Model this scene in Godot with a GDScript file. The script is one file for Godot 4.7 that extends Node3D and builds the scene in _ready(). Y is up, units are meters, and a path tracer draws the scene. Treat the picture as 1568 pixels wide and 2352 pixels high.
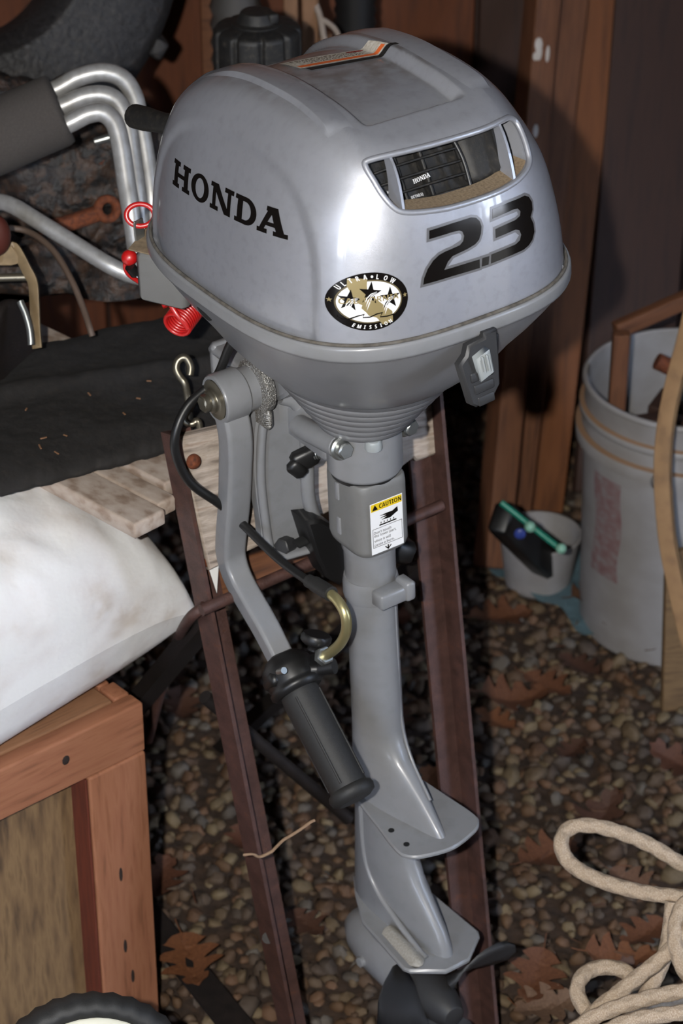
extends Node3D

# ---------------------------------------------------------------- mesh builder
class MB:
	var v := PackedVector3Array()
	var n := PackedVector3Array()
	var c := PackedColorArray()
	var col := Color.WHITE

	func tri(a: Vector3, b: Vector3, d: Vector3, na: Vector3, nb: Vector3, nd: Vector3) -> void:
		v.append(a); v.append(d); v.append(b)
		n.append(na); n.append(nd); n.append(nb)
		c.append(col); c.append(col); c.append(col)

	# pv: points, pi: triangles; the piece is turned outward by its signed volume
	func piece(pv: PackedVector3Array, pi: PackedInt32Array, smooth := true, orient := true, cols := PackedColorArray()) -> void:
		var m := Vector3.ZERO
		for p in pv:
			m += p
		m /= maxf(1.0, pv.size())
		var vol := 0.0
		var k := 0
		if orient:
			while k < pi.size():
				vol += (pv[pi[k]] - m).dot((pv[pi[k + 1]] - m).cross(pv[pi[k + 2]] - m))
				k += 3
		var flip := vol < 0.0
		var nn := PackedVector3Array()
		if smooth:
			nn.resize(pv.size())
			nn.fill(Vector3.ZERO)
			k = 0
			while k < pi.size():
				var i0 := pi[k]
				var i1 := pi[k + 1]
				var i2 := pi[k + 2]
				var f := (pv[i1] - pv[i0]).cross(pv[i2] - pv[i0])
				nn[i0] += f
				nn[i1] += f
				nn[i2] += f
				k += 3
			for i in nn.size():
				var s := nn[i].normalized()
				nn[i] = -s if flip else s
		k = 0
		var hc := cols.size() == pv.size()
		while k < pi.size():
			var a := pi[k]
			var b := pi[k + 2] if flip else pi[k + 1]
			var d := pi[k + 1] if flip else pi[k + 2]
			v.append(pv[a]); v.append(pv[d]); v.append(pv[b])
			if smooth:
				n.append(nn[a]); n.append(nn[d]); n.append(nn[b])
			else:
				var f2 := (pv[b] - pv[a]).cross(pv[d] - pv[a]).normalized()
				n.append(f2); n.append(f2); n.append(f2)
			if hc:
				c.append(cols[a]); c.append(cols[d]); c.append(cols[b])
			else:
				c.append(col); c.append(col); c.append(col)
			k += 3

	# rings of equal length; a ring repeated in the list makes a hard edge
	func loft(rings: Array, closed := true, cap0 := true, cap1 := true, smooth := true, orient := true) -> void:
		var pv := PackedVector3Array()
		var pi := PackedInt32Array()
		var m: int = rings[0].size()
		for r in rings:
			pv.append_array(r)
		var e := m if closed else m - 1
		for i in rings.size() - 1:
			for j in e:
				var a := i * m + j
				var b := i * m + (j + 1) % m
				var d := a + m
				var f := b + m
				pi.append_array([a, b, f, a, f, d])
		if cap0:
			_cap(pv, pi, rings[0], true)
		if cap1:
			_cap(pv, pi, rings[rings.size() - 1], false)
		piece(pv, pi, smooth, orient)

	func _cap(pv: PackedVector3Array, pi: PackedInt32Array, ring: PackedVector3Array, rev: bool) -> void:
		var o := pv.size()
		var ce := Vector3.ZERO
		for p in ring:
			ce += p
		pv.append_array(ring)
		pv.append(ce / ring.size())
		for j in ring.size():
			var k := (j + 1) % ring.size()
			if rev:
				pi.append_array([o + k, o + j, o + ring.size()])
			else:
				pi.append_array([o + j, o + k, o + ring.size()])

	# a tube of round (or given 2D) section along a path
	func tube(path: PackedVector3Array, rad, seg := 12, caps := true, loop := false, sec := PackedVector2Array(), up := Vector3.ZERO) -> void:
		var m := path.size()
		var rings := []
		var nrm := up
		for i in m:
			var t: Vector3
			if loop:
				t = (path[(i + 1) % m] - path[(i - 1 + m) % m]).normalized()
			else:
				t = (path[mini(i + 1, m - 1)] - path[maxi(i - 1, 0)]).normalized()
			if nrm == Vector3.ZERO:
				nrm = t.cross(Vector3.UP if absf(t.y) < 0.9 else Vector3.RIGHT)
			nrm = (nrm - t * nrm.dot(t)).normalized()
			var bi := t.cross(nrm)
			var r: float = rad[mini(i, rad.size() - 1)] if rad is Array else rad
			var ring := PackedVector3Array()
			if sec.size():
				for q in sec:
					ring.append(path[i] + nrm * q.x * r + bi * q.y * r)
			else:
				for j in seg:
					var a := TAU * j / seg
					ring.append(path[i] + (nrm * cos(a) + bi * sin(a)) * r)
			rings.append(ring)
		if loop:
			rings.append(rings[0])
		loft(rings, true, caps and not loop, caps and not loop)

	# profile of (radius, height), turned round the y axis of xf
	func lathe(prof: Array, seg := 40, xf := Transform3D.IDENTITY, caps := true, flute := 0, depth := 0.0) -> void:
		var rings := []
		for p in prof:
			var ring := PackedVector3Array()
			for j in seg:
				var a := TAU * j / seg
				var r: float = p.x
				if flute > 0:
					r *= 1.0 - depth * pow(absf(sin(a * flute * 0.5)), 30.0)
				ring.append(xf * Vector3(cos(a) * r, p.y, sin(a) * r))
			rings.append(ring)
		loft(rings, true, caps, caps)

	func rbox(size: Vector3, b := 0.003, xf := Transform3D.IDENTITY) -> void:
		var h := size * 0.5
		b = minf(b, minf(h.x, minf(h.y, h.z)) * 0.98)
		var pv := PackedVector3Array()
		var id := {}
		for sx in [-1, 1]:
			for sy in [-1, 1]:
				for sz in [-1, 1]:
					for ax in 3:
						var p := Vector3(sx * (h.x - b), sy * (h.y - b), sz * (h.z - b))
						if ax == 0: p.x = sx * h.x
						if ax == 1: p.y = sy * h.y
						if ax == 2: p.z = sz * h.z
						id[Vector4i(sx, sy, sz, ax)] = pv.size()
						pv.append(xf * p)
		var pi := PackedInt32Array()
		var q := func(a: int, b2: int, c2: int, d: int, out: Vector3) -> void:
			var f := (pv[b2] - pv[a]).cross(pv[c2] - pv[a])
			if f.dot(xf.basis * out) >= 0.0:
				pi.append_array([a, b2, c2, a, c2, d])
			else:
				pi.append_array([a, c2, b2, a, d, c2])
		for ax in 3:
			for s in [-1, 1]:
				var k := []
				for uv in [[-1, -1], [1, -1], [1, 1], [-1, 1]]:
					var w := Vector3i.ZERO
					w[ax] = s
					w[(ax + 1) % 3] = uv[0]
					w[(ax + 2) % 3] = uv[1]
					k.append(id[Vector4i(w.x, w.y, w.z, ax)])
				var o := Vector3.ZERO
				o[ax] = s
				q.call(k[0], k[1], k[2], k[3], o)
		for ax in 3:
			var b1 := (ax + 1) % 3
			var b3 := (ax + 2) % 3
			for s in [-1, 1]:
				for t in [-1, 1]:
					var w0 := Vector3i.ZERO
					w0[ax] = -1
					w0[b1] = s
					w0[b3] = t
					var w1 := w0
					w1[ax] = 1
					var o2 := Vector3.ZERO
					o2[b1] = s
					o2[b3] = t
					q.call(id[Vector4i(w0.x, w0.y, w0.z, b1)], id[Vector4i(w1.x, w1.y, w1.z, b1)], id[Vector4i(w1.x, w1.y, w1.z, b3)], id[Vector4i(w0.x, w0.y, w0.z, b3)], o2)
		for sx in [-1, 1]:
			for sy in [-1, 1]:
				for sz in [-1, 1]:
					var a: int = id[Vector4i(sx, sy, sz, 0)]
					var b4: int = id[Vector4i(sx, sy, sz, 1)]
					var c4: int = id[Vector4i(sx, sy, sz, 2)]
					var f3 := (pv[b4] - pv[a]).cross(pv[c4] - pv[a])
					if f3.dot(xf.basis * Vector3(sx, sy, sz)) >= 0.0:
						pi.append_array([a, b4, c4])
					else:
						pi.append_array([a, c4, b4])
		piece(pv, pi, true, false)

	# a polygon in x, y drawn out along z, with small bevels
	func prism(poly: PackedVector2Array, depth: float, b := 0.001, xf := Transform3D.IDENTITY) -> void:
		if Geometry2D.is_polygon_clockwise(poly):
			poly.reverse()
		var m := poly.size()
		var ins := PackedVector2Array()
		for i in m:
			var d0 := (poly[i] - poly[(i - 1 + m) % m]).normalized()
			var d1 := (poly[(i + 1) % m] - poly[i]).normalized()
			var t := (d0 + d1).normalized()
			var nn := Vector2(-t.y, t.x)
			ins.append(poly[i] + nn * b / maxf(0.4, t.dot(d1)))
		var tr := Geometry2D.triangulate_polygon(ins)
		var pv := PackedVector3Array()
		var pi := PackedInt32Array()
		var h := depth * 0.5
		for s in [[ins, -h], [poly, -h + b], [poly, -h + b], [poly, h - b], [poly, h - b], [ins, h]]:
			for p in s[0]:
				pv.append(xf * Vector3(p.x, p.y, s[1]))
		for r in [0, 2, 4]:
			for j in m:
				var a: int = r * m + j
				var e: int = r * m + (j + 1) % m
				pi.append_array([a, e, e + m, a, e + m, a + m])
		var o := pv.size()
		for p in ins:
			pv.append(xf * Vector3(p.x, p.y, -h))
		for p in ins:
			pv.append(xf * Vector3(p.x, p.y, h))
		var k := 0
		while k < tr.size():
			var ar := (ins[tr[k + 1]] - ins[tr[k]]).cross(ins[tr[k + 2]] - ins[tr[k]])
			var i1 := tr[k + 1] if ar > 0.0 else tr[k + 2]
			var i2 := tr[k + 2] if ar > 0.0 else tr[k + 1]
			pi.append_array([o + m + tr[k], o + m + i1, o + m + i2, o + tr[k], o + i2, o + i1])
			k += 3
		piece(pv, pi, true, true)

	func ball(ce: Vector3, rad: Vector3, seg := 20, bas := Basis.IDENTITY) -> void:
		var pv := PackedVector3Array()
		var pi := PackedInt32Array()
		var rows := seg / 2
		for i in rows + 1:
			var th := PI * i / rows
			for j in seg:
				var a := TAU * j / seg
				pv.append(ce + bas * (Vector3(sin(th) * cos(a), cos(th), sin(th) * sin(a)) * rad))
		for i in rows:
			for j in seg:
				var a2 := i * seg + j
				var b2 := i * seg + (j + 1) % seg
				pi.append_array([a2, b2, b2 + seg, a2, b2 + seg, a2 + seg])
		piece(pv, pi, true, true)

	func mesh(org := Vector3.ZERO) -> ArrayMesh:
		var arr := []
		arr.resize(Mesh.ARRAY_MAX)
		var w := v
		if org != Vector3.ZERO:
			w = PackedVector3Array()
			w.resize(v.size())
			for i in v.size():
				w[i] = v[i] - org
		arr[Mesh.ARRAY_VERTEX] = w
		arr[Mesh.ARRAY_NORMAL] = n
		arr[Mesh.ARRAY_COLOR] = c
		var am := ArrayMesh.new()
		am.add_surface_from_arrays(Mesh.PRIMITIVE_TRIANGLES, arr)
		return am

# ---------------------------------------------------------------- naming and placing
var taken := {}
var org := Vector3.ZERO
var rng := RandomNumberGenerator.new()

func numbered(called: String) -> String:
	var k: int = taken.get(called, 0)
	taken[called] = k + 1
	return called if k == 0 else "%s_%03d" % [called, k]

func thing(called: String, label: String, category: String, at: Vector3, group := "", bas := Basis.IDENTITY) -> Node3D:
	var o := Node3D.new()
	o.name = numbered(called)
	add_child(o)
	o.transform = Transform3D(bas, at)
	tag(o, label, category, group)
	org = at if bas == Basis.IDENTITY else Vector3.ZERO
	return o

func tag(o: Node, label: String, category: String, group := "") -> void:
	o.set_meta("label", label)
	o.set_meta("category", category)
	if group:
		o.set_meta("group", group)

func part(called: String, mb: MB, mat: Material, parent: Node, label := "", sub := false) -> MeshInstance3D:
	var o := MeshInstance3D.new()
	o.mesh = mb.mesh(org)
	o.mesh.surface_set_material(0, mat)
	o.name = called
	o.cast_shadow = GeometryInstance3D.SHADOW_CASTING_SETTING_ON
	parent.add_child(o, true)
	if label:
		o.set_meta("label", label)
	return o

# a whole thing that is one mesh
func solo(called: String, label: String, category: String, mb: MB, mat: Material, at: Vector3, group := "") -> MeshInstance3D:
	var o := MeshInstance3D.new()
	o.mesh = mb.mesh(at)
	o.mesh.surface_set_material(0, mat)
	o.name = numbered(called)
	add_child(o)
	o.position = at
	tag(o, label, category, group)
	return o

# a board: its own axes, grain along x
func board(called: String, parent: Node, centre: Vector3, bas: Basis, size: Vector3, mat: Material, bev := 0.002) -> MeshInstance3D:
	var mb := MB.new()
	mb.rbox(size, bev)
	var o := MeshInstance3D.new()
	o.mesh = mb.mesh()
	o.mesh.surface_set_material(0, mat)
	o.name = called
	parent.add_child(o, true)
	o.transform = Transform3D(bas, centre - org)
	return o

func struct(called: String, mb: MB, mat: Material) -> MeshInstance3D:
	var o := MeshInstance3D.new()
	o.mesh = mb.mesh()
	o.mesh.surface_set_material(0, mat)
	o.name = called
	add_child(o)
	o.set_meta("kind", "structure")
	return o

func spl(p: Array, k := 6, loop := false) -> PackedVector3Array:
	var out := PackedVector3Array()
	var m := p.size()
	var e := m if loop else m - 1
	for i in e:
		var a: Vector3 = p[(i - 1 + m) % m] if loop or i > 0 else p[0] * 2.0 - p[1]
		var b: Vector3 = p[i]
		var c2: Vector3 = p[(i + 1) % m]
		var d: Vector3 = p[(i + 2) % m] if loop or i + 2 < m else p[m - 1] * 2.0 - p[m - 2]
		for j in k:
			out.append(b.cubic_interpolate(c2, a, d, float(j) / k))
	if not loop:
		out.append(p[m - 1])
	return out

func spl2(p: Array, k := 6, loop := true) -> PackedVector2Array:
	var q := []
	for w in p:
		q.append(Vector3(w.x, w.y, 0))
	var out := PackedVector2Array()
	for w in spl(q, k, loop):
		out.append(Vector2(w.x, w.y))
	return out

# basis whose y axis is d
func along(d: Vector3) -> Basis:
	var y := d.normalized()
	var x := y.cross(Vector3.UP if absf(y.y) < 0.9 else Vector3.RIGHT).normalized()
	return Basis(x, y, x.cross(y))

# basis whose x axis is d, with y near up
func facing_x(d: Vector3, up := Vector3.UP) -> Basis:
	var x := d.normalized()
	var z := x.cross(up).normalized()
	return Basis(x, z.cross(x), z)

func rod(mb: MB, a: Vector3, b: Vector3, r: float, seg := 14) -> void:
	mb.tube(PackedVector3Array([a, a.lerp(b, 0.5), b]), r, seg)

# six-sided bolt head with a flange, axis d
func hexbolt(mb: MB, at: Vector3, d: Vector3, r: float, h: float, flange := 1.35) -> void:
	var xf := Transform3D(along(d), at)
	if flange > 0.0:
		mb.lathe([Vector2(r * flange, 0), Vector2(r * flange, h * 0.25), Vector2(r * flange, h * 0.25), Vector2(r * flange * 0.85, h * 0.4)], 24, xf)
	mb.lathe([Vector2(r, h * 0.2), Vector2(r, h * 0.85), Vector2(r, h * 0.85), Vector2(r * 0.85, h)], 6, xf)

# ---------------------------------------------------------------- materials
func noise_tex(freq: float, oct: int, cols: Array, size := 512, type := FastNoiseLite.TYPE_SIMPLEX_SMOOTH, sd := 1, offs: Array = []) -> NoiseTexture2D:
	var f := FastNoiseLite.new()
	f.noise_type = type
	f.frequency = freq
	f.fractal_octaves = oct
	f.seed = sd
	var g := Gradient.new()
	var oo := PackedFloat32Array()
	var cc := PackedColorArray()
	for i in cols.size():
		oo.append(offs[i] if offs.size() else float(i) / maxf(1.0, cols.size() - 1))
		cc.append(cols[i])
	g.offsets = oo
	g.colors = cc
	var t := NoiseTexture2D.new()
	t.width = size
	t.height = size
	t.seamless = true
	t.noise = f
	t.color_ramp = g
	return t

func normal_tex(freq: float, oct: int, strength: float, size := 512, type := FastNoiseLite.TYPE_SIMPLEX_SMOOTH, sd := 1) -> NoiseTexture2D:
	var t := noise_tex(freq, oct, [Color.BLACK, Color.WHITE], size, type, sd)
	t.color_ramp = null
	t.as_normal_map = true
	t.bump_strength = strength
	return t

func mat(called: String, col: Color, rough := 0.5, metal := 0.0, tex: Texture2D = null, sc := Vector3.ONE * 4.0, nrm: Texture2D = null, ns := 1.0, vcol := false) -> StandardMaterial3D:
	var m := StandardMaterial3D.new()
	m.resource_name = called
	m.albedo_color = col
	m.roughness = rough
	m.metallic = metal
	m.vertex_color_use_as_albedo = vcol
	m.cull_mode = BaseMaterial3D.CULL_DISABLED
	if tex or nrm:
		m.uv1_triplanar = true
		m.uv1_scale = sc
		m.albedo_texture = tex
	if nrm:
		m.normal_enabled = true
		m.normal_texture = nrm
		m.normal_scale = ns
	return m

var M := {}

func make_materials() -> void:
	var sparkle := normal_tex(0.35, 2, 3.0, 512, FastNoiseLite.TYPE_SIMPLEX, 3)
	var fine := normal_tex(0.12, 3, 2.0, 512, FastNoiseLite.TYPE_SIMPLEX, 5)
	var lump := normal_tex(0.03, 4, 4.0, 512, FastNoiseLite.TYPE_SIMPLEX_SMOOTH, 6)
	var dusty := noise_tex(0.012, 5, [Color(0.95, 0.945, 0.94), Color(1, 1, 1), Color(1, 0.995, 0.99)], 512, FastNoiseLite.TYPE_SIMPLEX_SMOOTH, 8)
	M.silver = mat("silver_paint", Color(0.66, 0.67, 0.70), 0.45, 0.55, dusty, Vector3.ONE * 9.0, sparkle, 0.26, true)
	M.silver.clearcoat_enabled = true
	M.silver.clearcoat = 0.9
	M.silver.clearcoat_roughness = 0.06
	M.silver.uv1_scale = Vector3.ONE * 14.0
	M.grey = mat("grey_paint", Color(0.49, 0.495, 0.505), 0.38, 0.0, dusty, Vector3.ONE * 7.0, fine, 0.05, true)
	M.grey.clearcoat_enabled = true
	M.grey.clearcoat = 0.25
	M.grey.clearcoat_roughness = 0.15
	M.grey2 = mat("grey_plastic", Color(0.43, 0.43, 0.425), 0.5, 0.0, dusty, Vector3.ONE * 7.0, fine, 0.08)
	M.ink = mat("black_print", Color(0.07, 0.06, 0.055), 0.16)
	M.ink_grey = mat("grey_print", Color(0.44, 0.44, 0.45), 0.3, 0.4)
	M.white_print = mat("white_print", Color(0.9, 0.9, 0.9), 0.35)
	M.gold_print = mat("gold_print", Color(0.60, 0.54, 0.38), 0.35, 0.3)
	M.olive_print = mat("olive_print", Color(0.36, 0.32, 0.22), 0.4)
	M.yellow_print = mat("yellow_print", Color(0.87, 0.74, 0.12), 0.4)
	M.orange_print = mat("orange_print", Color(0.80, 0.38, 0.18), 0.5)
	M.label_dust = mat("dusty_label", Color(0.80, 0.79, 0.77), 0.6, 0.0, noise_tex(0.05, 4, [Color(0.7, 0.66, 0.6), Color(1, 1, 1)], 256), Vector3.ONE * 20.0)
	M.black = mat("black_plastic", Color(0.085, 0.083, 0.083), 0.42, 0.0, null, Vector3.ONE * 20.0, fine, 0.1)
	M.black_dusty = mat("dusty_black_plastic", Color.WHITE, 0.6, 0.0, noise_tex(0.03, 5, [Color(0.06, 0.06, 0.062), Color(0.11, 0.105, 0.1), Color(0.26, 0.235, 0.2)], 512, FastNoiseLite.TYPE_SIMPLEX_SMOOTH, 9, [0.0, 0.6, 1.0]), Vector3.ONE * 9.0, fine, 0.2)
	M.rubber = mat("black_rubber", Color.WHITE, 0.62, 0.0, noise_tex(0.05, 4, [Color(0.11, 0.108, 0.107), Color(0.15, 0.147, 0.142)], 512), Vector3.ONE * 10.0, fine, 0.25)
	M.charcoal = mat("charcoal_plastic", Color(0.17, 0.17, 0.175), 0.5, 0.0, null, Vector3.ONE * 20.0, fine, 0.15)
	M.lightgrey = mat("light_grey_plastic", Color(0.58, 0.60, 0.605), 0.45)
	M.zinc = mat("zinc_plate", Color(0.62, 0.63, 0.62), 0.34, 0.85)
	M.yellow_zinc = mat("yellow_zinc", Color(0.72, 0.68, 0.50), 0.36, 0.8, null, Vector3.ONE * 30.0, fine, 0.2)
	M.brass_dull = mat("dull_brass", Color(0.47, 0.45, 0.40), 0.35, 0.8)
	M.cast = mat("rough_cast_aluminium", Color.WHITE, 0.42, 0.6, noise_tex(0.06, 4, [Color(0.25, 0.24, 0.22), Color(0.62, 0.61, 0.59), Color(0.86, 0.86, 0.85)], 512), Vector3.ONE * 16.0, normal_tex(0.07, 3, 10.0, 512, FastNoiseLite.TYPE_CELLULAR, 4), 1.6)
	M.anode = mat("weathered_anode", Color.WHITE, 0.7, 0.1, noise_tex(0.05, 4, [Color(0.5, 0.48, 0.45), Color(0.66, 0.65, 0.62)], 256), Vector3.ONE * 30.0, lump, 1.0)
	M.red = mat("red_plastic", Color(0.72, 0.06, 0.06), 0.28)
	M.red.clearcoat_enabled = true
	M.prop = mat("grey_propeller", Color(0.17, 0.17, 0.175), 0.55, 0.0, dusty, Vector3.ONE * 7.0)
	M.alu = mat("aluminium_tube", Color(0.74, 0.74, 0.74), 0.42, 0.5, noise_tex(0.04, 4, [Color(0.8, 0.79, 0.77), Color(1, 1, 1)], 256), Vector3.ONE * 8.0)
	M.rust = mat("rusty_paint", Color.WHITE, 0.62, 0.1, noise_tex(0.02, 5, [Color(0.21, 0.135, 0.115), Color(0.28, 0.19, 0.17), Color(0.33, 0.225, 0.20), Color(0.42, 0.24, 0.14)], 512, FastNoiseLite.TYPE_SIMPLEX_SMOOTH, 12, [0.0, 0.45, 0.8, 1.0]), Vector3.ONE * 5.0, fine, 0.4)
	M.rust_red = mat("orange_rust", Color.WHITE, 0.85, 0.0, noise_tex(0.04, 5, [Color(0.20, 0.10, 0.055), Color(0.40, 0.20, 0.10), Color(0.5, 0.27, 0.13)], 256, FastNoiseLite.TYPE_SIMPLEX_SMOOTH, 13), Vector3.ONE * 14.0, lump, 0.8)
	M.dark_steel = mat("dark_steel", Color.WHITE, 0.6, 0.2, noise_tex(0.03, 4, [Color(0.10, 0.085, 0.08), Color(0.16, 0.13, 0.12)], 256), Vector3.ONE * 6.0, fine, 0.4)
	# woods: noise drawn out along the board's x axis
	M.weathered = wood("weathered_board", [Color(0.36, 0.32, 0.29), Color(0.58, 0.53, 0.485), Color(0.68, 0.63, 0.585), Color(0.55, 0.475, 0.42)], 21, Vector3(2.2, 16, 16), 1.2)
	M.pine = wood("stained_pine", [Color(0.43, 0.27, 0.175), Color(0.54, 0.345, 0.24), Color(0.57, 0.375, 0.265), Color(0.49, 0.305, 0.20)], 22, Vector3(1.4, 14, 14), 0.35)
	M.pine_edge = wood("weathered_pine_edge", [Color(0.40, 0.28, 0.19), Color(0.52, 0.37, 0.26), Color(0.48, 0.33, 0.22)], 23, Vector3(2.0, 30, 30), 0.5)
	M.redwood = wood("red_brown_wood", [Color(0.30, 0.12, 0.06), Color(0.40, 0.17, 0.09)], 24, Vector3(2.0, 20, 20), 0.3)
	M.plywood = wood("grey_brown_plywood", [Color(0.24, 0.18, 0.12), Color(0.40, 0.31, 0.21), Color(0.48, 0.38, 0.26), Color(0.34, 0.26, 0.17)], 25, Vector3(1.6, 9, 9), 0.6)
	M.whitewood = wood("dirty_white_paint", [Color(0.50, 0.42, 0.36), Color(0.66, 0.60, 0.55), Color(0.72, 0.67, 0.63)], 26, Vector3(5, 9, 9), 0.2)
	M.lath = wood("pale_lath", [Color(0.40, 0.30, 0.20), Color(0.56, 0.43, 0.29), Color(0.60, 0.47, 0.32)], 27, Vector3(5, 5, 5), 0.3)
	M.stud = wood("brown_stud", [Color(0.26, 0.155, 0.095), Color(0.37, 0.225, 0.135), Color(0.42, 0.265, 0.165), Color(0.31, 0.19, 0.115)], 28, Vector3(1.2, 12, 12), 0.3)
	M.orange_board = wood("orange_brown_board", [Color(0.32, 0.18, 0.085), Color(0.46, 0.275, 0.14), Color(0.41, 0.235, 0.11)], 29, Vector3(0.8, 7, 7), 0.2)
	M.dark_board = wood("dark_wall_board", [Color(0.17, 0.105, 0.08), Color(0.23, 0.145, 0.11), Color(0.20, 0.125, 0.095)], 30, Vector3(0.8, 9, 9), 0.3)
	M.wall_board = wood("stained_wall_board", [Color(0.28, 0.145, 0.065), Color(0.39, 0.205, 0.095), Color(0.34, 0.175, 0.08)], 31, Vector3(0.8, 7, 7), 0.3)
	M.ceiling = wood("ceiling_board", [Color(0.30, 0.21, 0.14), Color(0.42, 0.31, 0.21)], 32, Vector3(0.8, 6, 6), 0.3)
	M.tan_board = wood("tan_board", [Color(0.42, 0.30, 0.21), Color(0.55, 0.41, 0.30)], 33, Vector3(1.0, 10, 10), 0.3)
	M.soil = mat("damp_soil", Color.WHITE, 0.95, 0.0, noise_tex(0.03, 5, [Color(0.15, 0.11, 0.085), Color(0.22, 0.165, 0.125), Color(0.27, 0.20, 0.15)], 512, FastNoiseLite.TYPE_SIMPLEX_SMOOTH, 40), Vector3.ONE * 3.0, lump, 1.0)
	M.bag = mat("white_sheet_plastic", Color.WHITE, 0.42, 0.0, noise_tex(0.011, 5, [Color(0.74, 0.70, 0.66), Color(0.83, 0.815, 0.805), Color(0.86, 0.855, 0.85)], 512, FastNoiseLite.TYPE_SIMPLEX_SMOOTH, 41, [0.0, 0.3, 0.6]), Vector3.ONE * 3.0, lump, 0.25)
	M.mat_black = mat("black_rubber_matting", Color.WHITE, 0.9, 0.0, noise_tex(0.04, 5, [Color(0.075, 0.068, 0.066), Color(0.12, 0.108, 0.10), Color(0.16, 0.135, 0.115)], 512, FastNoiseLite.TYPE_SIMPLEX_SMOOTH, 42, [0.0, 0.7, 1.0]), Vector3.ONE * 4.0, lump, 0.6)
	M.tyre = mat("old_tyre", Color.WHITE, 0.6, 0.0, noise_tex(0.03, 5, [Color(0.085, 0.08, 0.082), Color(0.14, 0.13, 0.13), Color(0.26, 0.23, 0.21)], 512, FastNoiseLite.TYPE_SIMPLEX_SMOOTH, 43, [0.0, 0.65, 1.0]), Vector3.ONE * 6.0, lump, 1.2)
	M.grime = mat("grimy_black", Color.WHITE, 0.65, 0.0, noise_tex(0.02, 5, [Color(0.07, 0.062, 0.062), Color(0.12, 0.11, 0.108), Color(0.24, 0.16, 0.11), Color(0.33, 0.30, 0.28)], 512, FastNoiseLite.TYPE_SIMPLEX_SMOOTH, 44, [0.0, 0.46, 0.66, 0.95]), Vector3.ONE * 5.0, lump, 2.0)
	M.foam = mat("grey_foam", Color.WHITE, 0.95, 0.0, noise_tex(0.2, 3, [Color(0.22, 0.205, 0.195), Color(0.27, 0.25, 0.235)], 256), Vector3.ONE * 6.0, fine, 0.5)
	M.bucket = mat("grey_white_plastic", Color.WHITE, 0.5, 0.0, noise_tex(0.012, 4, [Color(0.53, 0.515, 0.505), Color(0.61, 0.605, 0.61)], 512, FastNoiseLite.TYPE_SIMPLEX_SMOOTH, 45), Vector3.ONE * 3.0)
	M.bucket_dirt = mat("dirty_bucket_ledge", Color(0.56, 0.44, 0.34), 0.8)
	M.pink = mat("faded_pink_print", Color.WHITE, 0.6, 0.0, noise_tex(0.05, 4, [Color(0.49, 0.375, 0.38), Color(0.52, 0.43, 0.435), Color(0.55, 0.53, 0.53)], 256, FastNoiseLite.TYPE_SIMPLEX_SMOOTH, 46, [0.2, 0.5, 0.75]), Vector3.ONE * 5.0)
	M.tarp = mat("blue_grey_tarp", Color(0.33, 0.42, 0.455), 0.6, 0.0, null, Vector3.ONE * 6.0, lump, 0.8)
	M.teal = mat("teal_plastic", Color(0.10, 0.46, 0.38), 0.35)
	M.pale_teal = mat("pale_teal_plastic", Color(0.50, 0.68, 0.60), 0.4)
	M.blue = mat("blue_plastic", Color(0.20, 0.26, 0.55), 0.4)
	M.cream = mat("cream_enamel", Color.WHITE, 0.5, 0.0, noise_tex(0.03, 4, [Color(0.46, 0.39, 0.29), Color(0.58, 0.50, 0.38)], 256), Vector3.ONE * 9.0)
	M.cable_brown = mat("dusty_brown_cable", Color(0.33, 0.27, 0.23), 0.6)
	M.rope = mat("cream_rope", Color.WHITE, 0.9, 0.0, noise_tex(0.09, 4, [Color(0.46, 0.38, 0.31), Color(0.66, 0.58, 0.49), Color(0.84, 0.80, 0.74)], 512, FastNoiseLite.TYPE_SIMPLEX_SMOOTH, 47), Vector3.ONE * 14.0, fine, 0.8)
	M.wheel_white = mat("cream_wheel_hub", Color(0.80, 0.79, 0.72), 0.45)
	M.twig = mat("dry_root", Color(0.52, 0.42, 0.33), 0.9)
	M.galv = mat("galvanised_strip", Color(0.30, 0.31, 0.315), 0.55, 0.4)
	M.paint_splash = mat("white_paint_splash", Color(0.72, 0.69, 0.66), 0.7)
	M.rusty_disc = mat("brown_red_knob", Color(0.30, 0.13, 0.10), 0.6)
	M.bark = mat("tree_bark", Color(0.17, 0.14, 0.115), 0.95, 0.0, null, Vector3.ONE * 3.0, lump, 1.5)
	M.dirt_out = mat("leafy_yard", Color.WHITE, 0.95, 0.0, noise_tex(0.02, 5, [Color(0.22, 0.17, 0.11), Color(0.36, 0.28, 0.18), Color(0.28, 0.28, 0.15)], 512), Vector3.ONE * 0.6)
	M.kraft = mat("brown_paper", Color(0.34, 0.25, 0.19), 0.85)
	M.blued_brown = mat("dark_knot", Color(0.13, 0.085, 0.06), 0.8)
	M.blued = mat("black_hole", Color(0.012, 0.012, 0.012), 0.9)

func wood(called: String, cols: Array, sd: int, sc: Vector3, bump: float) -> StandardMaterial3D:
	var m := mat(called, Color.WHITE, 0.72, 0.0, noise_tex(0.012, 5, cols, 512, FastNoiseLite.TYPE_SIMPLEX_SMOOTH, sd), sc, normal_tex(0.02, 5, 3.0, 512, FastNoiseLite.TYPE_SIMPLEX_SMOOTH, sd + 50) if bump > 0.9 else null, bump)
	return m

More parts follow.
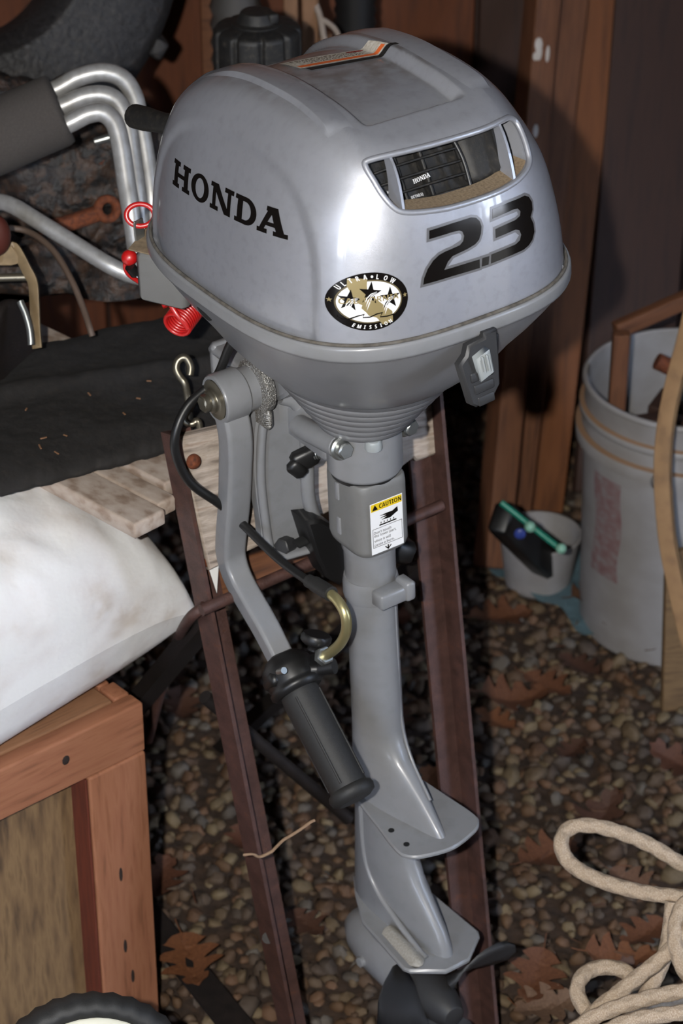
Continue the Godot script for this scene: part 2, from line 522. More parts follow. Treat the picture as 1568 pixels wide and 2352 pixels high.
# ---------------------------------------------------------------- the scene
func _ready() -> void:
	rng.seed = 7
	var cam := Camera3D.new()
	cam.name = "camera"
	cam.position = Vector3(0, 1.78, 1.8)
	cam.rotation_degrees = Vector3(-31, 0, 0)
	cam.fov = 24.616
	cam.near = 0.05
	cam.far = 200.0
	var at := CameraAttributesPhysical.new()
	at.frustum_focal_length = 55.0
	at.exposure_aperture = 6.3
	at.frustum_focus_distance = 1.98
	at.frustum_near = 0.05
	at.frustum_far = 200.0
	cam.attributes = at
	add_child(cam)
	cam.current = true

	var env := Environment.new()
	env.background_mode = Environment.BG_SKY
	var sky := Sky.new()
	var sm := ProceduralSkyMaterial.new()
	sm.sky_top_color = Color(0.70, 0.80, 0.95)
	sm.sky_horizon_color = Color(0.93, 0.95, 1.0)
	sm.ground_bottom_color = Color(0.25, 0.22, 0.18)
	sm.ground_horizon_color = Color(0.6, 0.6, 0.58)
	sm.sky_energy_multiplier = 1.0
	sky.sky_material = sm
	env.sky = sky
	env.background_energy_multiplier = 15.0
	env.tonemap_mode = Environment.TONE_MAPPER_LINEAR
	env.tonemap_exposure = 1.24
	env.sdfgi_enabled = true
	env.ssao_enabled = true
	env.ssil_enabled = true
	var we := WorldEnvironment.new()
	we.name = "world_environment"
	we.environment = env
	add_child(we)

	# the camera's flash, beside the lens
	var flash := SpotLight3D.new()
	flash.name = "camera_flash"
	add_child(flash)
	flash.position = Vector3(0, 1.78, 1.8) + Vector3(-0.105, 0.015, -0.02)
	flash.rotation_degrees = Vector3(-31, 0, 0)
	flash.spot_angle = 32.0
	flash.spot_angle_attenuation = 0.5
	flash.spot_range = 12.0
	flash.spot_attenuation = 2.0
	flash.light_energy = 4.0
	flash.light_color = Color(1.0, 0.985, 0.96)
	flash.light_size = 0.012
	flash.shadow_enabled = true

	make_materials()
	shell()
	ground()
	build_motor()
	build_stand()
	build_left()
	build_right()
	build_back()

# ---------------------------------------------------------------- shed
func shell() -> void:
	var dirt := MB.new()
	dirt.rbox(Vector3(4.4, 0.2, 5.1), 0.002, Transform3D(Basis.IDENTITY, Vector3(0, -0.1025, 0.75)))
	var fl := struct("floor", dirt, M.soil)
	fl.set_meta("label", "gravel floor strewn with leaves")
	# walls: an outer skin of thickness, with boards in front where the photograph looks
	var back := MB.new()
	back.rbox(Vector3(4.4, 2.9, 0.08), 0.002, Transform3D(Basis.IDENTITY, Vector3(0, 1.35, -1.62)))
	var wb := struct("wall_back", back, M.dark_board)
	org = Vector3.ZERO
	var x := -1.3
	var k := 0
	while x < 1.6:
		var w := 0.17 + 0.02 * float((k * 7) % 3)
		var mm: Material = M.wall_board if x < 0.18 else M.dark_board
		board("plank", wb, Vector3(x + w * 0.5, 1.35, -1.562 - 0.004 * (k % 2)), Basis(Vector3.UP, Vector3.LEFT, Vector3.BACK), Vector3(2.7, w - 0.006, 0.03), mm, 0.004)
		x += w
		k += 1
	var le := MB.new()
	le.rbox(Vector3(0.08, 2.9, 5.0), 0.002, Transform3D(Basis.IDENTITY, Vector3(-2.16, 1.35, 0.80)))
	struct("wall_left", le, M.dark_board)
	var ri := MB.new()
	# an open doorway to the yard, to the right of the photographer
	ri.rbox(Vector3(0.08, 2.9, 2.20), 0.002, Transform3D(Basis.IDENTITY, Vector3(2.16, 1.35, -0.50)))
	ri.rbox(Vector3(0.08, 2.9, 2.28), 0.002, Transform3D(Basis.IDENTITY, Vector3(2.16, 1.35, 2.16)))
	ri.rbox(Vector3(0.08, 0.5, 0.46), 0.002, Transform3D(Basis.IDENTITY, Vector3(2.16, 2.55, 0.81)))
	struct("wall_right", ri, M.dark_board)
	var fr := MB.new()
	# front wall with an open doorway behind the camera
	fr.rbox(Vector3(0.45, 2.9, 0.1), 0.002, Transform3D(Basis.IDENTITY, Vector3(-1.95, 1.35, 3.25)))
	fr.rbox(Vector3(3.25, 2.9, 0.1), 0.002, Transform3D(Basis.IDENTITY, Vector3(0.525, 1.35, 3.25)))
	fr.rbox(Vector3(0.64, 0.5, 0.1), 0.002, Transform3D(Basis.IDENTITY, Vector3(-1.41, 2.55, 3.25)))
	struct("wall_front", fr, M.dark_board)
	var ce := MB.new()
	ce.rbox(Vector3(4.5, 0.1, 5.0), 0.002, Transform3D(Basis.IDENTITY, Vector3(0, 2.78, 0.85)))
	struct("ceiling", ce, M.ceiling)
	var yd := MB.new()
	yd.rbox(Vector3(80, 0.2, 60), 0.002, Transform3D(Basis.IDENTITY, Vector3(0, -0.24, 10)))
	struct("ground_outside", yd, M.dirt_out)
	# bare trees outside the doorway, mirrored in the paint
	for t in [[-3.2, 8.0, 0.14, "bare tree beyond the front doorway"], [6.5, 2.2, 0.13, "slim bare tree nearest the side doorway"], [9.0, 3.9, 0.16, "thicker bare tree farther out beyond the side doorway"]]:
		var base := Vector3(t[0], -0.14, t[1])
		var o := thing("bare_tree", t[3], "tree", base, "bare trees in the yard")
		var mb := MB.new()
		mb.tube(spl([base, base + Vector3(0.1, 2, 0), base + Vector3(-0.05, 4.2, 0.1), base + Vector3(0.1, 7, 0)], 4), [t[2], t[2] * 0.8, t[2] * 0.7, t[2] * 0.6, t[2] * 0.5, t[2] * 0.4, t[2] * 0.3, 0.03], 10)
		part("trunk", mb, M.bark, o)
		for b in 9:
			var br := MB.new()
			var s := base + Vector3(0.02, 1.6 + b * 0.55, 0.03)
			var a := b * 2.4
			var d := Vector3(cos(a), 0.55, sin(a)) * (1.5 - b * 0.08)
			br.tube(spl([s, s + d * 0.5 + Vector3(0, 0.1, 0), s + d + Vector3(0, 0.4, 0)], 4), [0.05, 0.045, 0.04, 0.03, 0.03, 0.02, 0.015, 0.01], 6)
			part("branch", br, M.bark, o)

# ---------------------------------------------------------------- gravel floor
func pebble_mesh(sd: int) -> ArrayMesh:
	var r := RandomNumberGenerator.new()
	r.seed = sd
	var f := FastNoiseLite.new()
	f.seed = sd
	f.frequency = 0.6
	var pv := PackedVector3Array()
	var pi := PackedInt32Array()
	var seg := 8
	var rows := 5
	for i in rows + 1:
		var th := PI * i / rows
		for j in seg:
			var a := TAU * j / seg
			var d := Vector3(sin(th) * cos(a), cos(th), sin(th) * sin(a))
			var k := 1.0 + 0.55 * f.get_noise_3dv(d * 2.0)
			# a few flat faces
			for q in 3:
				var pn := Vector3(cos(q * 2.3 + sd), sin(q * 1.7 + sd * 2.0), sin(q * 2.9 + sd)).normalized()
				var dd := d.dot(pn) * k
				if dd > 0.72:
					k *= 0.72 / dd
			pv.append(d * k * Vector3(1, 0.62, 0.8))
	for i in rows:
		for j in seg:
			var a2 := i * seg + j
			var b2 := i * seg + (j + 1) % seg
			pi.append_array([a2, b2, b2 + seg, a2, b2 + seg, a2 + seg])
	var mb := MB.new()
	mb.piece(pv, pi)
	return mb.mesh()

func ground() -> void:
	var fl := get_node("floor")
	var cols := [Color(0.34, 0.275, 0.215), Color(0.37, 0.305, 0.23), Color(0.30, 0.245, 0.20), Color(0.39, 0.325, 0.24), Color(0.32, 0.245, 0.185), Color(0.34, 0.31, 0.28), Color(0.38, 0.28, 0.205), Color(0.29, 0.245, 0.21), Color(0.42, 0.36, 0.27), Color(0.34, 0.25, 0.17)]
	var mats := []
	for i in cols.size():
		var t := noise_tex(0.05, 3, [Color(0.8, 0.78, 0.76), Color(1, 1, 1)], 128, FastNoiseLite.TYPE_SIMPLEX_SMOOTH, 60) if i == 0 else (mats[0] as StandardMaterial3D).albedo_texture
		mats.append(mat("pebble_stone", cols[i], 0.8, 0.0, t, Vector3.ONE * 0.4))
	var shapes := []
	for i in 7:
		shapes.append(pebble_mesh(100 + i))
	var near := []
	var far := []
	var gz := -1.52
	while gz < 0.7:
		var gx := -1.0
		while gx < 1.1:
			var p := Vector3(gx + rng.randf_range(-0.009, 0.009), 0.0, gz + rng.randf_range(-0.009, 0.009))
			var s := rng.randf_range(0.0065, 0.0125)
			if rng.randf() < 0.12:
				s *= 1.5
			p.y = -0.006 + s * rng.randf_range(0.15, 0.7)
			var sight := Vector2(p.x / (1.8 - p.z + 0.9), p.z)
			if p.z < -0.12 and p.z > -0.62 and ((p.x > -0.2 and p.x < 0.42 and s > 0.0095)):
				near.append([p, s])
			else:
				far.append([p, s])
			gx += 0.0165
		gz += 0.0165
	near.sort_custom(func(a, b): return a[1] > b[1])
	while near.size() > 300:
		far.append(near.pop_back())
	for i in near.size():
		var o := MeshInstance3D.new()
		o.mesh = shapes[i % 7]
		o.material_override = mats[rng.randi() % mats.size()]
		o.name = "pebble"
		fl.add_child(o, true)
		var b := Basis.from_euler(Vector3(rng.randf_range(-0.5, 0.5), rng.randf() * TAU, rng.randf_range(-0.5, 0.5)))
		o.transform = Transform3D(b.scaled(Vector3.ONE * near[i][1]), near[i][0])
	var mm := MultiMesh.new()
	mm.transform_format = MultiMesh.TRANSFORM_3D
	mm.use_colors = true
	mm.mesh = shapes[2]
	mm.instance_count = far.size()
	for i in far.size():
		var b := Basis.from_euler(Vector3(rng.randf_range(-0.7, 0.7), rng.randf() * TAU, rng.randf_range(-0.7, 0.7)))
		var s: float = far[i][1]
		mm.set_instance_transform(i, Transform3D(b.scaled_local(Vector3(s, s * rng.randf_range(0.8, 1.4), s * rng.randf_range(0.8, 1.3))), far[i][0]))
		mm.set_instance_color(i, cols[rng.randi() % cols.size()].srgb_to_linear())
	var gr := MultiMeshInstance3D.new()
	gr.multimesh = mm
	gr.name = "gravel"
	gr.material_override = mat("gravel_stone", Color.WHITE, 0.8, 0.0, null, Vector3.ONE, null, 1.0, true)
	gr.set_meta("kind", "stuff")
	fl.add_child(gr, true)

# ---------------------------------------------------------------- the outboard motor
# its own axes: x across, y up the drive shaft, z towards the propeller; y = 0 at the cowl's lower edge
var lut_w := PackedFloat32Array()
var lut_r := PackedFloat32Array()
var lut_f := PackedFloat32Array()
var lut_h := PackedFloat32Array()

func lut(xs: Array, ys: Array) -> PackedFloat32Array:
	var m := xs.size()
	var d := []
	for i in m:
		if i == 0:
			d.append((ys[1] - ys[0]) / (xs[1] - xs[0]))
		elif i == m - 1:
			d.append((ys[i] - ys[i - 1]) / (xs[i] - xs[i - 1]))
		else:
			var hd: float = xs[i + 1] - xs[i]
			var hs: float = xs[i] - xs[i - 1]
			d.append((hs * hs * ys[i + 1] + (hd * hd - hs * hs) * ys[i] - hd * hd * ys[i - 1]) / (hs * hd * (hd + hs)))
	var out := PackedFloat32Array()
	var k := 0
	for s in 513:
		var x: float = lerpf(xs[0], xs[m - 1], s / 512.0)
		while k < m - 2 and x > xs[k + 1]:
			k += 1
		var h: float = xs[k + 1] - xs[k]
		var t: float = clampf((x - xs[k]) / h, 0.0, 1.0)
		out.append((1 + 2 * t) * (1 - t) * (1 - t) * ys[k] + t * (1 - t) * (1 - t) * h * d[k] + t * t * (3 - 2 * t) * ys[k + 1] + t * t * (t - 1) * h * d[k + 1])
	return out

func look(t: PackedFloat32Array, a: float) -> float:
	var q := clampf(a, 0.0, 0.99999) * 512.0
	var i := int(q)
	return lerpf(t[i], t[i + 1], q - i)

func cowl_f(x: float, y: float, z: float) -> float:
	var ty := (y + 0.03) / 0.22
	var w := look(lut_w, ty)
	var ax := absf(x)
	var zz := z / look(lut_r, ty) if z > 0.0 else -z / look(lut_f, ty)
	var xx := ax / w
	var e := pow(xx * xx * xx + zz * zz * zz, 0.33333333)
	e = (e - 1.0) * minf(w, sqrt(x * x + z * z) + 0.02)
	# the shallow arch pressed into each side
	if ax > 0.06:
		var tz := absf(z - 0.005) / 0.125
		var tb := maxf(0.0, y) / 0.1285
		var s := pow(tz * tz * tz + tb * tb * tb, 0.33333333)
		e += 0.0028 * (1.0 - smoothstep(0.94, 1.03, s)) * smoothstep(0.06, 0.09, ax)
	# a small ledge under the shoulder's edge
	if ax > 0.05 and z > -0.12 and z < 0.15:
		var rg := look(lut_h, (z + 0.19) / 0.37)
		e += 0.0016 * (1.0 - smoothstep(-0.016, -0.004, y - rg)) * smoothstep(-0.11, -0.06, z) * (1.0 - smoothstep(0.10, 0.145, z)) * smoothstep(0.05, 0.066, ax) * smoothstep(0.09, 0.125, y)
	var chan := (1.0 - smoothstep(0.040, 0.050, ax)) * (1.0 - smoothstep(0.090, 0.102, z))
	var t := (y - (look(lut_h, (z + 0.19) / 0.37) - 0.3 * maxf(0.0, ax - 0.066) - 0.009 * chan)) * 0.8
	var h := clampf(0.5 + 0.5 * (e - t) / 0.009, 0.0, 1.0)
	return t + (e - t) * h + 0.009 * h * (1.0 - h)

func cowl_n(p: Vector3) -> Vector3:
	var d := 0.0006
	return Vector3(cowl_f(p.x + d, p.y, p.z) - cowl_f(p.x - d, p.y, p.z), cowl_f(p.x, p.y + d, p.z) - cowl_f(p.x, p.y - d, p.z), cowl_f(p.x, p.y, p.z + d) - cowl_f(p.x, p.y, p.z - d)).normalized()

func cowl_hit(o: Vector3, d: Vector3, a: float, b: float) -> Vector3:
	# a inside, b outside
	for i in 17:
		var m := (a + b) * 0.5
		var p := o + d * m
		if cowl_f(p.x, p.y, p.z) < 0.0:
			a = m
		else:
			b = m
	return o + d * ((a + b) * 0.5)

func snap(p: Vector3) -> Vector3:
	var q := p
	for k in 3:
		var nn := cowl_n(q)
		var f0 := cowl_f(q.x, q.y, q.z)
		var d := 0.0008
		var w := q + nn * d
		var g := (cowl_f(w.x, w.y, w.z) - f0) / d
		q -= nn * (f0 / maxf(g, 0.2))
	return q

var vent := PackedVector2Array()

func vent_sd(x: float, y: float) -> float:
	if x < -0.09 or x > 0.1 or y < 0.08 or y > 0.155:
		return 1.0
	var best := 1e9
	var q := Vector2(x, y)
	var m := vent.size()
	for i in m:
		var a := vent[i]
		var b := vent[(i + 1) % m]
		var ab := b - a
		var t := clampf((q - a).dot(ab) / ab.length_squared(), 0.0, 1.0)
		best = minf(best, q.distance_squared_to(a + ab * t))
	var s := sqrt(best)
	return -s if Geometry2D.is_point_in_polygon(q, vent) else s

func rear(q: Vector2, off := 0.0) -> Vector3:
	var p := cowl_hit(Vector3(q.x, q.y, 0.0), Vector3.BACK, 0.02, 0.2)
	return p + cowl_n(p) * off

func side(q: Vector2, off := 0.0) -> Vector3:
	var p := cowl_hit(Vector3(0, q.y, q.x), Vector3.LEFT, 0.03, 0.2)
	return p + cowl_n(p) * off

func topp(q: Vector2, off := 0.0) -> Vector3:
	var p := cowl_hit(Vector3(q.x, 0.05, q.y), Vector3.UP, 0.0, 0.2)
	return p + cowl_n(p) * off

func flatp(_q: Vector2, _off := 0.0) -> Vector3:
	return Vector3(_q.x, _q.y, _off)

# print on a surface: flat triangles cut small and laid on it
func lay(mb: MB, tris: PackedVector2Array, f: Callable, off: float, most := 0.006, flat := Vector3.ZERO) -> void:
	var k := 0
	while k < tris.size():
		_lay(mb, tris[k], tris[k + 1], tris[k + 2], f, off, most, flat, 0)
		k += 3

func _lay(mb: MB, a: Vector2, b: Vector2, d: Vector2, f: Callable, off: float, most: float, flat: Vector3, deep: int) -> void:
	var l0 := a.distance_to(b)
	var l1 := b.distance_to(d)
	var l2 := d.distance_to(a)
	var mx := maxf(l0, maxf(l1, l2))
	if mx > most and deep < 14:
		if mx == l0:
			var m := (a + b) * 0.5
			_lay(mb, a, m, d, f, off, most, flat, deep + 1)
			_lay(mb, m, b, d, f, off, most, flat, deep + 1)
		elif mx == l1:
			var m2 := (b + d) * 0.5
			_lay(mb, a, b, m2, f, off, most, flat, deep + 1)
			_lay(mb, a, m2, d, f, off, most, flat, deep + 1)
		else:
			var m3 := (d + a) * 0.5
			_lay(mb, a, b, m3, f, off, most, flat, deep + 1)
			_lay(mb, m3, b, d, f, off, most, flat, deep + 1)
		return
	var pa: Vector3 = f.call(a, off)
	var pb: Vector3 = f.call(b, off)
	var pd: Vector3 = f.call(d, off)
	var na := flat if flat != Vector3.ZERO else cowl_n(pa)
	var nb := flat if flat != Vector3.ZERO else cowl_n(pb)
	var nd := flat if flat != Vector3.ZERO else cowl_n(pd)
	if (pb - pa).cross(pd - pa).dot(na) < 0.0:
		mb.tri(pa, pd, pb, na, nd, nb)
	else:
		mb.tri(pa, pb, pd, na, nb, nd)

func fill(poly: PackedVector2Array) -> PackedVector2Array:
	var out := PackedVector2Array()
	for i in Geometry2D.triangulate_polygon(poly):
		out.append(poly[i])
	return out

func band(outer: PackedVector2Array, inner: PackedVector2Array) -> PackedVector2Array:
	var out := PackedVector2Array()
	var m := outer.size()
	for i in m:
		var j := (i + 1) % m
		out.append_array([outer[i], outer[j], inner[j], outer[i], inner[j], inner[i]])
	return out

func oval(c: Vector2, rx: float, ry: float, m := 40) -> PackedVector2Array:
	var out := PackedVector2Array()
	for i in m:
		out.append(c + Vector2(cos(TAU * i / m) * rx, sin(TAU * i / m) * ry))
	return out

# lettering as flat triangles, cap height 1, starting at x = 0; returns [triangles, width]
func letters(text: String, bold := true, face := "Droid Sans") -> Array:
	var tm := TextMesh.new()
	var sf := SystemFont.new()
	sf.font_names = PackedStringArray([face])
	sf.font_weight = 700 if bold else 400
	tm.font = sf
	tm.font_size = 64
	tm.pixel_size = 1.0 / 64.0 / 0.714
	tm.depth = 0.0
	tm.curve_step = 1.0
	tm.text = text
	tm.horizontal_alignment = HORIZONTAL_ALIGNMENT_LEFT
	var out := PackedVector2Array()
	var lo := 1e9
	var hi := -1e9
	if tm.get_surface_count() == 0:
		return [out, 0.5]
	var arr := tm.surface_get_arrays(0)
	var vs: PackedVector3Array = arr[Mesh.ARRAY_VERTEX]
	var ns: PackedVector3Array = arr[Mesh.ARRAY_NORMAL]
	var ix: PackedInt32Array = arr[Mesh.ARRAY_INDEX] if arr[Mesh.ARRAY_INDEX] != null else PackedInt32Array(range(vs.size()))
	var ymin := 1e9
	for i in ix:
		if ns[i].z > 0.5:
			ymin = minf(ymin, vs[i].y)
			lo = minf(lo, vs[i].x)
			hi = maxf(hi, vs[i].x)
	for i in ix:
		if ns[i].z > 0.5:
			out.append(Vector2(vs[i].x - lo, vs[i].y - ymin))
	return [out, hi - lo]

func put(tris: PackedVector2Array, o: Vector2, u: Vector2, w: Vector2) -> PackedVector2Array:
	var out := PackedVector2Array()
	for q in tris:
		out.append(o + u * q.x + w * q.y)
	return out

# the broad slab-serif capitals of the side lettering; each a list of polygons, height 1
func slab_word() -> PackedVector2Array:
	var t := PackedVector2Array()
	var s := 0.17
	var H := [[0.0, 0.0, 0.62, s], [0.0, 1 - s, 0.62, 1.0], [0.14, s, 0.48, 1 - s], [0.88, 0.0, 1.5, s], [0.88, 1 - s, 1.5, 1.0], [1.02, s, 1.36, 1 - s], [0.48, 0.42, 1.02, 0.58]]
	for r in H:
		t.append_array(rect(r[0], r[1], r[2], r[3]))
	var x := 1.62
	t.append_array(band(oval(Vector2(x + 0.66, 0.5), 0.66, 0.53, 36), oval(Vector2(x + 0.66, 0.5), 0.32, 0.37, 36)))
	x = 3.06
	for r in [[0.0, 0.0, 0.58, s], [0.0, 1 - s, 0.5, 1.0], [0.16, s, 0.4, 1 - s], [0.98, 1 - s, 1.6, 1.0], [1.2, 0.0, 1.44, 1 - s]]:
		t.append_array(rect(x + r[0], r[1], x + r[2], r[3]))
	t.append_array(fill(PackedVector2Array([Vector2(x + 0.1, 1), Vector2(x + 0.52, 1), Vector2(x + 1.44, 0.0), Vector2(x + 1.02, 0.0)])))
	x = 4.78
	for r in [[0.0, 0.0, 0.7, s], [0.0, 1 - s, 0.7, 1.0], [0.16, s, 0.5, 1 - s]]:
		t.append_array(rect(x + r[0], r[1], x + r[2], r[3]))
	var po := PackedVector2Array()
	var pi := PackedVector2Array()
	for i in 17:
		var a := -PI / 2 + PI * i / 16.0
		po.append(Vector2(x + 0.68 + cos(a) * 0.68, 0.5 + sin(a) * 0.5))
		pi.append(Vector2(x + 0.66 + cos(a) * 0.36, 0.5 + sin(a) * 0.33))
	for i in 16:
		t.append_array([po[i], po[i + 1], pi[i + 1], po[i], pi[i + 1], pi[i]])
	x = 6.2
	t.append_array(fill(PackedVector2Array([Vector2(x + 0.14, s), Vector2(x + 0.40, s), Vector2(x + 0.92, 1), Vector2(x + 0.62, 1)])))
	t.append_array(fill(PackedVector2Array([Vector2(x + 1.02, s), Vector2(x + 1.42, s), Vector2(x + 1.02, 1), Vector2(x + 0.62, 1)])))
	for r in [[0.0, 0.0, 0.56, s], [0.88, 0.0, 1.6, s], [0.42, 0.30, 1.10, 0.45], [0.45, 1 - s, 1.02, 1.0]]:
		t.append_array(rect(x + r[0], r[1], x + r[2], r[3]))
	for i in t.size():
		t[i] = Vector2(t[i].x / 7.8, t[i].y)
	return t

func rect(x0: float, y0: float, x1: float, y1: float) -> PackedVector2Array:
	return PackedVector2Array([Vector2(x0, y0), Vector2(x1, y0), Vector2(x1, y1), Vector2(x0, y0), Vector2(x1, y1), Vector2(x0, y1)])

func star(c: Vector2, r: float, turn := 0.0) -> PackedVector2Array:
	var p := PackedVector2Array()
	for i in 10:
		var a := PI / 2 + turn + TAU * i / 10.0
		p.append(c + Vector2(cos(a), sin(a)) * (r if i % 2 == 0 else r * 0.40))
	return p

func sring(w: float, zr: float, zf: float, n: float, y: float, zc := 0.0, seg := 96) -> PackedVector3Array:
	var out := PackedVector3Array()
	for j in seg:
		var a := TAU * j / seg
		var ca := cos(a)
		var sa := sin(a)
		var k := pow(pow(absf(ca), n) + pow(absf(sa), n), -1.0 / n)
		out.append(Vector3(ca * k * w, y, zc + sa * k * (zr if sa > 0.0 else zf)))
	return out

func build_cowl(root: Node3D) -> void:
	var ys := [-0.03, 0.0, 0.03, 0.06, 0.09, 0.12, 0.14, 0.155, 0.168, 0.19]
	lut_w = lut(ys, [0.1465, 0.146, 0.1435, 0.138, 0.130, 0.1165, 0.104, 0.092, 0.078, 0.05])
	lut_r = lut(ys, [0.178, 0.177, 0.175, 0.171, 0.164, 0.152, 0.139, 0.124, 0.100, 0.05])
	lut_f = lut(ys, [0.181, 0.179, 0.177, 0.173, 0.165, 0.150, 0.134, 0.115, 0.085, 0.02])
	lut_h = lut([-0.19, -0.147, -0.10, -0.07, -0.035, 0.0, 0.04, 0.08, 0.11, 0.14, 0.18], [0.06, 0.114, 0.143, 0.154, 0.1605, 0.1635, 0.1625, 0.158, 0.150, 0.137, 0.10])
	vent = spl2([Vector2(-0.0678, 0.1347), Vector2(-0.0635, 0.1381), Vector2(-0.0443, 0.1392), Vector2(-0.0053, 0.1384), Vector2(0.0367, 0.1378), Vector2(0.0618, 0.1374), Vector2(0.0745, 0.1347), Vector2(0.0819, 0.1269), Vector2(0.0801, 0.1108), Vector2(0.0765, 0.1028), Vector2(0.0634, 0.0980), Vector2(0.0369, 0.0950), Vector2(-0.0062, 0.0950), Vector2(-0.0336, 0.0978), Vector2(-0.0514, 0.1010), Vector2(-0.0587, 0.1058), Vector2(-0.0639, 0.1152), Vector2(-0.0663, 0.1248)], 5)
	# skin
	var na := 420
	var ne := 150
	var ps := PackedVector3Array()
	var ns := PackedVector3Array()
	var sd := PackedFloat32Array()
	var cs := PackedColorArray()
	var dn := FastNoiseLite.new()
	dn.frequency = 22.0
	dn.fractal_octaves = 4
	for i in ne + 1:
		var el := lerpf(-0.03, PI / 2, float(i) / ne)
		for j in na:
			var az := TAU * j / na
			var d := Vector3(cos(el) * sin(az), sin(el), cos(el) * cos(az))
			var p := cowl_hit(Vector3.ZERO, d, 0.08, 0.27)
			ps.append(p)
			var nn := cowl_n(p)
			ns.append(nn)
			sd.append(vent_sd(p.x, p.y) if p.z > 0.05 else 1.0)
			# dust that has settled on the flat of the top
			var du := clampf((nn.y - 0.80) * 5.0, 0.0, 1.0) * clampf(0.35 + dn.get_noise_3dv(p * 2.0) * 1.2, 0.0, 1.0) * smoothstep(0.09, 0.0, p.z)
			cs.append(Color(1, 1, 1).lerp(Color(0.52, 0.44, 0.36), du * 0.75))
	var mb := MB.new()
	for i in ne:
		for j in na:
			var a := i * na + j
			var b := i * na + (j + 1) % na
			for tr in [[a, b, b + na], [a, b + na, a + na]]:
				var inside := 0
				for q in tr:
					if sd[q] < 0.0:
						inside += 1
				if inside == 3:
					continue
				var pp := PackedVector3Array()
				var pn := PackedVector3Array()
				var pc := PackedColorArray()
				for k in 3:
					var q0: int = tr[k]
					var q1: int = tr[(k + 1) % 3]
					if sd[q0] >= 0.0:
						pp.append(ps[q0]); pn.append(ns[q0]); pc.append(cs[q0])
					if (sd[q0] >= 0.0) != (sd[q1] >= 0.0):
						var t := sd[q0] / (sd[q0] - sd[q1])
						pp.append(ps[q0].lerp(ps[q1], t)); pn.append(ns[q0].lerp(ns[q1], t).normalized()); pc.append(cs[q0].lerp(cs[q1], t))
				for k in range(1, pp.size() - 1):
					for w in [0, k + 1, k]:
						mb.v.append(pp[w]); mb.n.append(pn[w]); mb.c.append(pc[w])
	# rolled lip of the air scoop and its walls
	var lip := PackedVector3Array()
	for q in vent:
		lip.append(rear(q) - Vector3(0, 0, 0.0012))
	mb.tube(lip, 0.0026, 8, false, true)
	var r1 := PackedVector3Array()
	var r2 := PackedVector3Array()
	var cc := Vector2(0.004, 0.118)
	for i in lip.size():
		var q := cc + (vent[i] - cc) * 0.985
		r1.append(Vector3(q.x, q.y, lip[i].z - 0.006))
		var q2 := cc + (vent[i] - cc) * 0.93
		if q2.y < 0.112:
			q2.y += (0.112 - q2.y) * 0.02
		r2.append(Vector3(q2.x, q2.y, lip[i].z - 0.020))
	mb.loft([lip, r1, r1, r2], true, false, false, true, false)
	# dust lying along the floor of the scoop
	var o := part("cowl", mb, M.silver, root, "glossy metallic silver engine cover")
	var du2 := MB.new()
	var fa := PackedVector3Array()
	var fb := PackedVector3Array()
	for i in lip.size():
		if vent[i].y < 0.104 and vent[i].x > -0.058 and vent[i].x < 0.078:
			fa.append(r1[i] + Vector3(0, 0.0012, 0.003))
			fb.append(r2[i] + Vector3(0, 0.0012, 0))
	du2.loft([fa, fb], false, false, false, true, false)
	part("scoop_dust", du2, mat("tan_dust", Color.WHITE, 0.95, 0.0, noise_tex(0.06, 4, [Color(0.36, 0.31, 0.25), Color(0.50, 0.43, 0.34), Color(0.55, 0.49, 0.41)], 256), Vector3.ONE * 24.0), o, "tan dust on the floor of the air scoop")
	# the raised shoulder edge along each side
	for sx in [-1.0, 1.0]:
		var cr := spl([Vector3(-0.0758, 0.1382, -0.1006), Vector3(-0.0745, 0.1507, -0.0681), Vector3(-0.0726, 0.1572, -0.0357), Vector3(-0.0726, 0.1603, 0.003), Vector3(-0.0718, 0.1596, 0.0395), Vector3(-0.0728, 0.1568, 0.0651), Vector3(-0.0736, 0.1534, 0.0818), Vector3(-0.0752, 0.1491, 0.0937)], 6)
		var ra := PackedVector3Array()
		var rb := PackedVector3Array()
		var rc := PackedVector3Array()
		var m := cr.size()
		for i in m:
			var p := snap(Vector3(absf(cr[i].x) * sx, cr[i].y, cr[i].z))
			var q0 := cr[maxi(i - 1, 0)]
			var q1 := cr[mini(i + 1, m - 1)]
			var t := Vector3((absf(q1.x) - absf(q0.x)) * sx, q1.y - q0.y, q1.z - q0.z).normalized()
			var nn := cowl_n(p)
			var s := t.cross(nn).normalized()
			if s.x * sx > 0.0:
				s = -s
			var f := smoothstep(0.0, 0.25, float(i) / (m - 1)) * (1.0 - smoothstep(0.86, 1.0, float(i) / (m - 1)))
			ra.append(snap(p + s * 0.020) + cowl_n(snap(p + s * 0.020)) * 0.0001)
			rb.append(p + nn * (0.0034 * f + 0.0001))
			rc.append(snap(p - s * 0.0045) - nn * 0.0003)
		var rm := PackedVector3Array()
		for i in m:
			rm.append(snap((ra[i] + rb[i]) * 0.5) + cowl_n(rb[i]) * (0.0018 * (rb[i] - snap(rb[i])).length() / 0.0034 + 0.0001))
		var rb2 := PackedVector3Array()
		for i in m:
			rb2.append(rb[i].lerp(rc[i], 0.18) + cowl_n(rb[i]) * 0.0004)
		var sm := MB.new()
		sm.loft([ra, rm, rb, rb2, rc], false, false, false, true, false)
		part("shoulder_edge", sm, M.silver, o)
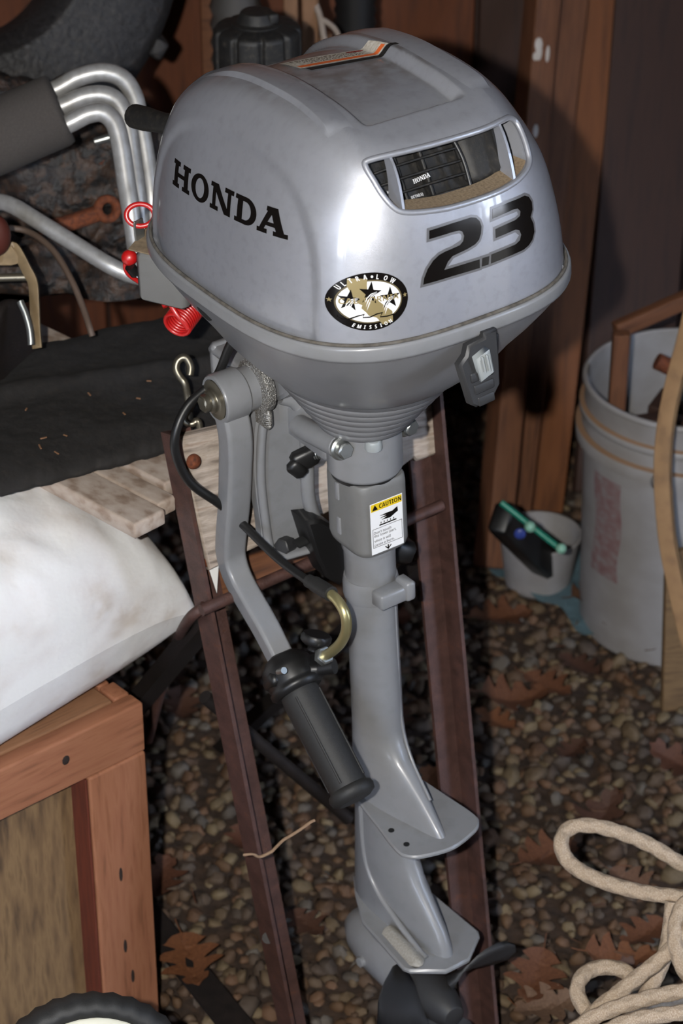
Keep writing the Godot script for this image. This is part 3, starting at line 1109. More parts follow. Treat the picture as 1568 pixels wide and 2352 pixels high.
	# two upright fins across the scoop
	for s in [[-0.0465, 0.1395, -0.0515, 0.1005], [0.0585, 0.1375, 0.0545, 0.0965]]:
		var fm := MB.new()
		var pts := []
		for k in 7:
			var q := Vector2(lerpf(s[0], s[2], k / 6.0), lerpf(s[1], s[3], k / 6.0))
			var z := rear(q).z - 0.0015
			pts.append([Vector3(q.x - 0.0011, q.y, z), Vector3(q.x + 0.0011, q.y, z), Vector3(q.x + 0.0011, q.y, z - 0.010 - 0.0016 * k), Vector3(q.x - 0.0011, q.y, z - 0.010 - 0.0016 * k)])
		var rings := []
		for k in 7:
			rings.append(PackedVector3Array(pts[k]))
		fm.loft(rings, true, true, true, false)
		part("scoop_fin", fm, M.silver, o)
	# side lettering
	var wd := MB.new()
	lay(wd, put(slab_word(), Vector2(-0.0735, 0.0665), Vector2(0.1695, 0.0100), Vector2(-0.0035, 0.0205)), side, 0.0003)
	part("side_lettering", wd, M.ink, o, "black slab-serif lettering")
	# 2.3 on the rear
	var two := PackedVector2Array([Vector2(-0.0352, 0.0842), Vector2(-0.0163, 0.0845), Vector2(0.0041, 0.0842), Vector2(0.0085, 0.0827), Vector2(0.0113, 0.0793), Vector2(0.0122, 0.0748), Vector2(0.0107, 0.0694), Vector2(0.0081, 0.0652), Vector2(0.0041, 0.0628), Vector2(-0.0034, 0.0612), Vector2(-0.0183, 0.0595), Vector2(-0.0231, 0.0563), Vector2(-0.0272, 0.0507), Vector2(-0.0111, 0.0503), Vector2(0.0066, 0.0498), Vector2(0.0059, 0.0427), Vector2(-0.0218, 0.0437), Vector2(-0.0470, 0.0438), Vector2(-0.0456, 0.0488), Vector2(-0.0417, 0.0552), Vector2(-0.0360, 0.0606), Vector2(-0.0300, 0.0637), Vector2(-0.0240, 0.0649), Vector2(-0.0174, 0.0654), Vector2(-0.0103, 0.0661), Vector2(-0.0067, 0.0684), Vector2(-0.0051, 0.0721), Vector2(-0.0061, 0.0757), Vector2(-0.0087, 0.0773), Vector2(-0.0150, 0.0779), Vector2(-0.0366, 0.0779)])
	var dot := PackedVector2Array([Vector2(0.0091, 0.0499), Vector2(0.0161, 0.0497), Vector2(0.0145, 0.0430), Vector2(0.0078, 0.0432)])
	var three := PackedVector2Array([Vector2(0.0250, 0.0848), Vector2(0.0412, 0.0851), Vector2(0.0605, 0.0844), Vector2(0.0648, 0.0818), Vector2(0.0674, 0.0768), Vector2(0.0668, 0.0710), Vector2(0.0632, 0.0662), Vector2(0.0656, 0.0599), Vector2(0.0655, 0.0533), Vector2(0.0620, 0.0480), Vector2(0.0574, 0.0452), Vector2(0.0513, 0.0437), Vector2(0.0340, 0.0435), Vector2(0.0168, 0.0431), Vector2(0.0180, 0.0503), Vector2(0.0312, 0.0507), Vector2(0.0433, 0.0509), Vector2(0.0481, 0.0526), Vector2(0.0502, 0.0566), Vector2(0.0487, 0.0608), Vector2(0.0447, 0.0625), Vector2(0.0347, 0.0623), Vector2(0.0240, 0.0620), Vector2(0.0249, 0.0690), Vector2(0.0358, 0.0697), Vector2(0.0464, 0.0699), Vector2(0.0515, 0.0714), Vector2(0.0527, 0.0746), Vector2(0.0503, 0.0776), Vector2(0.0457, 0.0784), Vector2(0.0348, 0.0781), Vector2(0.0234, 0.0777)])
	var nb := MB.new()
	for pl in [two, dot, three]:
		lay(nb, fill(pl), rear, 0.0005, 0.005)
	var nbo := part("number_print", nb, M.ink, o, "black 2.3 numerals")
	var ng := MB.new()
	for pl in [two, dot, three]:
		for g in Geometry2D.offset_polygon(pl, 0.0021, Geometry2D.JOIN_MITER):
			lay(ng, fill(g), rear, 0.00025, 0.005)
	part("number_border", ng, M.ink_grey, o, "grey border of the numerals")
	nbo.set_meta("label", "black 2.3 numerals")
	oval_sticker(o)
	# warning label on top
	var c0 := [Vector2(-0.0210, -0.0653), Vector2(-0.0207, -0.0375), Vector2(0.0480, -0.0133), Vector2(0.0462, -0.0342)]
	var wl := MB.new()
	var mix := func(u: float, w: float) -> Vector2:
		return (c0[0].lerp(c0[1], w)).lerp(c0[3].lerp(c0[2], w), u)
	wl.col = Color.WHITE
	lay(wl, fill(PackedVector2Array([mix.call(-0.02, -0.15), mix.call(1.02, -0.15), mix.call(1.02, 1.1), mix.call(-0.02, 1.1)])), topp, 0.0009, 0.004)
	part("warning_label", wl, M.label_dust, o, "dusty white warning label with an orange stripe")
	var ws := MB.new()
	lay(ws, fill(PackedVector2Array([mix.call(0.0, 0.80), mix.call(1.0, 0.80), mix.call(1.0, 1.04), mix.call(0.0, 1.04)])), topp, 0.0013, 0.004)
	part("label_stripe", ws, M.orange_print, o, "orange stripe")
	var wg := MB.new()
	lay(wg, fill(PackedVector2Array([mix.call(0.03, 1.14), mix.call(1.10, 1.10), mix.call(1.10, 1.36), mix.call(0.03, 1.46)])), topp, 0.0007, 0.004)
	part("dusty_groove", wg, M.black_dusty, o, "dark dusty groove behind the label")
	var wt := MB.new()
	# rows of print too small to read
	for i in 4:
		var u0 := 0.05 + 0.05 * i
		while u0 < 0.80:
			var wd2 := rng.randf_range(0.012, 0.05)
			var v0 := 0.10 + 0.165 * i
			lay(wt, PackedVector2Array([mix.call(u0, v0), mix.call(u0 + wd2, v0), mix.call(u0 + wd2, v0 + 0.06), mix.call(u0, v0), mix.call(u0 + wd2, v0 + 0.06), mix.call(u0, v0 + 0.06)]), topp, 0.0013, 0.01)
			u0 += wd2 + 0.012
	part("label_text", wt, M.ink, o, "rows of tiny faded print")
	var wr := MB.new()
	lay(wr, put(oval(Vector2.ZERO, 1, 1, 14), mix.call(0.8, 0.12), mix.call(0.86, 0.12) - mix.call(0.8, 0.12), mix.call(0.8, 0.0) - mix.call(0.8, 0.12)).slice(0, 0), topp, 0.0008)
	lay(wr, fill(put(oval(Vector2.ZERO, 1, 1, 14), mix.call(0.8, 0.12), mix.call(0.9, 0.12) - mix.call(0.8, 0.12), mix.call(0.8, 0.0) - mix.call(0.8, 0.12))), topp, 0.0013)
	part("label_mark", wr, mat("red_print", Color(0.55, 0.16, 0.15), 0.5), o, "small red mark")
	# louvred black shroud seen through the scoop, set back parallel to its mouth
	var tf := Transform3D(Basis.from_euler(Vector3(-0.54, 0, 0)), Vector3(0.004, 0.1165, 0.1295))
	var sh := MB.new()
	sh.rbox(Vector3(0.150, 0.058, 0.004), 0.001, tf * Transform3D(Basis.IDENTITY, Vector3(0, 0, -0.019)))
	sh.rbox(Vector3(0.046, 0.046, 0.020), 0.008, tf * Transform3D(Basis.IDENTITY, Vector3(0.044, -0.001, -0.010)))
	var so := part("fan_shroud", sh, M.black_dusty, root, "dusty black shroud behind the air scoop")
	for i in 5:
		var sl := MB.new()
		var y := -0.0215 + 0.0105 * i
		var lp2 := PackedVector3Array()
		for q in spl([Vector3(-0.072, y - 0.001, -0.010), Vector3(-0.045, y, -0.003), Vector3(-0.010, y, -0.001), Vector3(0.018, y - 0.0005, -0.003)], 5):
			lp2.append(tf * q)
		sl.tube(lp2, 0.0011, 8, true, false, PackedVector2Array([Vector2(0.75, -6), Vector2(1.0, 1), Vector2(0.4, 1.6), Vector2(-0.4, 1.6), Vector2(-1, 1), Vector2(-0.75, -6)]), tf.basis.y)
		part("louvre", sl, M.black_dusty, so)
	for x in [-0.060, -0.036, -0.012]:
		var sv := MB.new()
		sv.rbox(Vector3(0.0035, 0.050, 0.010), 0.001, tf * Transform3D(Basis.IDENTITY, Vector3(x, 0, -0.012)))
		part("louvre_post", sv, M.black_dusty, so)
	var se := MB.new()
	var sep := PackedVector3Array()
	for q in spl([Vector3(0.019, -0.026, -0.002), Vector3(0.0195, 0.0, -0.001), Vector3(0.016, 0.024, -0.003)], 4):
		sep.append(tf * q)
	se.tube(sep, 0.0018, 8)
	part("louvre_frame", se, M.black, so)
	var st := MB.new()
	var on_shroud := func(q: Vector2, off: float) -> Vector3:
		return tf * Vector3(q.x, q.y, off)
	var SL := letters("HONDA", true, "Droid Serif")
	lay(st, put(SL[0], Vector2(-0.030, -0.0075), Vector2(0.0165 / SL[1], 0.0003), Vector2(0, 0.0034)), on_shroud, -0.0015, 0.05, tf.basis.z)
	for tx in [["FOR M", -0.056, -0.0195, 0.009], ["DETAILS)", -0.036, -0.0185, 0.011], ["kW-", -0.055, -0.0085, 0.005]]:
		var TL := letters(tx[0], false)
		lay(st, put(TL[0], Vector2(tx[1], tx[2]), Vector2(tx[3] / TL[1], 0), Vector2(0, 0.0022)), on_shroud, -0.0015, 0.05, tf.basis.z)
	var stp := part("shroud_text", st, M.white_print, so, "small white lettering")
	stp.set_meta("label", "small white lettering")

func oval_sticker(o: Node3D) -> void:
	var c := Vector2(-0.0880, 0.0368)
	var u := Vector2(0.0275, -0.0003)
	var w := Vector2(0.0026, 0.0236)
	var lay_on := func(called: String, tris: PackedVector2Array, m: Material, off: float, label: String) -> void:
		var mb := MB.new()
		lay(mb, put(tris, c, u, w), rear, off, 0.004)
		part(called, mb, m, o, label)
	lay_on.call("emission_sticker", fill(oval(Vector2.ZERO, 1, 1, 64)), M.ink, 0.00025, "black oval emission sticker")
	lay_on.call("sticker_ring", fill(oval(Vector2(0, 0.01), 0.825, 0.745, 64)), M.olive_print, 0.0004, "gold ring of the sticker")
	lay_on.call("sticker_field", fill(oval(Vector2(0, 0.01), 0.785, 0.70, 64)), M.white_print, 0.00055, "white field of the sticker")
	# crop pixels of the sticker to its own -1..1 frame
	var q := func(list: Array) -> PackedVector2Array:
		var out := PackedVector2Array()
		for i in range(0, list.size(), 2):
			var px: float = list[i] - 757.0
			var py: float = 570.0 - list[i + 1]
			out.append(Vector2(px / 663.0 + 0.0, (py - px * 0.064) / 475.0))
		return out
	lay_on.call("sticker_land", fill(q.call([400, 205, 540, 195, 700, 195, 690, 300, 700, 420, 830, 510, 960, 610, 1125, 725, 1140, 890, 1050, 920, 960, 940, 900, 875, 850, 825, 720, 790, 680, 740, 600, 670, 615, 620, 560, 600, 480, 520, 430, 400, 390, 330])), M.gold_print, 0.0007, "gold land shape")
	var st := PackedVector2Array()
	for s in [[425, 555, 185, 0.12], [745, 425, 195, 0.12], [1080, 505, 190, 0.0]]:
		var cc: Vector2 = q.call([s[0], s[1]])[0]
		var sp := star(Vector2.ZERO, 1.0, -s[3])
		var sx := PackedVector2Array()
		for p in sp:
			sx.append(cc + Vector2(p.x * s[2] / 663.0, p.y * s[2] / 475.0))
		st.append_array(fill(sx))
	lay_on.call("sticker_stars", st, M.ink, 0.00085, "three black stars")
	var cal := letters("CALIFORNIA", true)
	lay_on.call("sticker_word", put(cal[0], q.call([268, 625])[0], Vector2(1.46 / cal[1], 0.085 / cal[1]), Vector2(0, 0.19)), M.gold_print, 0.0010, "gold lettering over the stars")
	var sw := PackedVector2Array()
	for k in 3:
		for s in [[0, 0], [300, -100], [600, -30]]:
			var a := q.call([350 + s[0] + k * 18, 700 + s[1] + k * 55, 380 + s[0] + k * 16, 600 + s[1] + k * 50, 450 + s[0] + k * 8, 530 + s[1] + k * 26, 560 + s[0], 492 + s[1] + k * 10, 455 + s[0] + k * 8, 545 + s[1] + k * 26, 395 + s[0] + k * 16, 610 + s[1] + k * 50]) as PackedVector2Array
			sw.append_array(fill(a))
	lay_on.call("sticker_streaks", sw, M.white_print, 0.0010, "white streaks across the stars")
	var wv := fill(q.call([250, 805, 262, 850, 330, 872, 430, 840, 540, 790, 655, 757, 632, 812, 740, 800, 850, 748, 958, 730, 920, 800, 1040, 790, 1150, 765, 1235, 795, 1222, 808, 1150, 785, 1040, 812, 905, 820, 930, 752, 850, 772, 740, 824, 622, 832, 632, 780, 540, 814, 440, 862, 330, 890, 240, 845]))
	lay_on.call("sticker_swash", wv, M.ink, 0.0010, "dark swash line")
	# words round the rim
	for wd in [["ULTRA", 2.52, 1.72, 0.86, 0.15], ["LOW", 1.38, 0.90, 0.86, 0.15], ["EMISSION", -2.03, -0.98, 0.86, 0.125]]:
		var m: int = wd[0].length()
		var rim := PackedVector2Array()
		for i in m:
			var G := letters(wd[0][i], true)
			var t: float = lerpf(wd[1], wd[2], float(i) / (m - 1))
			var pos := Vector2(cos(t), sin(t)) * Vector2(0.905, 0.865)
			var nrm := Vector2(cos(t) * 0.78, sin(t)).normalized()
			if wd[1] < 0.0:
				nrm = -nrm
			var tan2 := Vector2(nrm.y, -nrm.x)
			var hgt: float = wd[4]
			rim.append_array(put(G[0], pos - nrm * hgt * 0.5 - tan2 * G[1] * hgt * 0.33, tan2 * hgt * 0.66 * Vector2(1, 1.3), nrm * hgt))
		if wd[0] == "LOW":
			rim.append_array(fill(oval(Vector2(0.03, 0.865), 0.03, 0.045, 12)))
		lay_on.call("sticker_rim_text", rim, M.white_print, 0.0009, "white lettering round the rim")
	for s in [[150, 575], [1357, 475]]:
		var sm := PackedVector2Array()
		var cc2: Vector2 = q.call(s)[0]
		for p in [star(Vector2.ZERO, 1.0)]:
			var sx2 := PackedVector2Array()
			for e in p:
				sx2.append(cc2 + Vector2(e.x * 0.065, e.y * 0.09))
			sm.append_array(fill(sx2))
		lay_on.call("sticker_small_star", sm, M.gold_print, 0.0006, "small gold star on the rim")

func build_pan(root: Node3D) -> void:
	var mb := MB.new()
	var rings := []
	# outer bowl: rim flange, then narrowing to the ribbed neck
	for q in [[0.1425, 0.1735, 0.1755, 3.0, -0.004], [0.1485, 0.1795, 0.1815, 3.0, 0.001], [0.1505, 0.1815, 0.1835, 3.0, 0.0005], [0.1515, 0.1825, 0.1845, 3.0, -0.002], [0.1515, 0.1825, 0.1845, 3.0, -0.010], [0.1500, 0.1810, 0.1830, 3.0, -0.013], [0.1485, 0.1790, 0.1815, 3.0, -0.0135], [0.1473, 0.1773, 0.1793, 3.00, -0.016], [0.1398, 0.1683, 0.1702, 2.90, -0.030], [0.1308, 0.1575, 0.1593, 2.80, -0.045], [0.1196, 0.1440, 0.1456, 2.60, -0.062], [0.1099, 0.1323, 0.1338, 2.50, -0.078], [0.0987, 0.1188, 0.1201, 2.35, -0.092], [0.0882, 0.1062, 0.1074, 2.25, -0.103], [0.0815, 0.0981, 0.0992, 2.20, -0.109]]:
		rings.append(sring(q[0], q[1], q[2], q[3], q[4]))
	# ribs of the neck
	var y := -0.109
	for i in 7:
		var t := i / 6.0
		var w := lerpf(0.078, 0.041, t)
		var zr := lerpf(0.094, 0.044, t)
		rings.append(sring(w, zr, lerpf(0.094, 0.043, t), 2.1, y - 0.0015))
		rings.append(sring(w - 0.001, zr - 0.001, lerpf(0.094, 0.043, t) - 0.001, 2.1, y - 0.0065))
		rings.append(sring(w - 0.0055, zr - 0.006, lerpf(0.094, 0.043, t) - 0.005, 2.05, y - 0.0075))
		y -= 0.0095
	rings.append(sring(0.036, 0.036, 0.036, 2.0, -0.176))
	mb.loft(rings, true, true, true, true)
	# skirt under the rear
	var sk := MB.new()
	var r1 := PackedVector3Array()
	var r2 := PackedVector3Array()
	var r3 := PackedVector3Array()
	for i in 25:
		var a := lerpf(-0.32, 1.05, i / 24.0)
		var d := Vector3(sin(a), 0, cos(a))
		r1.append(Vector3(d.x * 0.108, -0.078, d.z * 0.124))
		r2.append(Vector3(d.x * 0.105, -0.1045, d.z * 0.104))
		r3.append(Vector3(d.x * 0.072, -0.103, d.z * 0.070))
	sk.loft([r1, r2, r2, r3], false, false, false, true, false)
	var o := part("lower_cover", mb, M.grey, root, "grey bowl-shaped lower cover with a ribbed neck")
	part("rear_skirt", sk, M.grey, o)
	var hole := MB.new()
	var hp := Vector3(-0.1385, -0.028, -0.022)
	hole.ball(hp, Vector3(0.0035, 0.0055, 0.013), 18, Basis.from_euler(Vector3(0.35, 0, 0)))
	part("side_slot", hole, M.blued, o, "dark slot below the rim")
	# seam of settled dust along the rim
	var dl := MB.new()
	var seam := PackedVector3Array()
	for p in sring(0.1478, 0.1788, 0.1808, 3.0, 0.0016, 0.0, 120):
		seam.append(p)
	dl.tube(seam, 0.0015, 6, false, true)
	part("rim_dust", dl, mat("seam_dust", Color.WHITE, 0.95, 0.0, noise_tex(0.03, 4, [Color(0.20, 0.19, 0.18), Color(0.36, 0.34, 0.31), Color(0.42, 0.41, 0.40)], 256), Vector3.ONE * 10.0), o, "dust along the rim")
	# tail tab at the far rear corner of the rim
	var tb := MB.new()
	tb.prism(PackedVector2Array([Vector2(-0.010, -0.008), Vector2(0.004, -0.010), Vector2(0.0065, 0.001), Vector2(0.003, 0.007), Vector2(-0.010, 0.004)]), 0.012, 0.002, Transform3D(facing_x(Vector3(0.9, 0, 0.4)), Vector3(0.1111, 0, 0.1451) - Vector3(0.004, 0.003, 0.002)))
	part("rim_tab", tb, M.grey, o)
	# latch
	var la := MB.new()
	la.prism(PackedVector2Array([Vector2(-0.020, -0.036), Vector2(-0.0125, -0.073), Vector2(-0.007, -0.077), Vector2(0.012, -0.071), Vector2(0.0175, -0.064), Vector2(0.019, -0.034), Vector2(0.019, -0.016), Vector2(0.006, -0.016), Vector2(0.0055, -0.020), Vector2(-0.010, -0.022), Vector2(-0.013, -0.030)]), 0.010, 0.002, Transform3D(Basis.from_euler(Vector3(-0.12, 0, 0)), Vector3(-0.007, 0.008, 0.1815)))
	var lo := part("latch", la, M.charcoal, root, "charcoal cover latch")
	for i in 3:
		var lp := MB.new()
		lp.rbox(Vector3(0.0225 - 0.003 * i, 0.0085, 0.003), 0.0012, Transform3D(Basis.from_euler(Vector3(-0.12, 0, 0.06)), Vector3(-0.007 + 0.001 * i, -0.0405 - 0.0112 * i, 0.1925 + 0.0012 * i)))
		part("grip_bar", lp, M.charcoal, lo)
	var bt := MB.new()
	bt.prism(PackedVector2Array([Vector2(-0.009, -0.023), Vector2(0.004, -0.018), Vector2(0.0085, -0.040), Vector2(-0.0045, -0.045)]), 0.018, 0.0018, Transform3D(Basis.IDENTITY, Vector3(-0.006, 0, 0.189)))
	for i in 2:
		bt.rbox(Vector3(0.0022, 0.016, 0.003), 0.0008, Transform3D(Basis.from_euler(Vector3(0, 0, 0.2)), Vector3(-0.010 + 0.0045 * i, -0.028, 0.199)))
	part("latch_button", bt, M.lightgrey, lo, "light grey ribbed catch")
	# recess that the latch hinges in
	var lr := MB.new()
	lr.rbox(Vector3(0.008, 0.018, 0.010), 0.002, Transform3D(Basis.IDENTITY, Vector3(0.017, -0.027, 0.174)))
	part("latch_recess", lr, M.charcoal, lo)
	# starter pull
	var sp := MB.new()
	sp.tube(PackedVector3Array([Vector3(-0.076, 0.080, -0.15), Vector3(-0.080, 0.074, -0.175), Vector3(-0.083, 0.069, -0.205), Vector3(-0.084, 0.066, -0.222)]), [0.008, 0.009, 0.011, 0.011], 16)
	part("starter_handle", sp, M.black_dusty, root, "dusty black pull-start handle")
	# block on the front with the switch
	var fb := MB.new()
	fb.rbox(Vector3(0.060, 0.056, 0.050), 0.006, Transform3D(Basis.from_euler(Vector3(0.1, 0.62, 0.12)), Vector3(-0.083, -0.064, -0.176)))
	var fo := part("switch_block", fb, M.grey2, root, "dusty grey switch block at the front")
	var fd := MB.new()
	fd.rbox(Vector3(0.060, 0.002, 0.050), 0.0008, Transform3D(Basis.from_euler(Vector3(0.1, 0.62, 0.12)), Vector3(-0.086, -0.0362, -0.178)))
	part("block_dust", fd, mat("block_dust", Color.WHITE, 0.95, 0.0, noise_tex(0.04, 4, [Color(0.40, 0.35, 0.28), Color(0.53, 0.46, 0.37)], 256), Vector3.ONE * 12.0), fo, "tan dust on top")
	var tabm := MB.new()
	tabm.rbox(Vector3(0.012, 0.030, 0.003), 0.001, Transform3D(Basis.from_euler(Vector3(0, 0.3, 0)), Vector3(-0.1075, -0.0314, -0.19)))
	part("steel_tab", tabm, M.zinc, fo)
	var sw := MB.new()
	sw.ball(Vector3(-0.1164, -0.0539, -0.197), Vector3(0.0075, 0.0075, 0.0075), 16)
	var swo := part("switch_knob", sw, M.red, fo, "red stop switch knob")
	var sb := MB.new()
	sb.lathe([Vector2(0.005, 0), Vector2(0.005, 0.010)], 14, Transform3D(along(Vector3(0.5, -0.9, 0)), Vector3(-0.1193, -0.0598, -0.192)))
	part("switch_collar", sb, M.black, fo)

func build_drive(root: Node3D) -> void:
	# swivel collar with its clamp ears
	var mb := MB.new()
	mb.lathe([Vector2(0.0325, -0.176), Vector2(0.0345, -0.177), Vector2(0.0345, -0.219), Vector2(0.0325, -0.2225), Vector2(0.030, -0.224)], 48)
	mb.rbox(Vector3(0.052, 0.046, 0.085), 0.010, Transform3D(Basis.IDENTITY, Vector3(-0.006, -0.200, -0.055)))
	mb.lathe([Vector2(0.0095, -0.052), Vector2(0.0105, -0.050), Vector2(0.0105, 0.014), Vector2(0.0105, 0.014), Vector2(0.009, 0.016)], 20, Transform3D(along(Vector3(0.02, 0.12, 1)), Vector3(-0.036, -0.184, 0.0)))
	mb.lathe([Vector2(0.0115, -0.05), Vector2(0.0115, 0.0), Vector2(0.010, 0.002)], 20, Transform3D(along(Vector3(0.2, 0.0, 1)), Vector3(0.0351, -0.1869, 0.011) + Vector3(0, 0, -0.004)))
	var o := part("swivel_collar", mb, M.grey, root, "grey swivel collar")
	for b in [[Vector3(-0.0355, -0.1825, 0.016), Vector3(0.02, 0.12, 1)], [Vector3(0.0332, -0.1835, 0.016), Vector3(0.25, 0.0, 1)]]:
		var bm := MB.new()
		hexbolt(bm, b[0], b[1], 0.0082, 0.011)
		part("bolt", bm, M.zinc, o, "zinc hex bolt")
	var nip := MB.new()
	nip.lathe([Vector2(0.008, -0.001), Vector2(0.0075, 0.006), Vector2(0.0055, 0.008)], 16, Transform3D(along(Vector3(-0.1, 1, 0.2)), Vector3(-0.012, -0.181, 0.034)))
	part("grease_plug", nip, M.lightgrey, o, "pale plug on the collar")
	var gap := MB.new()
	gap.lathe([Vector2(0.0315, -0.2265), Vector2(0.0315, -0.222)], 40)
	part("collar_gap", gap, M.black, o)
	# square sleeve
	var sl := MB.new()
	var rings := []
	for q in [[0.026, -0.2245], [0.0275, -0.226], [0.028, -0.232], [0.0285, -0.292], [0.027, -0.2985], [0.024, -0.3]]:
		rings.append(sring(q[0], q[0] * 1.16, q[0] * 1.16, 4.5, q[1], 0.0, 64))
	sl.loft(rings)
	var so := part("shaft_sleeve", sl, M.grey2, root, "darker grey square sleeve")
	for y in [-0.240, -0.277]:
		var tb := MB.new()
		tb.rbox(Vector3(0.003, 0.018, 0.006), 0.001, Transform3D(Basis.IDENTITY, Vector3(-0.0285, y, -0.004)))
		part("sleeve_tab", tb, M.grey, so)
	caution_label(so)
	# the long column, flaring into the first plate
	var co := MB.new()
	rings = []
	for q in [[-0.298, 0.0255, 0.026, 0.0275], [-0.306, 0.0255, 0.026, 0.0275], [-0.309, 0.0238, 0.0245, 0.0255], [-0.40, 0.0236, 0.0245, 0.0262], [-0.505, 0.0245, 0.0255, 0.0285], [-0.522, 0.0250, 0.0262, 0.0335], [-0.536, 0.0252, 0.027, 0.045], [-0.550, 0.0255, 0.028, 0.064], [-0.565, 0.026, 0.029, 0.083], [-0.578, 0.0265, 0.030, 0.0985], [-0.5855, 0.027, 0.031, 0.106], [-0.590, 0.028, 0.032, 0.109]]:
		rings.append(tear(q[0], q[1], q[2], q[3]))
	co.loft(rings)
	part("shaft_housing", co, M.grey, root, "long grey drive shaft housing")
	var cr := MB.new()
	cr.tube(spl([Vector3(0.0115, -0.345, 0.0215), Vector3(0.0115, -0.42, 0.0222), Vector3(0.0115, -0.50, 0.0245), Vector3(0.0095, -0.535, 0.042), Vector3(0.006, -0.562, 0.078)], 5), 0.0016, 8)
	part("housing_rib", cr, M.grey, root)
	# bumper and band below the sleeve
	var bp := MB.new()
	bp.lathe([Vector2(0.0255, -0.361), Vector2(0.0265, -0.357), Vector2(0.0265, -0.345), Vector2(0.025, -0.338)], 40)
	bp.rbox(Vector3(0.036, 0.017, 0.018), 0.003, Transform3D(Basis.from_euler(Vector3(0, 0.05, -0.02)), Vector3(-0.001, -0.343, 0.036)))
	bp.rbox(Vector3(0.012, 0.021, 0.02), 0.003, Transform3D(Basis.from_euler(Vector3(0, 0.05, -0.02)), Vector3(0.014, -0.341, 0.037)))
	part("bumper_block", bp, M.grey, root)
	# first plate
	var pl := MB.new()
	var xz := Transform3D(Basis(Vector3.RIGHT, Vector3.BACK, Vector3.DOWN), Vector3(0, -0.589, 0))
	pl.prism(spl2([Vector2(-0.025, -0.024), Vector2(-0.033, 0.004), Vector2(-0.0405, 0.055), Vector2(-0.0455, 0.094), Vector2(-0.042, 0.107), Vector2(-0.030, 0.1155), Vector2(0.0, 0.1225), Vector2(0.030, 0.1155), Vector2(0.042, 0.107), Vector2(0.0455, 0.094), Vector2(0.0405, 0.055), Vector2(0.033, 0.004), Vector2(0.025, -0.024), Vector2(0, -0.032)], 4), 0.005, 0.0015, xz)
	var po := part("splash_plate", pl, M.grey, root, "upper splash plate")
	for h in [[Vector3(-0.0335, -0.586, 0.068)], [Vector3(-0.0333, -0.586, 0.0934)]]:
		var hm := MB.new()
		hm.lathe([Vector2(0.0030, -0.0004), Vector2(0.0030, 0.0003)], 14, Transform3D(Basis.IDENTITY, h[0]))
		part("plate_hole", hm, M.blued, po, "small dark hole")
	# leg between the plates
	var lg := MB.new()
	rings = []
	for q in [[-0.588, 0.0225, 0.036, 0.046], [-0.63, 0.022, 0.037, 0.048], [-0.655, 0.0225, 0.039, 0.054], [-0.675, 0.0228, 0.040, 0.066], [-0.695, 0.0232, 0.042, 0.085], [-0.712, 0.0238, 0.043, 0.101], [-0.728, 0.0245, 0.044, 0.110], [-0.738, 0.025, 0.044, 0.112]]:
		rings.append(tear(q[0], q[1], q[2], q[3], 0.7))
	lg.loft(rings)
	part("leg_housing", lg, M.grey, root, "lower leg between the two plates")
	for s in [-1]:
		var lr := MB.new()
		lr.tube(spl([Vector3(0.0215 * s, -0.592, -0.004), Vector3(0.0215 * s, -0.65, -0.004), Vector3(0.0222 * s, -0.685, 0.004), Vector3(0.0232 * s, -0.708, 0.030), Vector3(0.0215 * s, -0.730, 0.085), Vector3(0.0200 * s, -0.735, 0.100)], 5), 0.0034, 8)
		part("leg_rib", lr, M.grey, root)
	var p2 := MB.new()
	var xz2 := Transform3D(Basis(Vector3.RIGHT, Vector3.BACK, Vector3.DOWN), Vector3(0, -0.7385, 0))
	p2.prism(PackedVector2Array([Vector2(-0.010, -0.046), Vector2(-0.0235, -0.022), Vector2(-0.041, 0.018), Vector2(-0.0455, 0.097), Vector2(-0.042, 0.104), Vector2(-0.014, 0.125), Vector2(0.014, 0.125), Vector2(0.042, 0.104), Vector2(0.0455, 0.097), Vector2(0.041, 0.018), Vector2(0.0235, -0.022), Vector2(0.010, -0.046)]), 0.006, 0.0018, xz2)
	var p2o := part("cavitation_plate", p2, M.grey, root, "lower plate above the propeller")
	var an := MB.new()
	an.rbox(Vector3(0.017, 0.013, 0.066), 0.006, Transform3D(Basis.from_euler(Vector3(0, -0.06, 0)), Vector3(-0.0315, -0.730, 0.077)))
	part("anode", an, M.anode, p2o, "pale weathered anode")
	# gear case, skeg, propeller
	var gc := MB.new()
	rings = []
	for q in [[-0.736, 0.018, 0.044, 0.055], [-0.76, 0.015, 0.040, 0.050], [-0.785, 0.016, 0.036, 0.048], [-0.80, 0.022, 0.034, 0.048]]:
		rings.append(tear(q[0], q[1], q[2], q[3], 0.6))
	gc.loft(rings)
	gc.lathe([Vector2(0.004, -0.068), Vector2(0.016, -0.060), Vector2(0.026, -0.04), Vector2(0.0305, -0.01), Vector2(0.030, 0.03), Vector2(0.027, 0.052), Vector2(0.025, 0.056)], 36, Transform3D(Basis(Vector3.RIGHT, Vector3.BACK, Vector3.DOWN), Vector3(0, -0.812, 0)))
	rings = []
	for q in [[-0.835, 0.008, 0.03, 0.05], [-0.87, 0.005, 0.012, 0.05], [-0.915, 0.003, -0.012, 0.048]]:
		rings.append(tear(q[0], q[1], q[2], q[3], 0.5))
	gc.loft(rings)
	var go := part("gear_case", gc, M.grey, root, "grey torpedo gear case")
	var gb := MB.new()
	hexbolt(gb, Vector3(-0.030, -0.812, -0.004), Vector3(-1, 0.1, 0.1), 0.006, 0.005, 1.0)
	part("drain_bolt", gb, M.grey, go)
	var pr := MB.new()
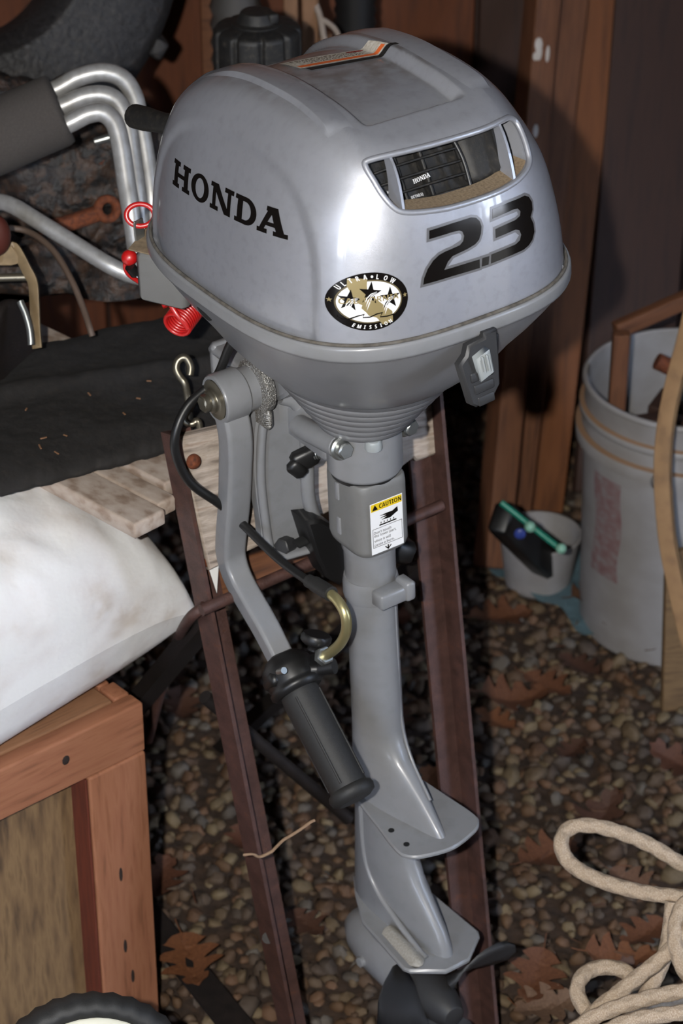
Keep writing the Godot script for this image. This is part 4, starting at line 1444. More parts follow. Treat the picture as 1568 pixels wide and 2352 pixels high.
	pr.lathe([Vector2(0.024, 0.054), Vector2(0.0245, 0.058), Vector2(0.0225, 0.085), Vector2(0.0175, 0.104), Vector2(0.012, 0.116), Vector2(0.010, 0.117), Vector2(0.003, 0.1175)], 32, Transform3D(Basis(Vector3.RIGHT, Vector3.BACK, Vector3.DOWN), Vector3(0, -0.812, 0)))
	var pro := part("propeller_hub", pr, M.prop, root, "dark grey three-bladed propeller")
	for k in 3:
		var bl := MB.new()
		rings = []
		var a0: float = deg_to_rad([38.0, 160.0, 278.0][k])
		for i in 9:
			var t := i / 8.0
			var r := lerpf(0.020, 0.095, t)
			var chord := 0.036 + 0.040 * sin(PI * minf(1.0, t * 0.8 + 0.12)) if t < 0.95 else 0.022
			var pit := atan2(0.030, r)
			var an2 := a0 - 0.35 * t
			var rad := Vector3(cos(an2), sin(an2), 0)
			var tg := Vector3(-sin(an2), cos(an2), 0)
			var cd := tg * cos(pit) + Vector3(0, 0, 1) * sin(pit)
			var th := cd.cross(rad)
			var ring := PackedVector3Array()
			var ce := Vector3(0, -0.812, 0.084 + 0.014 * t) + rad * r
			for q in [[-0.5, 0.0], [-0.25, 0.9], [0.1, 1.0], [0.5, 0.0], [0.1, -0.6], [-0.25, -0.6]]:
				ring.append(ce + cd * chord * q[0] + th * lerpf(0.0035, 0.0012, t) * q[1])
			rings.append(ring)
		bl.loft(rings)
		part("blade", bl, M.prop, pro)

# a rounded drop-shaped section: round in front, narrowing to the rear
func tear(y: float, w: float, front: float, back: float, blunt := 0.45, seg := 48) -> PackedVector3Array:
	var out := PackedVector3Array()
	for j in seg:
		var a := TAU * j / seg
		var s := sin(a)
		var c2 := cos(a)
		var z := s * (back if s > 0.0 else front)
		var x := c2 * w
		if s > 0.0:
			var k := maxf(0.0, (back - w) / maxf(back, 0.001))
			var n := lerpf(2.0, 2.6, k)
			var m := pow(pow(absf(c2), n) + pow(absf(s), n), -1.0 / n)
			z = s * m * back
			x = c2 * m * w * lerpf(1.0, blunt + (1.0 - blunt) * (1.0 - smoothstep(0.1, 1.0, z / back)), k * 1.2)
		out.append(Vector3(x, y, z))
	return out

func caution_label(so: Node3D) -> void:
	var z := 0.0334
	var x0 := -0.0185
	var x1 := 0.0165
	var y0 := -0.2945
	var y1 := -0.2405
	var put_on := func(called: String, tris: PackedVector2Array, m: Material, off: float, label: String) -> void:
		var mb := MB.new()
		lay(mb, tris, flatp, z + off, 0.1, Vector3.BACK)
		part(called, mb, m, so, label)
	put_on.call("caution_label", rect(x0, y0, x1, y1), M.white_print, 0.0, "white and yellow caution label")
	put_on.call("label_header", rect(x0 + 0.0008, y1 - 0.0085, x1 - 0.0008, y1 - 0.0008), M.yellow_print, 0.0003, "yellow header")
	var t := PackedVector2Array()
	var L := letters("CAUTION", true)
	t.append_array(put(L[0], Vector2(x0 + 0.0095, y1 - 0.0067), Vector2(0.0240 / L[1], 0), Vector2(0, 0.0044)))
	t.append_array(PackedVector2Array([Vector2(x0 + 0.0018, y1 - 0.0072), Vector2(x0 + 0.0082, y1 - 0.0072), Vector2(x0 + 0.005, y1 - 0.0016)]))
	var lines := ["Don't touch", "the lower part,", "since it will", "cause a burn."]
	for i in 4:
		var G := letters(lines[i], false)
		var s := 0.0026
		t.append_array(put(G[0], Vector2(x0 + 0.003, y1 - 0.0325 - 0.0043 * i), Vector2(minf(s, 0.030 / G[1]), 0), Vector2(0, s)))
	# rules round the text
	for r in [[x0 + 0.0015, y1 - 0.0272, x1 - 0.0015, y1 - 0.0268], [x0 + 0.0015, y1 - 0.0468, x1 - 0.0015, y1 - 0.0464], [x0 + 0.0015, y1 - 0.0468, x0 + 0.0019, y1 - 0.0268], [x1 - 0.0019, y1 - 0.0468, x1 - 0.0015, y1 - 0.0268]]:
		t.append_array(rect(r[0], r[1], r[2], r[3]))
	# hand above a hot surface, and the arrow
	t.append_array(fill(PackedVector2Array([Vector2(x0 + 0.029, y1 - 0.0115), Vector2(x0 + 0.0295, y1 - 0.0165), Vector2(x0 + 0.021, y1 - 0.0205), Vector2(x0 + 0.0115, y1 - 0.0195), Vector2(x0 + 0.0175, y1 - 0.0178), Vector2(x0 + 0.0095, y1 - 0.0172), Vector2(x0 + 0.017, y1 - 0.0160), Vector2(x0 + 0.0095, y1 - 0.0146), Vector2(x0 + 0.018, y1 - 0.0140), Vector2(x0 + 0.0235, y1 - 0.0142)])))
	for i in 5:
		t.append_array(rect(x0 + 0.0105 + 0.0034 * i, y1 - 0.0232, x0 + 0.0113 + 0.0034 * i, y1 - 0.0214))
	t.append_array(rect(x0 + 0.009, y1 - 0.0252, x0 + 0.0275, y1 - 0.0238))
	t.append_array(rect(x0 + 0.017, y1 - 0.0525, x0 + 0.0182, y1 - 0.0482))
	t.append_array(fill(PackedVector2Array([Vector2(x0 + 0.0176, y1 - 0.0533), Vector2(x0 + 0.0212, y1 - 0.0497), Vector2(x0 + 0.0205, y1 - 0.0489), Vector2(x0 + 0.0176, y1 - 0.0516), Vector2(x0 + 0.0147, y1 - 0.0489), Vector2(x0 + 0.0140, y1 - 0.0497)])))
	put_on.call("label_print", t, M.ink, 0.0006, "black lettering and hand symbol")

func build_tiller(root: Node3D) -> void:
	var x := -0.090
	# bracket from the lower cover, rough boss, pivot
	var br := MB.new()
	br.prism(PackedVector2Array([Vector2(-0.112, -0.135), Vector2(-0.098, -0.182), Vector2(-0.062, -0.165), Vector2(-0.030, -0.140), Vector2(-0.045, -0.112), Vector2(-0.09, -0.105)]), 0.030, 0.003, Transform3D(Basis(Vector3.BACK, Vector3.UP, Vector3.LEFT), Vector3(-0.036, 0, 0)))
	part("tiller_bracket", br, M.grey, root, "grey tiller bracket")
	var bo := MB.new()
	bo.lathe([Vector2(0.021, 0.0), Vector2(0.026, 0.001), Vector2(0.026, 0.010), Vector2(0.026, 0.010), Vector2(0.022, 0.011)], 28, Transform3D(along(Vector3.LEFT), Vector3(-0.055, -0.153, -0.080)))
	bo.rbox(Vector3(0.010, 0.022, 0.022), 0.004, Transform3D(Basis.IDENTITY, Vector3(-0.060, -0.182, -0.072)))
	part("pivot_boss", bo, M.cast, root, "rough cast aluminium pivot boss")
	# arm: a bevelled bar, swung down and bent to the rear
	var path := spl([Vector3(x, -0.156, -0.083), Vector3(-0.09, -0.1924, -0.0743), Vector3(-0.09, -0.2318, -0.0797), Vector3(-0.09, -0.2735, -0.0878), Vector3(-0.09, -0.3155, -0.0991), Vector3(-0.09, -0.3388, -0.1016), Vector3(-0.09, -0.3612, -0.0879), Vector3(-0.09, -0.3868, -0.0487), Vector3(-0.09, -0.4073, -0.0232)], 5)
	var ar := MB.new()
	var sec := PackedVector2Array()
	for sg in [Vector2(1, 1), Vector2(-1, 1), Vector2(-1, -1), Vector2(1, -1)]:
		var cn := [Vector2(1.0, 0.5), Vector2(1.0, 0.66), Vector2(0.95, 0.78), Vector2(0.84, 0.88), Vector2(0.72, 0.92), Vector2(0.5, 0.92)]
		if sg.x * sg.y < 0.0:
			cn.reverse()
		for q in cn:
			sec.append(q * sg)
	var rads := []
	for i in path.size():
		rads.append(lerpf(0.0130, 0.0108, float(i) / path.size()))
	ar.tube(path, rads, 8, true, false, sec, Vector3.RIGHT)
	ar.lathe([Vector2(0.0215, -0.0130), Vector2(0.0235, -0.0115), Vector2(0.0235, 0.0110), Vector2(0.0220, 0.0130), Vector2(0.0220, 0.0130), Vector2(0.0195, 0.0130), Vector2(0.0195, 0.0130), Vector2(0.0195, 0.0105)], 36, Transform3D(along(Vector3.LEFT), Vector3(x, -0.155, -0.083)))
	var ao := part("tiller_arm", ar, M.grey, root, "grey tiller arm")
	var wa := MB.new()
	wa.lathe([Vector2(0.0188, 0), Vector2(0.0188, 0.0014), Vector2(0.0188, 0.0014), Vector2(0.014, 0.0020), Vector2(0.011, 0.003), Vector2(0.011, 0.0045)], 32, Transform3D(along(Vector3.LEFT), Vector3(x - 0.0122, -0.155, -0.083)))
	hexbolt(wa, Vector3(x - 0.0158, -0.155, -0.083), Vector3.LEFT, 0.0085, 0.011, 1.25)
	part("pivot_bolt", wa, M.brass_dull, ao, "dull metal bolt and washer")
	var ring := MB.new()
	ring.lathe([Vector2(0.021, 0), Vector2(0.0205, 0.010), Vector2(0.0195, 0.012)], 32, Transform3D(along(Vector3.RIGHT), Vector3(-0.076, -0.155, -0.083)))
	part("pivot_spacer", ring, M.grey, ao)
	# throttle housing and twist grip
	var a := Vector3(-0.09, -0.4105, -0.0174)
	var b := Vector3(-0.09, -0.4916, 0.0848)
	var d := (b - a).normalized()
	var xf := Transform3D(along(d), a)
	var ho := MB.new()
	ho.lathe([Vector2(0.017, -0.004), Vector2(0.0195, -0.001), Vector2(0.024, 0.004), Vector2(0.0255, 0.010), Vector2(0.0255, 0.022), Vector2(0.0245, 0.024), Vector2(0.0265, 0.026), Vector2(0.0265, 0.030), Vector2(0.023, 0.033)], 36, xf)
	ho.rbox(Vector3(0.030, 0.020, 0.026), 0.005, Transform3D(facing_x(Vector3(0.75, 0.1, 0.55)), a + d * 0.010 + Vector3(0.014, 0.003, 0.012)))
	ho.lathe([Vector2(0.0075, 0), Vector2(0.0072, 0.030)], 18, Transform3D(along(Vector3(0.62, 0.30, 0.72)), a + d * 0.010 + Vector3(0.012, 0.002, 0.012)))
	ho.rbox(Vector3(0.012, 0.014, 0.026), 0.004, Transform3D(along(d), a + d * 0.012 + Vector3(-0.021, 0, 0.004)))
	var hoo := part("throttle_housing", ho, M.black, root, "black throttle housing")
	var scr := MB.new()
	rod(scr, Vector3(-0.112, -0.3966, 0.0118), Vector3(-0.112, -0.3888, 0.0218), 0.0032, 10)
	part("housing_screw", scr, M.zinc, hoo)
	var kn := MB.new()
	kn.lathe([Vector2(0.013, 0), Vector2(0.0145, 0.002), Vector2(0.0145, 0.007), Vector2(0.012, 0.010), Vector2(0.006, 0.010), Vector2(0.006, 0.016)], 24, Transform3D(along(Vector3(-0.35, -0.9, 0.1)), Vector3(-0.065, -0.3771, 0.0057)), true, 12, 0.06)
	part("friction_knob", kn, M.black, hoo, "black friction knob")
	var gr := MB.new()
	var g0 := xf.translated_local(Vector3(0, 0.033, 0))
	gr.lathe([Vector2(0.0185, 0), Vector2(0.0190, 0.004), Vector2(0.0185, 0.100), Vector2(0.0185, 0.100), Vector2(0.0215, 0.102), Vector2(0.0228, 0.106), Vector2(0.0215, 0.111), Vector2(0.016, 0.114)], 40, g0)
	var gro := part("twist_grip", gr, M.rubber, root, "black rubber twist grip")
	for k in 4:
		var rb := MB.new()
		var an := TAU * k / 4.0 + 0.9
		var of := Vector3(cos(an) * 0.0188, 0, sin(an) * 0.0188)
		rb.tube(PackedVector3Array([g0 * (of + Vector3(0, 0.006, 0)), g0 * (of + Vector3(0, 0.05, 0)), g0 * (of + Vector3(0, 0.096, 0))]), 0.0013, 8)
		part("grip_rib", rb, M.rubber, gro)
	# cable: out of the cover, round to the left, through the arm and down to the housing
	var ca := MB.new()
	ca.tube(spl([Vector3(-0.080, -0.075, -0.062), Vector3(-0.0824, -0.1081, -0.085), Vector3(-0.0916, -0.1448, -0.1), Vector3(-0.1212, -0.1614, -0.1), Vector3(-0.138, -0.1806, -0.096), Vector3(-0.1409, -0.2042, -0.095), Vector3(-0.13, -0.2369, -0.094), Vector3(-0.1038, -0.2685, -0.093), Vector3(-0.0874, -0.2896, -0.092)], 7), 0.0042, 14)
	var cao := part("throttle_cable", ca, M.black, root, "black throttle cable")
	var cb := MB.new()
	cb.tube(spl([Vector3(-0.088, -0.2883, -0.0947), Vector3(-0.084, -0.2971, -0.0712), Vector3(-0.078, -0.3096, -0.0327), Vector3(-0.072, -0.3144, 0.0058), Vector3(-0.07, -0.3131, 0.0248)], 6), 0.0041, 14)
	part("cable_run", cb, M.black, cao)
	var cf := MB.new()
	cf.tube(PackedVector3Array([Vector3(-0.072, -0.3137, 0.0081), Vector3(-0.071, -0.3126, 0.0169), Vector3(-0.071, -0.3126, 0.0169), Vector3(-0.07, -0.3097, 0.0432)]), [0.0062, 0.0062, 0.0072, 0.0072], 16)
	part("cable_ferrule", cf, M.rubber, cao)
	var el := MB.new()
	el.tube(spl([Vector3(-0.07, -0.3103, 0.0395), Vector3(-0.07, -0.3114, 0.0537), Vector3(-0.07, -0.3193, 0.0651), Vector3(-0.07, -0.3355, 0.0659), Vector3(-0.07, -0.3558, 0.0556), Vector3(-0.07, -0.3757, 0.0387), Vector3(-0.07, -0.391, 0.0226)], 6), 0.0049, 16)
	part("cable_elbow", el, M.yellow_zinc, cao, "yellowish plated elbow")
	var nu := MB.new()
	hexbolt(nu, Vector3(-0.07, -0.3939, 0.0193), Vector3(-0.07, -0.3757, 0.0387) - Vector3(-0.07, -0.3939, 0.0193), 0.0088, 0.012, 0.0)
	part("lock_nut", nu, M.zinc, cao)

func build_clamp(root: Node3D) -> void:
	# grey bracket hooked over the board
	var mb := MB.new()
	var outl := spl2([Vector2(-0.050, -0.168), Vector2(-0.036, -0.164), Vector2(-0.022, -0.176), Vector2(-0.0155, -0.205), Vector2(-0.0165, -0.240), Vector2(-0.0175, -0.280), Vector2(-0.009, -0.318), Vector2(0.0, -0.338), Vector2(-0.008, -0.345), Vector2(-0.024, -0.342), Vector2(-0.050, -0.339), Vector2(-0.066, -0.330), Vector2(-0.0675, -0.300), Vector2(-0.070, -0.250), Vector2(-0.0665, -0.205), Vector2(-0.060, -0.180)], 4)
	mb.prism(outl, 0.016, 0.003, Transform3D(Basis.IDENTITY, Vector3(0, 0, -0.086)))
	# raised right-hand rim and left rim
	mb.tube(spl([Vector3(-0.040, -0.170, -0.074), Vector3(-0.026, -0.180, -0.070), Vector3(-0.020, -0.206, -0.068), Vector3(-0.0205, -0.245, -0.068), Vector3(-0.020, -0.283, -0.070), Vector3(-0.0125, -0.316, -0.072), Vector3(-0.006, -0.338, -0.074)], 5), 0.0068, 12)
	mb.tube(spl([Vector3(-0.056, -0.180, -0.076), Vector3(-0.062, -0.210, -0.077), Vector3(-0.065, -0.255, -0.078), Vector3(-0.063, -0.305, -0.078), Vector3(-0.061, -0.330, -0.078)], 5), 0.0045, 10)
	mb.rbox(Vector3(0.056, 0.008, 0.030), 0.003, Transform3D(Basis.from_euler(Vector3(0, 0, -0.12)), Vector3(-0.036, -0.336, -0.076)))
	mb.rbox(Vector3(0.040, 0.05, 0.045), 0.010, Transform3D(Basis.IDENTITY, Vector3(-0.030, -0.183, -0.100)))
	var o := part("clamp_bracket", mb, M.grey, root, "grey clamp bracket over the board")
	# the hooked part of the bracket behind the board
	var hk := MB.new()
	hk.rbox(Vector3(0.05, 0.012, 0.09), 0.004, Transform3D(Basis.IDENTITY, Vector3(-0.030, -0.160, -0.135)))
	hk.rbox(Vector3(0.05, 0.075, 0.014), 0.004, Transform3D(Basis.IDENTITY, Vector3(-0.030, -0.190, -0.172)))
	part("bracket_hook", hk, M.grey, o)
	var fb := MB.new()
	fb.lathe([Vector2(0.009, -0.006), Vector2(0.009, 0.006), Vector2(0.009, 0.006), Vector2(0.008, 0.007)], 6, Transform3D(along(Vector3(-0.8, 0.2, 0.3)), Vector3(-0.0475, -0.3275, -0.072)))
	part("foot_bolt", fb, M.charcoal, o)
	var sl := MB.new()
	sl.rbox(Vector3(0.022, 0.006, 0.012), 0.002, Transform3D(Basis.from_euler(Vector3(0, 0, 0.1)), Vector3(-0.0317, -0.3217, -0.062)))
	part("foot_slot", sl, M.blued, o)
	# wing of the black steering screw, with its spring
	var kn := MB.new()
	kn.rbox(Vector3(0.026, 0.020, 0.015), 0.004, Transform3D(facing_x(Vector3(0.9, 0.25, 0.2)), Vector3(-0.0319, -0.2271, -0.052)))
	kn.rbox(Vector3(0.015, 0.020, 0.012), 0.004, Transform3D(facing_x(Vector3(0.75, 0.7, 0.2)), Vector3(-0.042, -0.2335, -0.05)))
	kn.rbox(Vector3(0.013, 0.012, 0.012), 0.004, Transform3D(facing_x(Vector3(0.75, 0.5, 0.2)), Vector3(-0.0277, -0.2212, -0.052)))
	var ko := part("steering_screw", kn, M.black, o, "black wing screw")
	var spg := MB.new()
	var sp := PackedVector3Array()
	var s0 := Vector3(-0.0274, -0.2254, -0.05)
	var s1 := Vector3(-0.0195, -0.2218, -0.045)
	var bs := along(s1 - s0)
	for i in 61:
		var t := i / 60.0
		sp.append(s0.lerp(s1, t) + bs * Vector3(cos(t * TAU * 5.0) * 0.0052, 0, sin(t * TAU * 5.0) * 0.0052))
	spg.tube(sp, 0.0009, 6)
	part("screw_spring", spg, M.zinc, o)
	# black swivel casting behind the column
	var bk := MB.new()
	bk.prism(PackedVector2Array([Vector2(-0.030, -0.300), Vector2(-0.012, -0.305), Vector2(0.004, -0.320), Vector2(0.010, -0.336), Vector2(0.022, -0.338), Vector2(0.024, -0.352), Vector2(0.014, -0.362), Vector2(0.018, -0.375), Vector2(0.004, -0.386), Vector2(-0.010, -0.372), Vector2(-0.020, -0.345)]), 0.030, 0.003, Transform3D(Basis.IDENTITY, Vector3(-0.008, 0.008, -0.062)))
	bk.rbox(Vector3(0.030, 0.024, 0.026), 0.006, Transform3D(Basis.from_euler(Vector3(0, 0, -0.5)), Vector3(0.0621, -0.361, -0.045)))
	bk.rbox(Vector3(0.10, 0.016, 0.014), 0.004, Transform3D(Basis.from_euler(Vector3(0, 0, -0.1)), Vector3(0.02, -0.330, -0.060)))
	part("swivel_casting", bk, M.black, root, "black swivel casting behind the column")

func build_motor() -> void:
	var base := Vector3(0.0111, 0.9463, -0.0323)
	var bas := Basis(Vector3(0.8356, 0.0523, -0.5468), Vector3(-0.0467, 0.9986, 0.0243), Vector3(0.5473, 0.0052, 0.8369))
	var down := 0.92
	var root := thing("outboard_motor", "silver and grey outboard motor hung on the weathered board of the rusty stand", "outboard motor", base - bas.y * down, "", bas)
	org = Vector3(0, -down, 0)
	build_cowl(root)
	build_pan(root)
	build_drive(root)
	build_tiller(root)
	build_clamp(root)
	# red ring and coiled cord, held by the motor but things of their own
	var to_world := func(p: Vector3) -> Vector3:
		return base + bas * p
	org = Vector3.ZERO
	var rc: Vector3 = to_world.call(Vector3(-0.1046, -0.0126, -0.19))
	var rm := MB.new()
	var rp := PackedVector3Array()
	for i in 28:
		var a := TAU * i / 28.0
		rp.append(rc + Vector3(cos(a) * 0.0125, sin(a) * 0.009, -sin(a) * 0.004))
	rm.tube(rp, 0.0024, 10, false, true)
	solo("red_ring", "small red plastic ring hooked on the steel tab beside the silver cowl", "ring", rm, M.red, rc)
	var c0: Vector3 = to_world.call(Vector3(-0.085, -0.1258, -0.1784))
	var c1: Vector3 = c0 + Vector3(0.016, 0.010, -0.034)
	var root2 := thing("coiled_lanyard", "glossy red coiled cord hanging below the front of the silver cowl", "lanyard", c0)
	var cm := MB.new()
	var cb := along(c1 - c0)
	var cp := PackedVector3Array()
	for i in 241:
		var t := i / 240.0
		cp.append(c0.lerp(c1, t) + cb * Vector3(cos(t * TAU * 12.0), 0, sin(t * TAU * 12.0)) * 0.0125)
	cm.tube(cp, 0.0019, 8)
	part("coil", cm, M.red, root2)
	var ta := MB.new()
	ta.tube(spl([cp[0], to_world.call(Vector3(-0.085, -0.1135, -0.1739)), to_world.call(Vector3(-0.088, -0.1015, -0.1851)), to_world.call(Vector3(-0.088, -0.1012, -0.1956))], 5), 0.0026, 8)
	ta.tube(spl([to_world.call(Vector3(-0.09, -0.1009, -0.192)), to_world.call(Vector3(-0.09, -0.1058, -0.1896)), to_world.call(Vector3(-0.09, -0.1082, -0.1868))], 4), 0.0026, 8)
	part("tail", ta, M.red, root2)
	var tb := MB.new()
	tb.tube(spl([to_world.call(Vector3(-0.0946, -0.0957, -0.205)), to_world.call(Vector3(-0.1049, -0.0853, -0.205)), to_world.call(Vector3(-0.1151, -0.0742, -0.205)), to_world.call(Vector3(-0.1187, -0.0643, -0.203)), to_world.call(Vector3(-0.1172, -0.0566, -0.2))], 5), 0.0022, 8)
	part("loop", tb, M.red, root2)
	var tc := MB.new()
	rod(tc, to_world.call(Vector3(-0.0946, -0.0957, -0.205)), to_world.call(Vector3(-0.09, -0.104, -0.1974)), 0.0016, 8)
	part("wire_core", tc, M.zinc, root2, "bare wire between the red sleeves")

# ---------------------------------------------------------------- rusty stand
# an angle-iron leg from a to b: two flanges meeting in an edge
func angle_iron(mb: MB, a: Vector3, b: Vector3, u: Vector3, w: Vector3, wid: float, th := 0.004) -> void:
	var sec := [Vector2(0, 0), Vector2(wid, 0), Vector2(wid, th), Vector2(th, th), Vector2(th, wid), Vector2(0, wid)]
	var r0 := PackedVector3Array()
	var r1 := PackedVector3Array()
	for q in sec:
		r0.append(a + u * q.x + w * q.y)
		r1.append(b + u * q.x + w * q.y)
	mb.loft([r0, r1], true, true, true, false)

func build_stand() -> void:
	var o := thing("motor_stand", "rusty brown angle-iron stand with a weathered board that carries the outboard motor", "stand", Vector3(0, 0, -0.1))
	var tl := Vector3(-0.1542, 0.7221, -0.0901)
	var tr := Vector3(0.0947, 0.6932, -0.2527)
	var ax := (tr - tl).normalized()
	var away := ax.cross(Vector3.UP).normalized()
	if away.z > 0.0:
		away = -away
	var fl := Vector3(-0.035, 0, 0.046)
	var frr := Vector3(0.1684, 0, -0.0241)
	# the plane of board and legs leans back towards the top
	var lean := ((tl - fl).normalized() + (tr - frr).normalized())
	lean = (lean - ax * lean.dot(ax)).normalized()
	away = lean.cross(ax).normalized()
	if away.z > 0.0:
		away = -away
	# each leg: one flange behind the board, the other along its end
	var m1 := MB.new()
	angle_iron(m1, tl + away * 0.026 + Vector3(0, 0.004, 0), fl + away * 0.026, ax, -away, 0.030)
	part("leg", m1, M.rust, o)
	var m2 := MB.new()
	angle_iron(m2, tr + away * 0.026 + Vector3(0, 0.03, 0), frr + away * 0.026, -ax, -away, 0.029)
	part("leg", m2, M.rust, o)
	# rear legs, spread from below the bench's height
	for s in [[tl.lerp(fl, 0.22) + ax * 0.02 + away * 0.03, tl + ax * 0.02 + away * 0.42], [tr.lerp(frr, 0.22) - ax * 0.02 + away * 0.03, tr - ax * 0.02 + away * 0.42]]:
		var m3 := MB.new()
		var ft: Vector3 = s[1]
		ft.y = 0.0
		angle_iron(m3, s[0] + Vector3(0, -0.03, 0), ft, ax, away, 0.026)
		part("leg", m3, M.dark_steel, o)
	# board, its lower corner broken away
	var pb := Basis(ax, lean, ax.cross(lean)).orthonormalized()
	var bl := (tr - tl).length() - 0.012
	var bd := MB.new()
	var bo := [Vector2(0, 0), Vector2(bl * 0.5, 0.002), Vector2(bl, 0.004), Vector2(bl + 0.004, -0.070), Vector2(bl - 0.022, -0.073), Vector2(bl - 0.026, -0.069), Vector2(bl - 0.040, -0.075), Vector2(bl - 0.056, -0.072), Vector2(bl - 0.070, -0.082), Vector2(bl * 0.6, -0.100), Vector2(bl * 0.3, -0.118), Vector2(0.020, -0.132)]
	bd.prism(PackedVector2Array(bo), 0.020, 0.002)
	var bn := MeshInstance3D.new()
	bn.mesh = bd.mesh()
	bn.mesh.surface_set_material(0, M.weathered)
	bn.name = "board"
	o.add_child(bn, true)
	bn.transform = Transform3D(pb, tl + ax * 0.006 + away * 0.013 - org)
	bn.set_meta("label", "weathered grey board with flaking paint")
	board("lower_batten", o, tl.lerp(tr, 0.5) - lean * 0.150 + away * 0.036, pb * Basis.from_euler(Vector3(0, 0, 0.06)), Vector3(bl - 0.04, 0.034, 0.014), M.stud, 0.003)
	# cross rods
	var r1 := MB.new()
	rod(r1, Vector3(-0.1317, 0.5655, -0.0417), Vector3(0.0995, 0.5848, -0.2026), 0.0058)
	part("cross_rod", r1, M.rust, o)
	var r2 := MB.new()
	var ra := Vector3(-0.1294, 0.56, -0.0576)
	var rb := Vector3(-0.1465, 0.5354, -0.0701)
	r2.tube(spl([ra, rb, Vector3(-0.1724, 0.4128, -0.2017), Vector3(-0.1939, 0.3238, -0.2416), Vector3(-0.2125, 0.2362, -0.2823)], 5), 0.0055, 10)
	part("strut", r2, M.rust, o)
	var r3 := MB.new()
	rod(r3, fl.lerp(tl, 0.28) + away * 0.01, frr.lerp(tr, 0.06) + away * 0.42, 0.006)
	part("cross_rod", r3, M.dark_steel, o)
	var r4 := MB.new()
	rod(r4, Vector3(-0.1364, 0.4164, -0.1118), Vector3(0.0075, 0.1889, -0.2045), 0.007)
	part("cross_rod", r4, M.dark_steel, o)
	var r5 := MB.new()
	rod(r5, Vector3(0.055, 0.4354, -0.249), Vector3(0.1008, 0.5323, -0.2557), 0.0016, 6)
	part("wire", r5, M.rust, o)
	# bolt heads
	var b1 := MB.new()
	var nrm := -away
	b1.lathe([Vector2(0.0075, 0), Vector2(0.0068, 0.003), Vector2(0.004, 0.0052), Vector2(0.001, 0.006)], 20, Transform3D(along(nrm), Vector3(-0.1375, 0.6979, -0.092)))
	part("carriage_bolt", b1, M.rust_red, o, "rusty domed bolt head")
	var b2 := MB.new()
	b2.lathe([Vector2(0.0085, 0), Vector2(0.0085, 0.0018), Vector2(0.0085, 0.0018), Vector2(0.0035, 0.0018)], 22, Transform3D(along(nrm + Vector3(0.1, 0.1, 0)), Vector3(-0.126, 0.6014, -0.0815)))
	b2.lathe([Vector2(0.006, 0), Vector2(0.006, 0.006), Vector2(0.004, 0.007)], 14, Transform3D(along(nrm), Vector3(-0.1277, 0.5968, -0.0804)))
	part("washer", b2, M.rust_red, o, "rusty washer and bolt")
	var wp := MB.new()
	wp.prism(PackedVector2Array([Vector2(-0.008, 0.016), Vector2(0.009, 0.020), Vector2(0.001, -0.024)]), 0.002, 0.0005, Transform3D(pb, Vector3(-0.122, 0.5812, -0.0888)))
	part("paint_flake", wp, M.white_print, o, "white scrap hanging below the board")
	# eye bolts behind the board
	var e1 := MB.new()
	e1.tube(spl([Vector3(-0.1459, 0.7289, -0.205), Vector3(-0.1455, 0.7368, -0.2098), Vector3(-0.1505, 0.7436, -0.2139), Vector3(-0.1572, 0.7411, -0.2123), Vector3(-0.1593, 0.7346, -0.2085), Vector3(-0.156, 0.7281, -0.2046), Vector3(-0.1509, 0.7224, -0.2011), Vector3(-0.1488, 0.7111, -0.2001), Vector3(-0.1474, 0.6979, -0.198), Vector3(-0.1472, 0.675, -0.196), Vector3(-0.1468, 0.6587, -0.1861)], 5), 0.0038, 10)
	solo("eye_bolt", "dull steel eye bolt with an open loop standing up behind the board", "bolt", e1, M.brass_dull, Vector3(-0.1468, 0.6587, -0.1861))
	var e2 := MB.new()
	e2.tube(spl([Vector3(-0.1388, 0.7204, -0.1766), Vector3(-0.1446, 0.7122, -0.1716), Vector3(-0.1496, 0.705, -0.1674), Vector3(-0.1479, 0.6997, -0.1641), Vector3(-0.1421, 0.6983, -0.1633), Vector3(-0.1367, 0.7004, -0.1646), Vector3(-0.1341, 0.683, -0.16)], 5), 0.0036, 10)
	solo("steel_hook", "dull steel hook behind the board, half hidden by the black cable", "hook", e2, M.brass_dull, Vector3(-0.1341, 0.683, -0.16))
	# dry root clinging to the front leg
	var tw := MB.new()
	tw.tube(spl([Vector3(-0.0939, 0.3464, 0.0496), Vector3(-0.0848, 0.3465, 0.0484), Vector3(-0.078, 0.3397, 0.044), Vector3(-0.0675, 0.3439, 0.0419), Vector3(-0.0634, 0.3465, 0.0392), Vector3(-0.0558, 0.3558, 0.039), Vector3(-0.0483, 0.3577, 0.0341), Vector3(-0.0391, 0.3641, 0.0328), Vector3(-0.03, 0.3696, 0.0292), Vector3(-0.0258, 0.3701, 0.0265)], 5), [0.0012, 0.0016, 0.0015, 0.0013, 0.0014, 0.0012, 0.0013, 0.0016], 6)
	solo("dry_root", "thin pale dry root snagged on the front leg of the rusty stand", "root", tw, M.twig, Vector3(-0.0848, 0.3465, 0.0484))

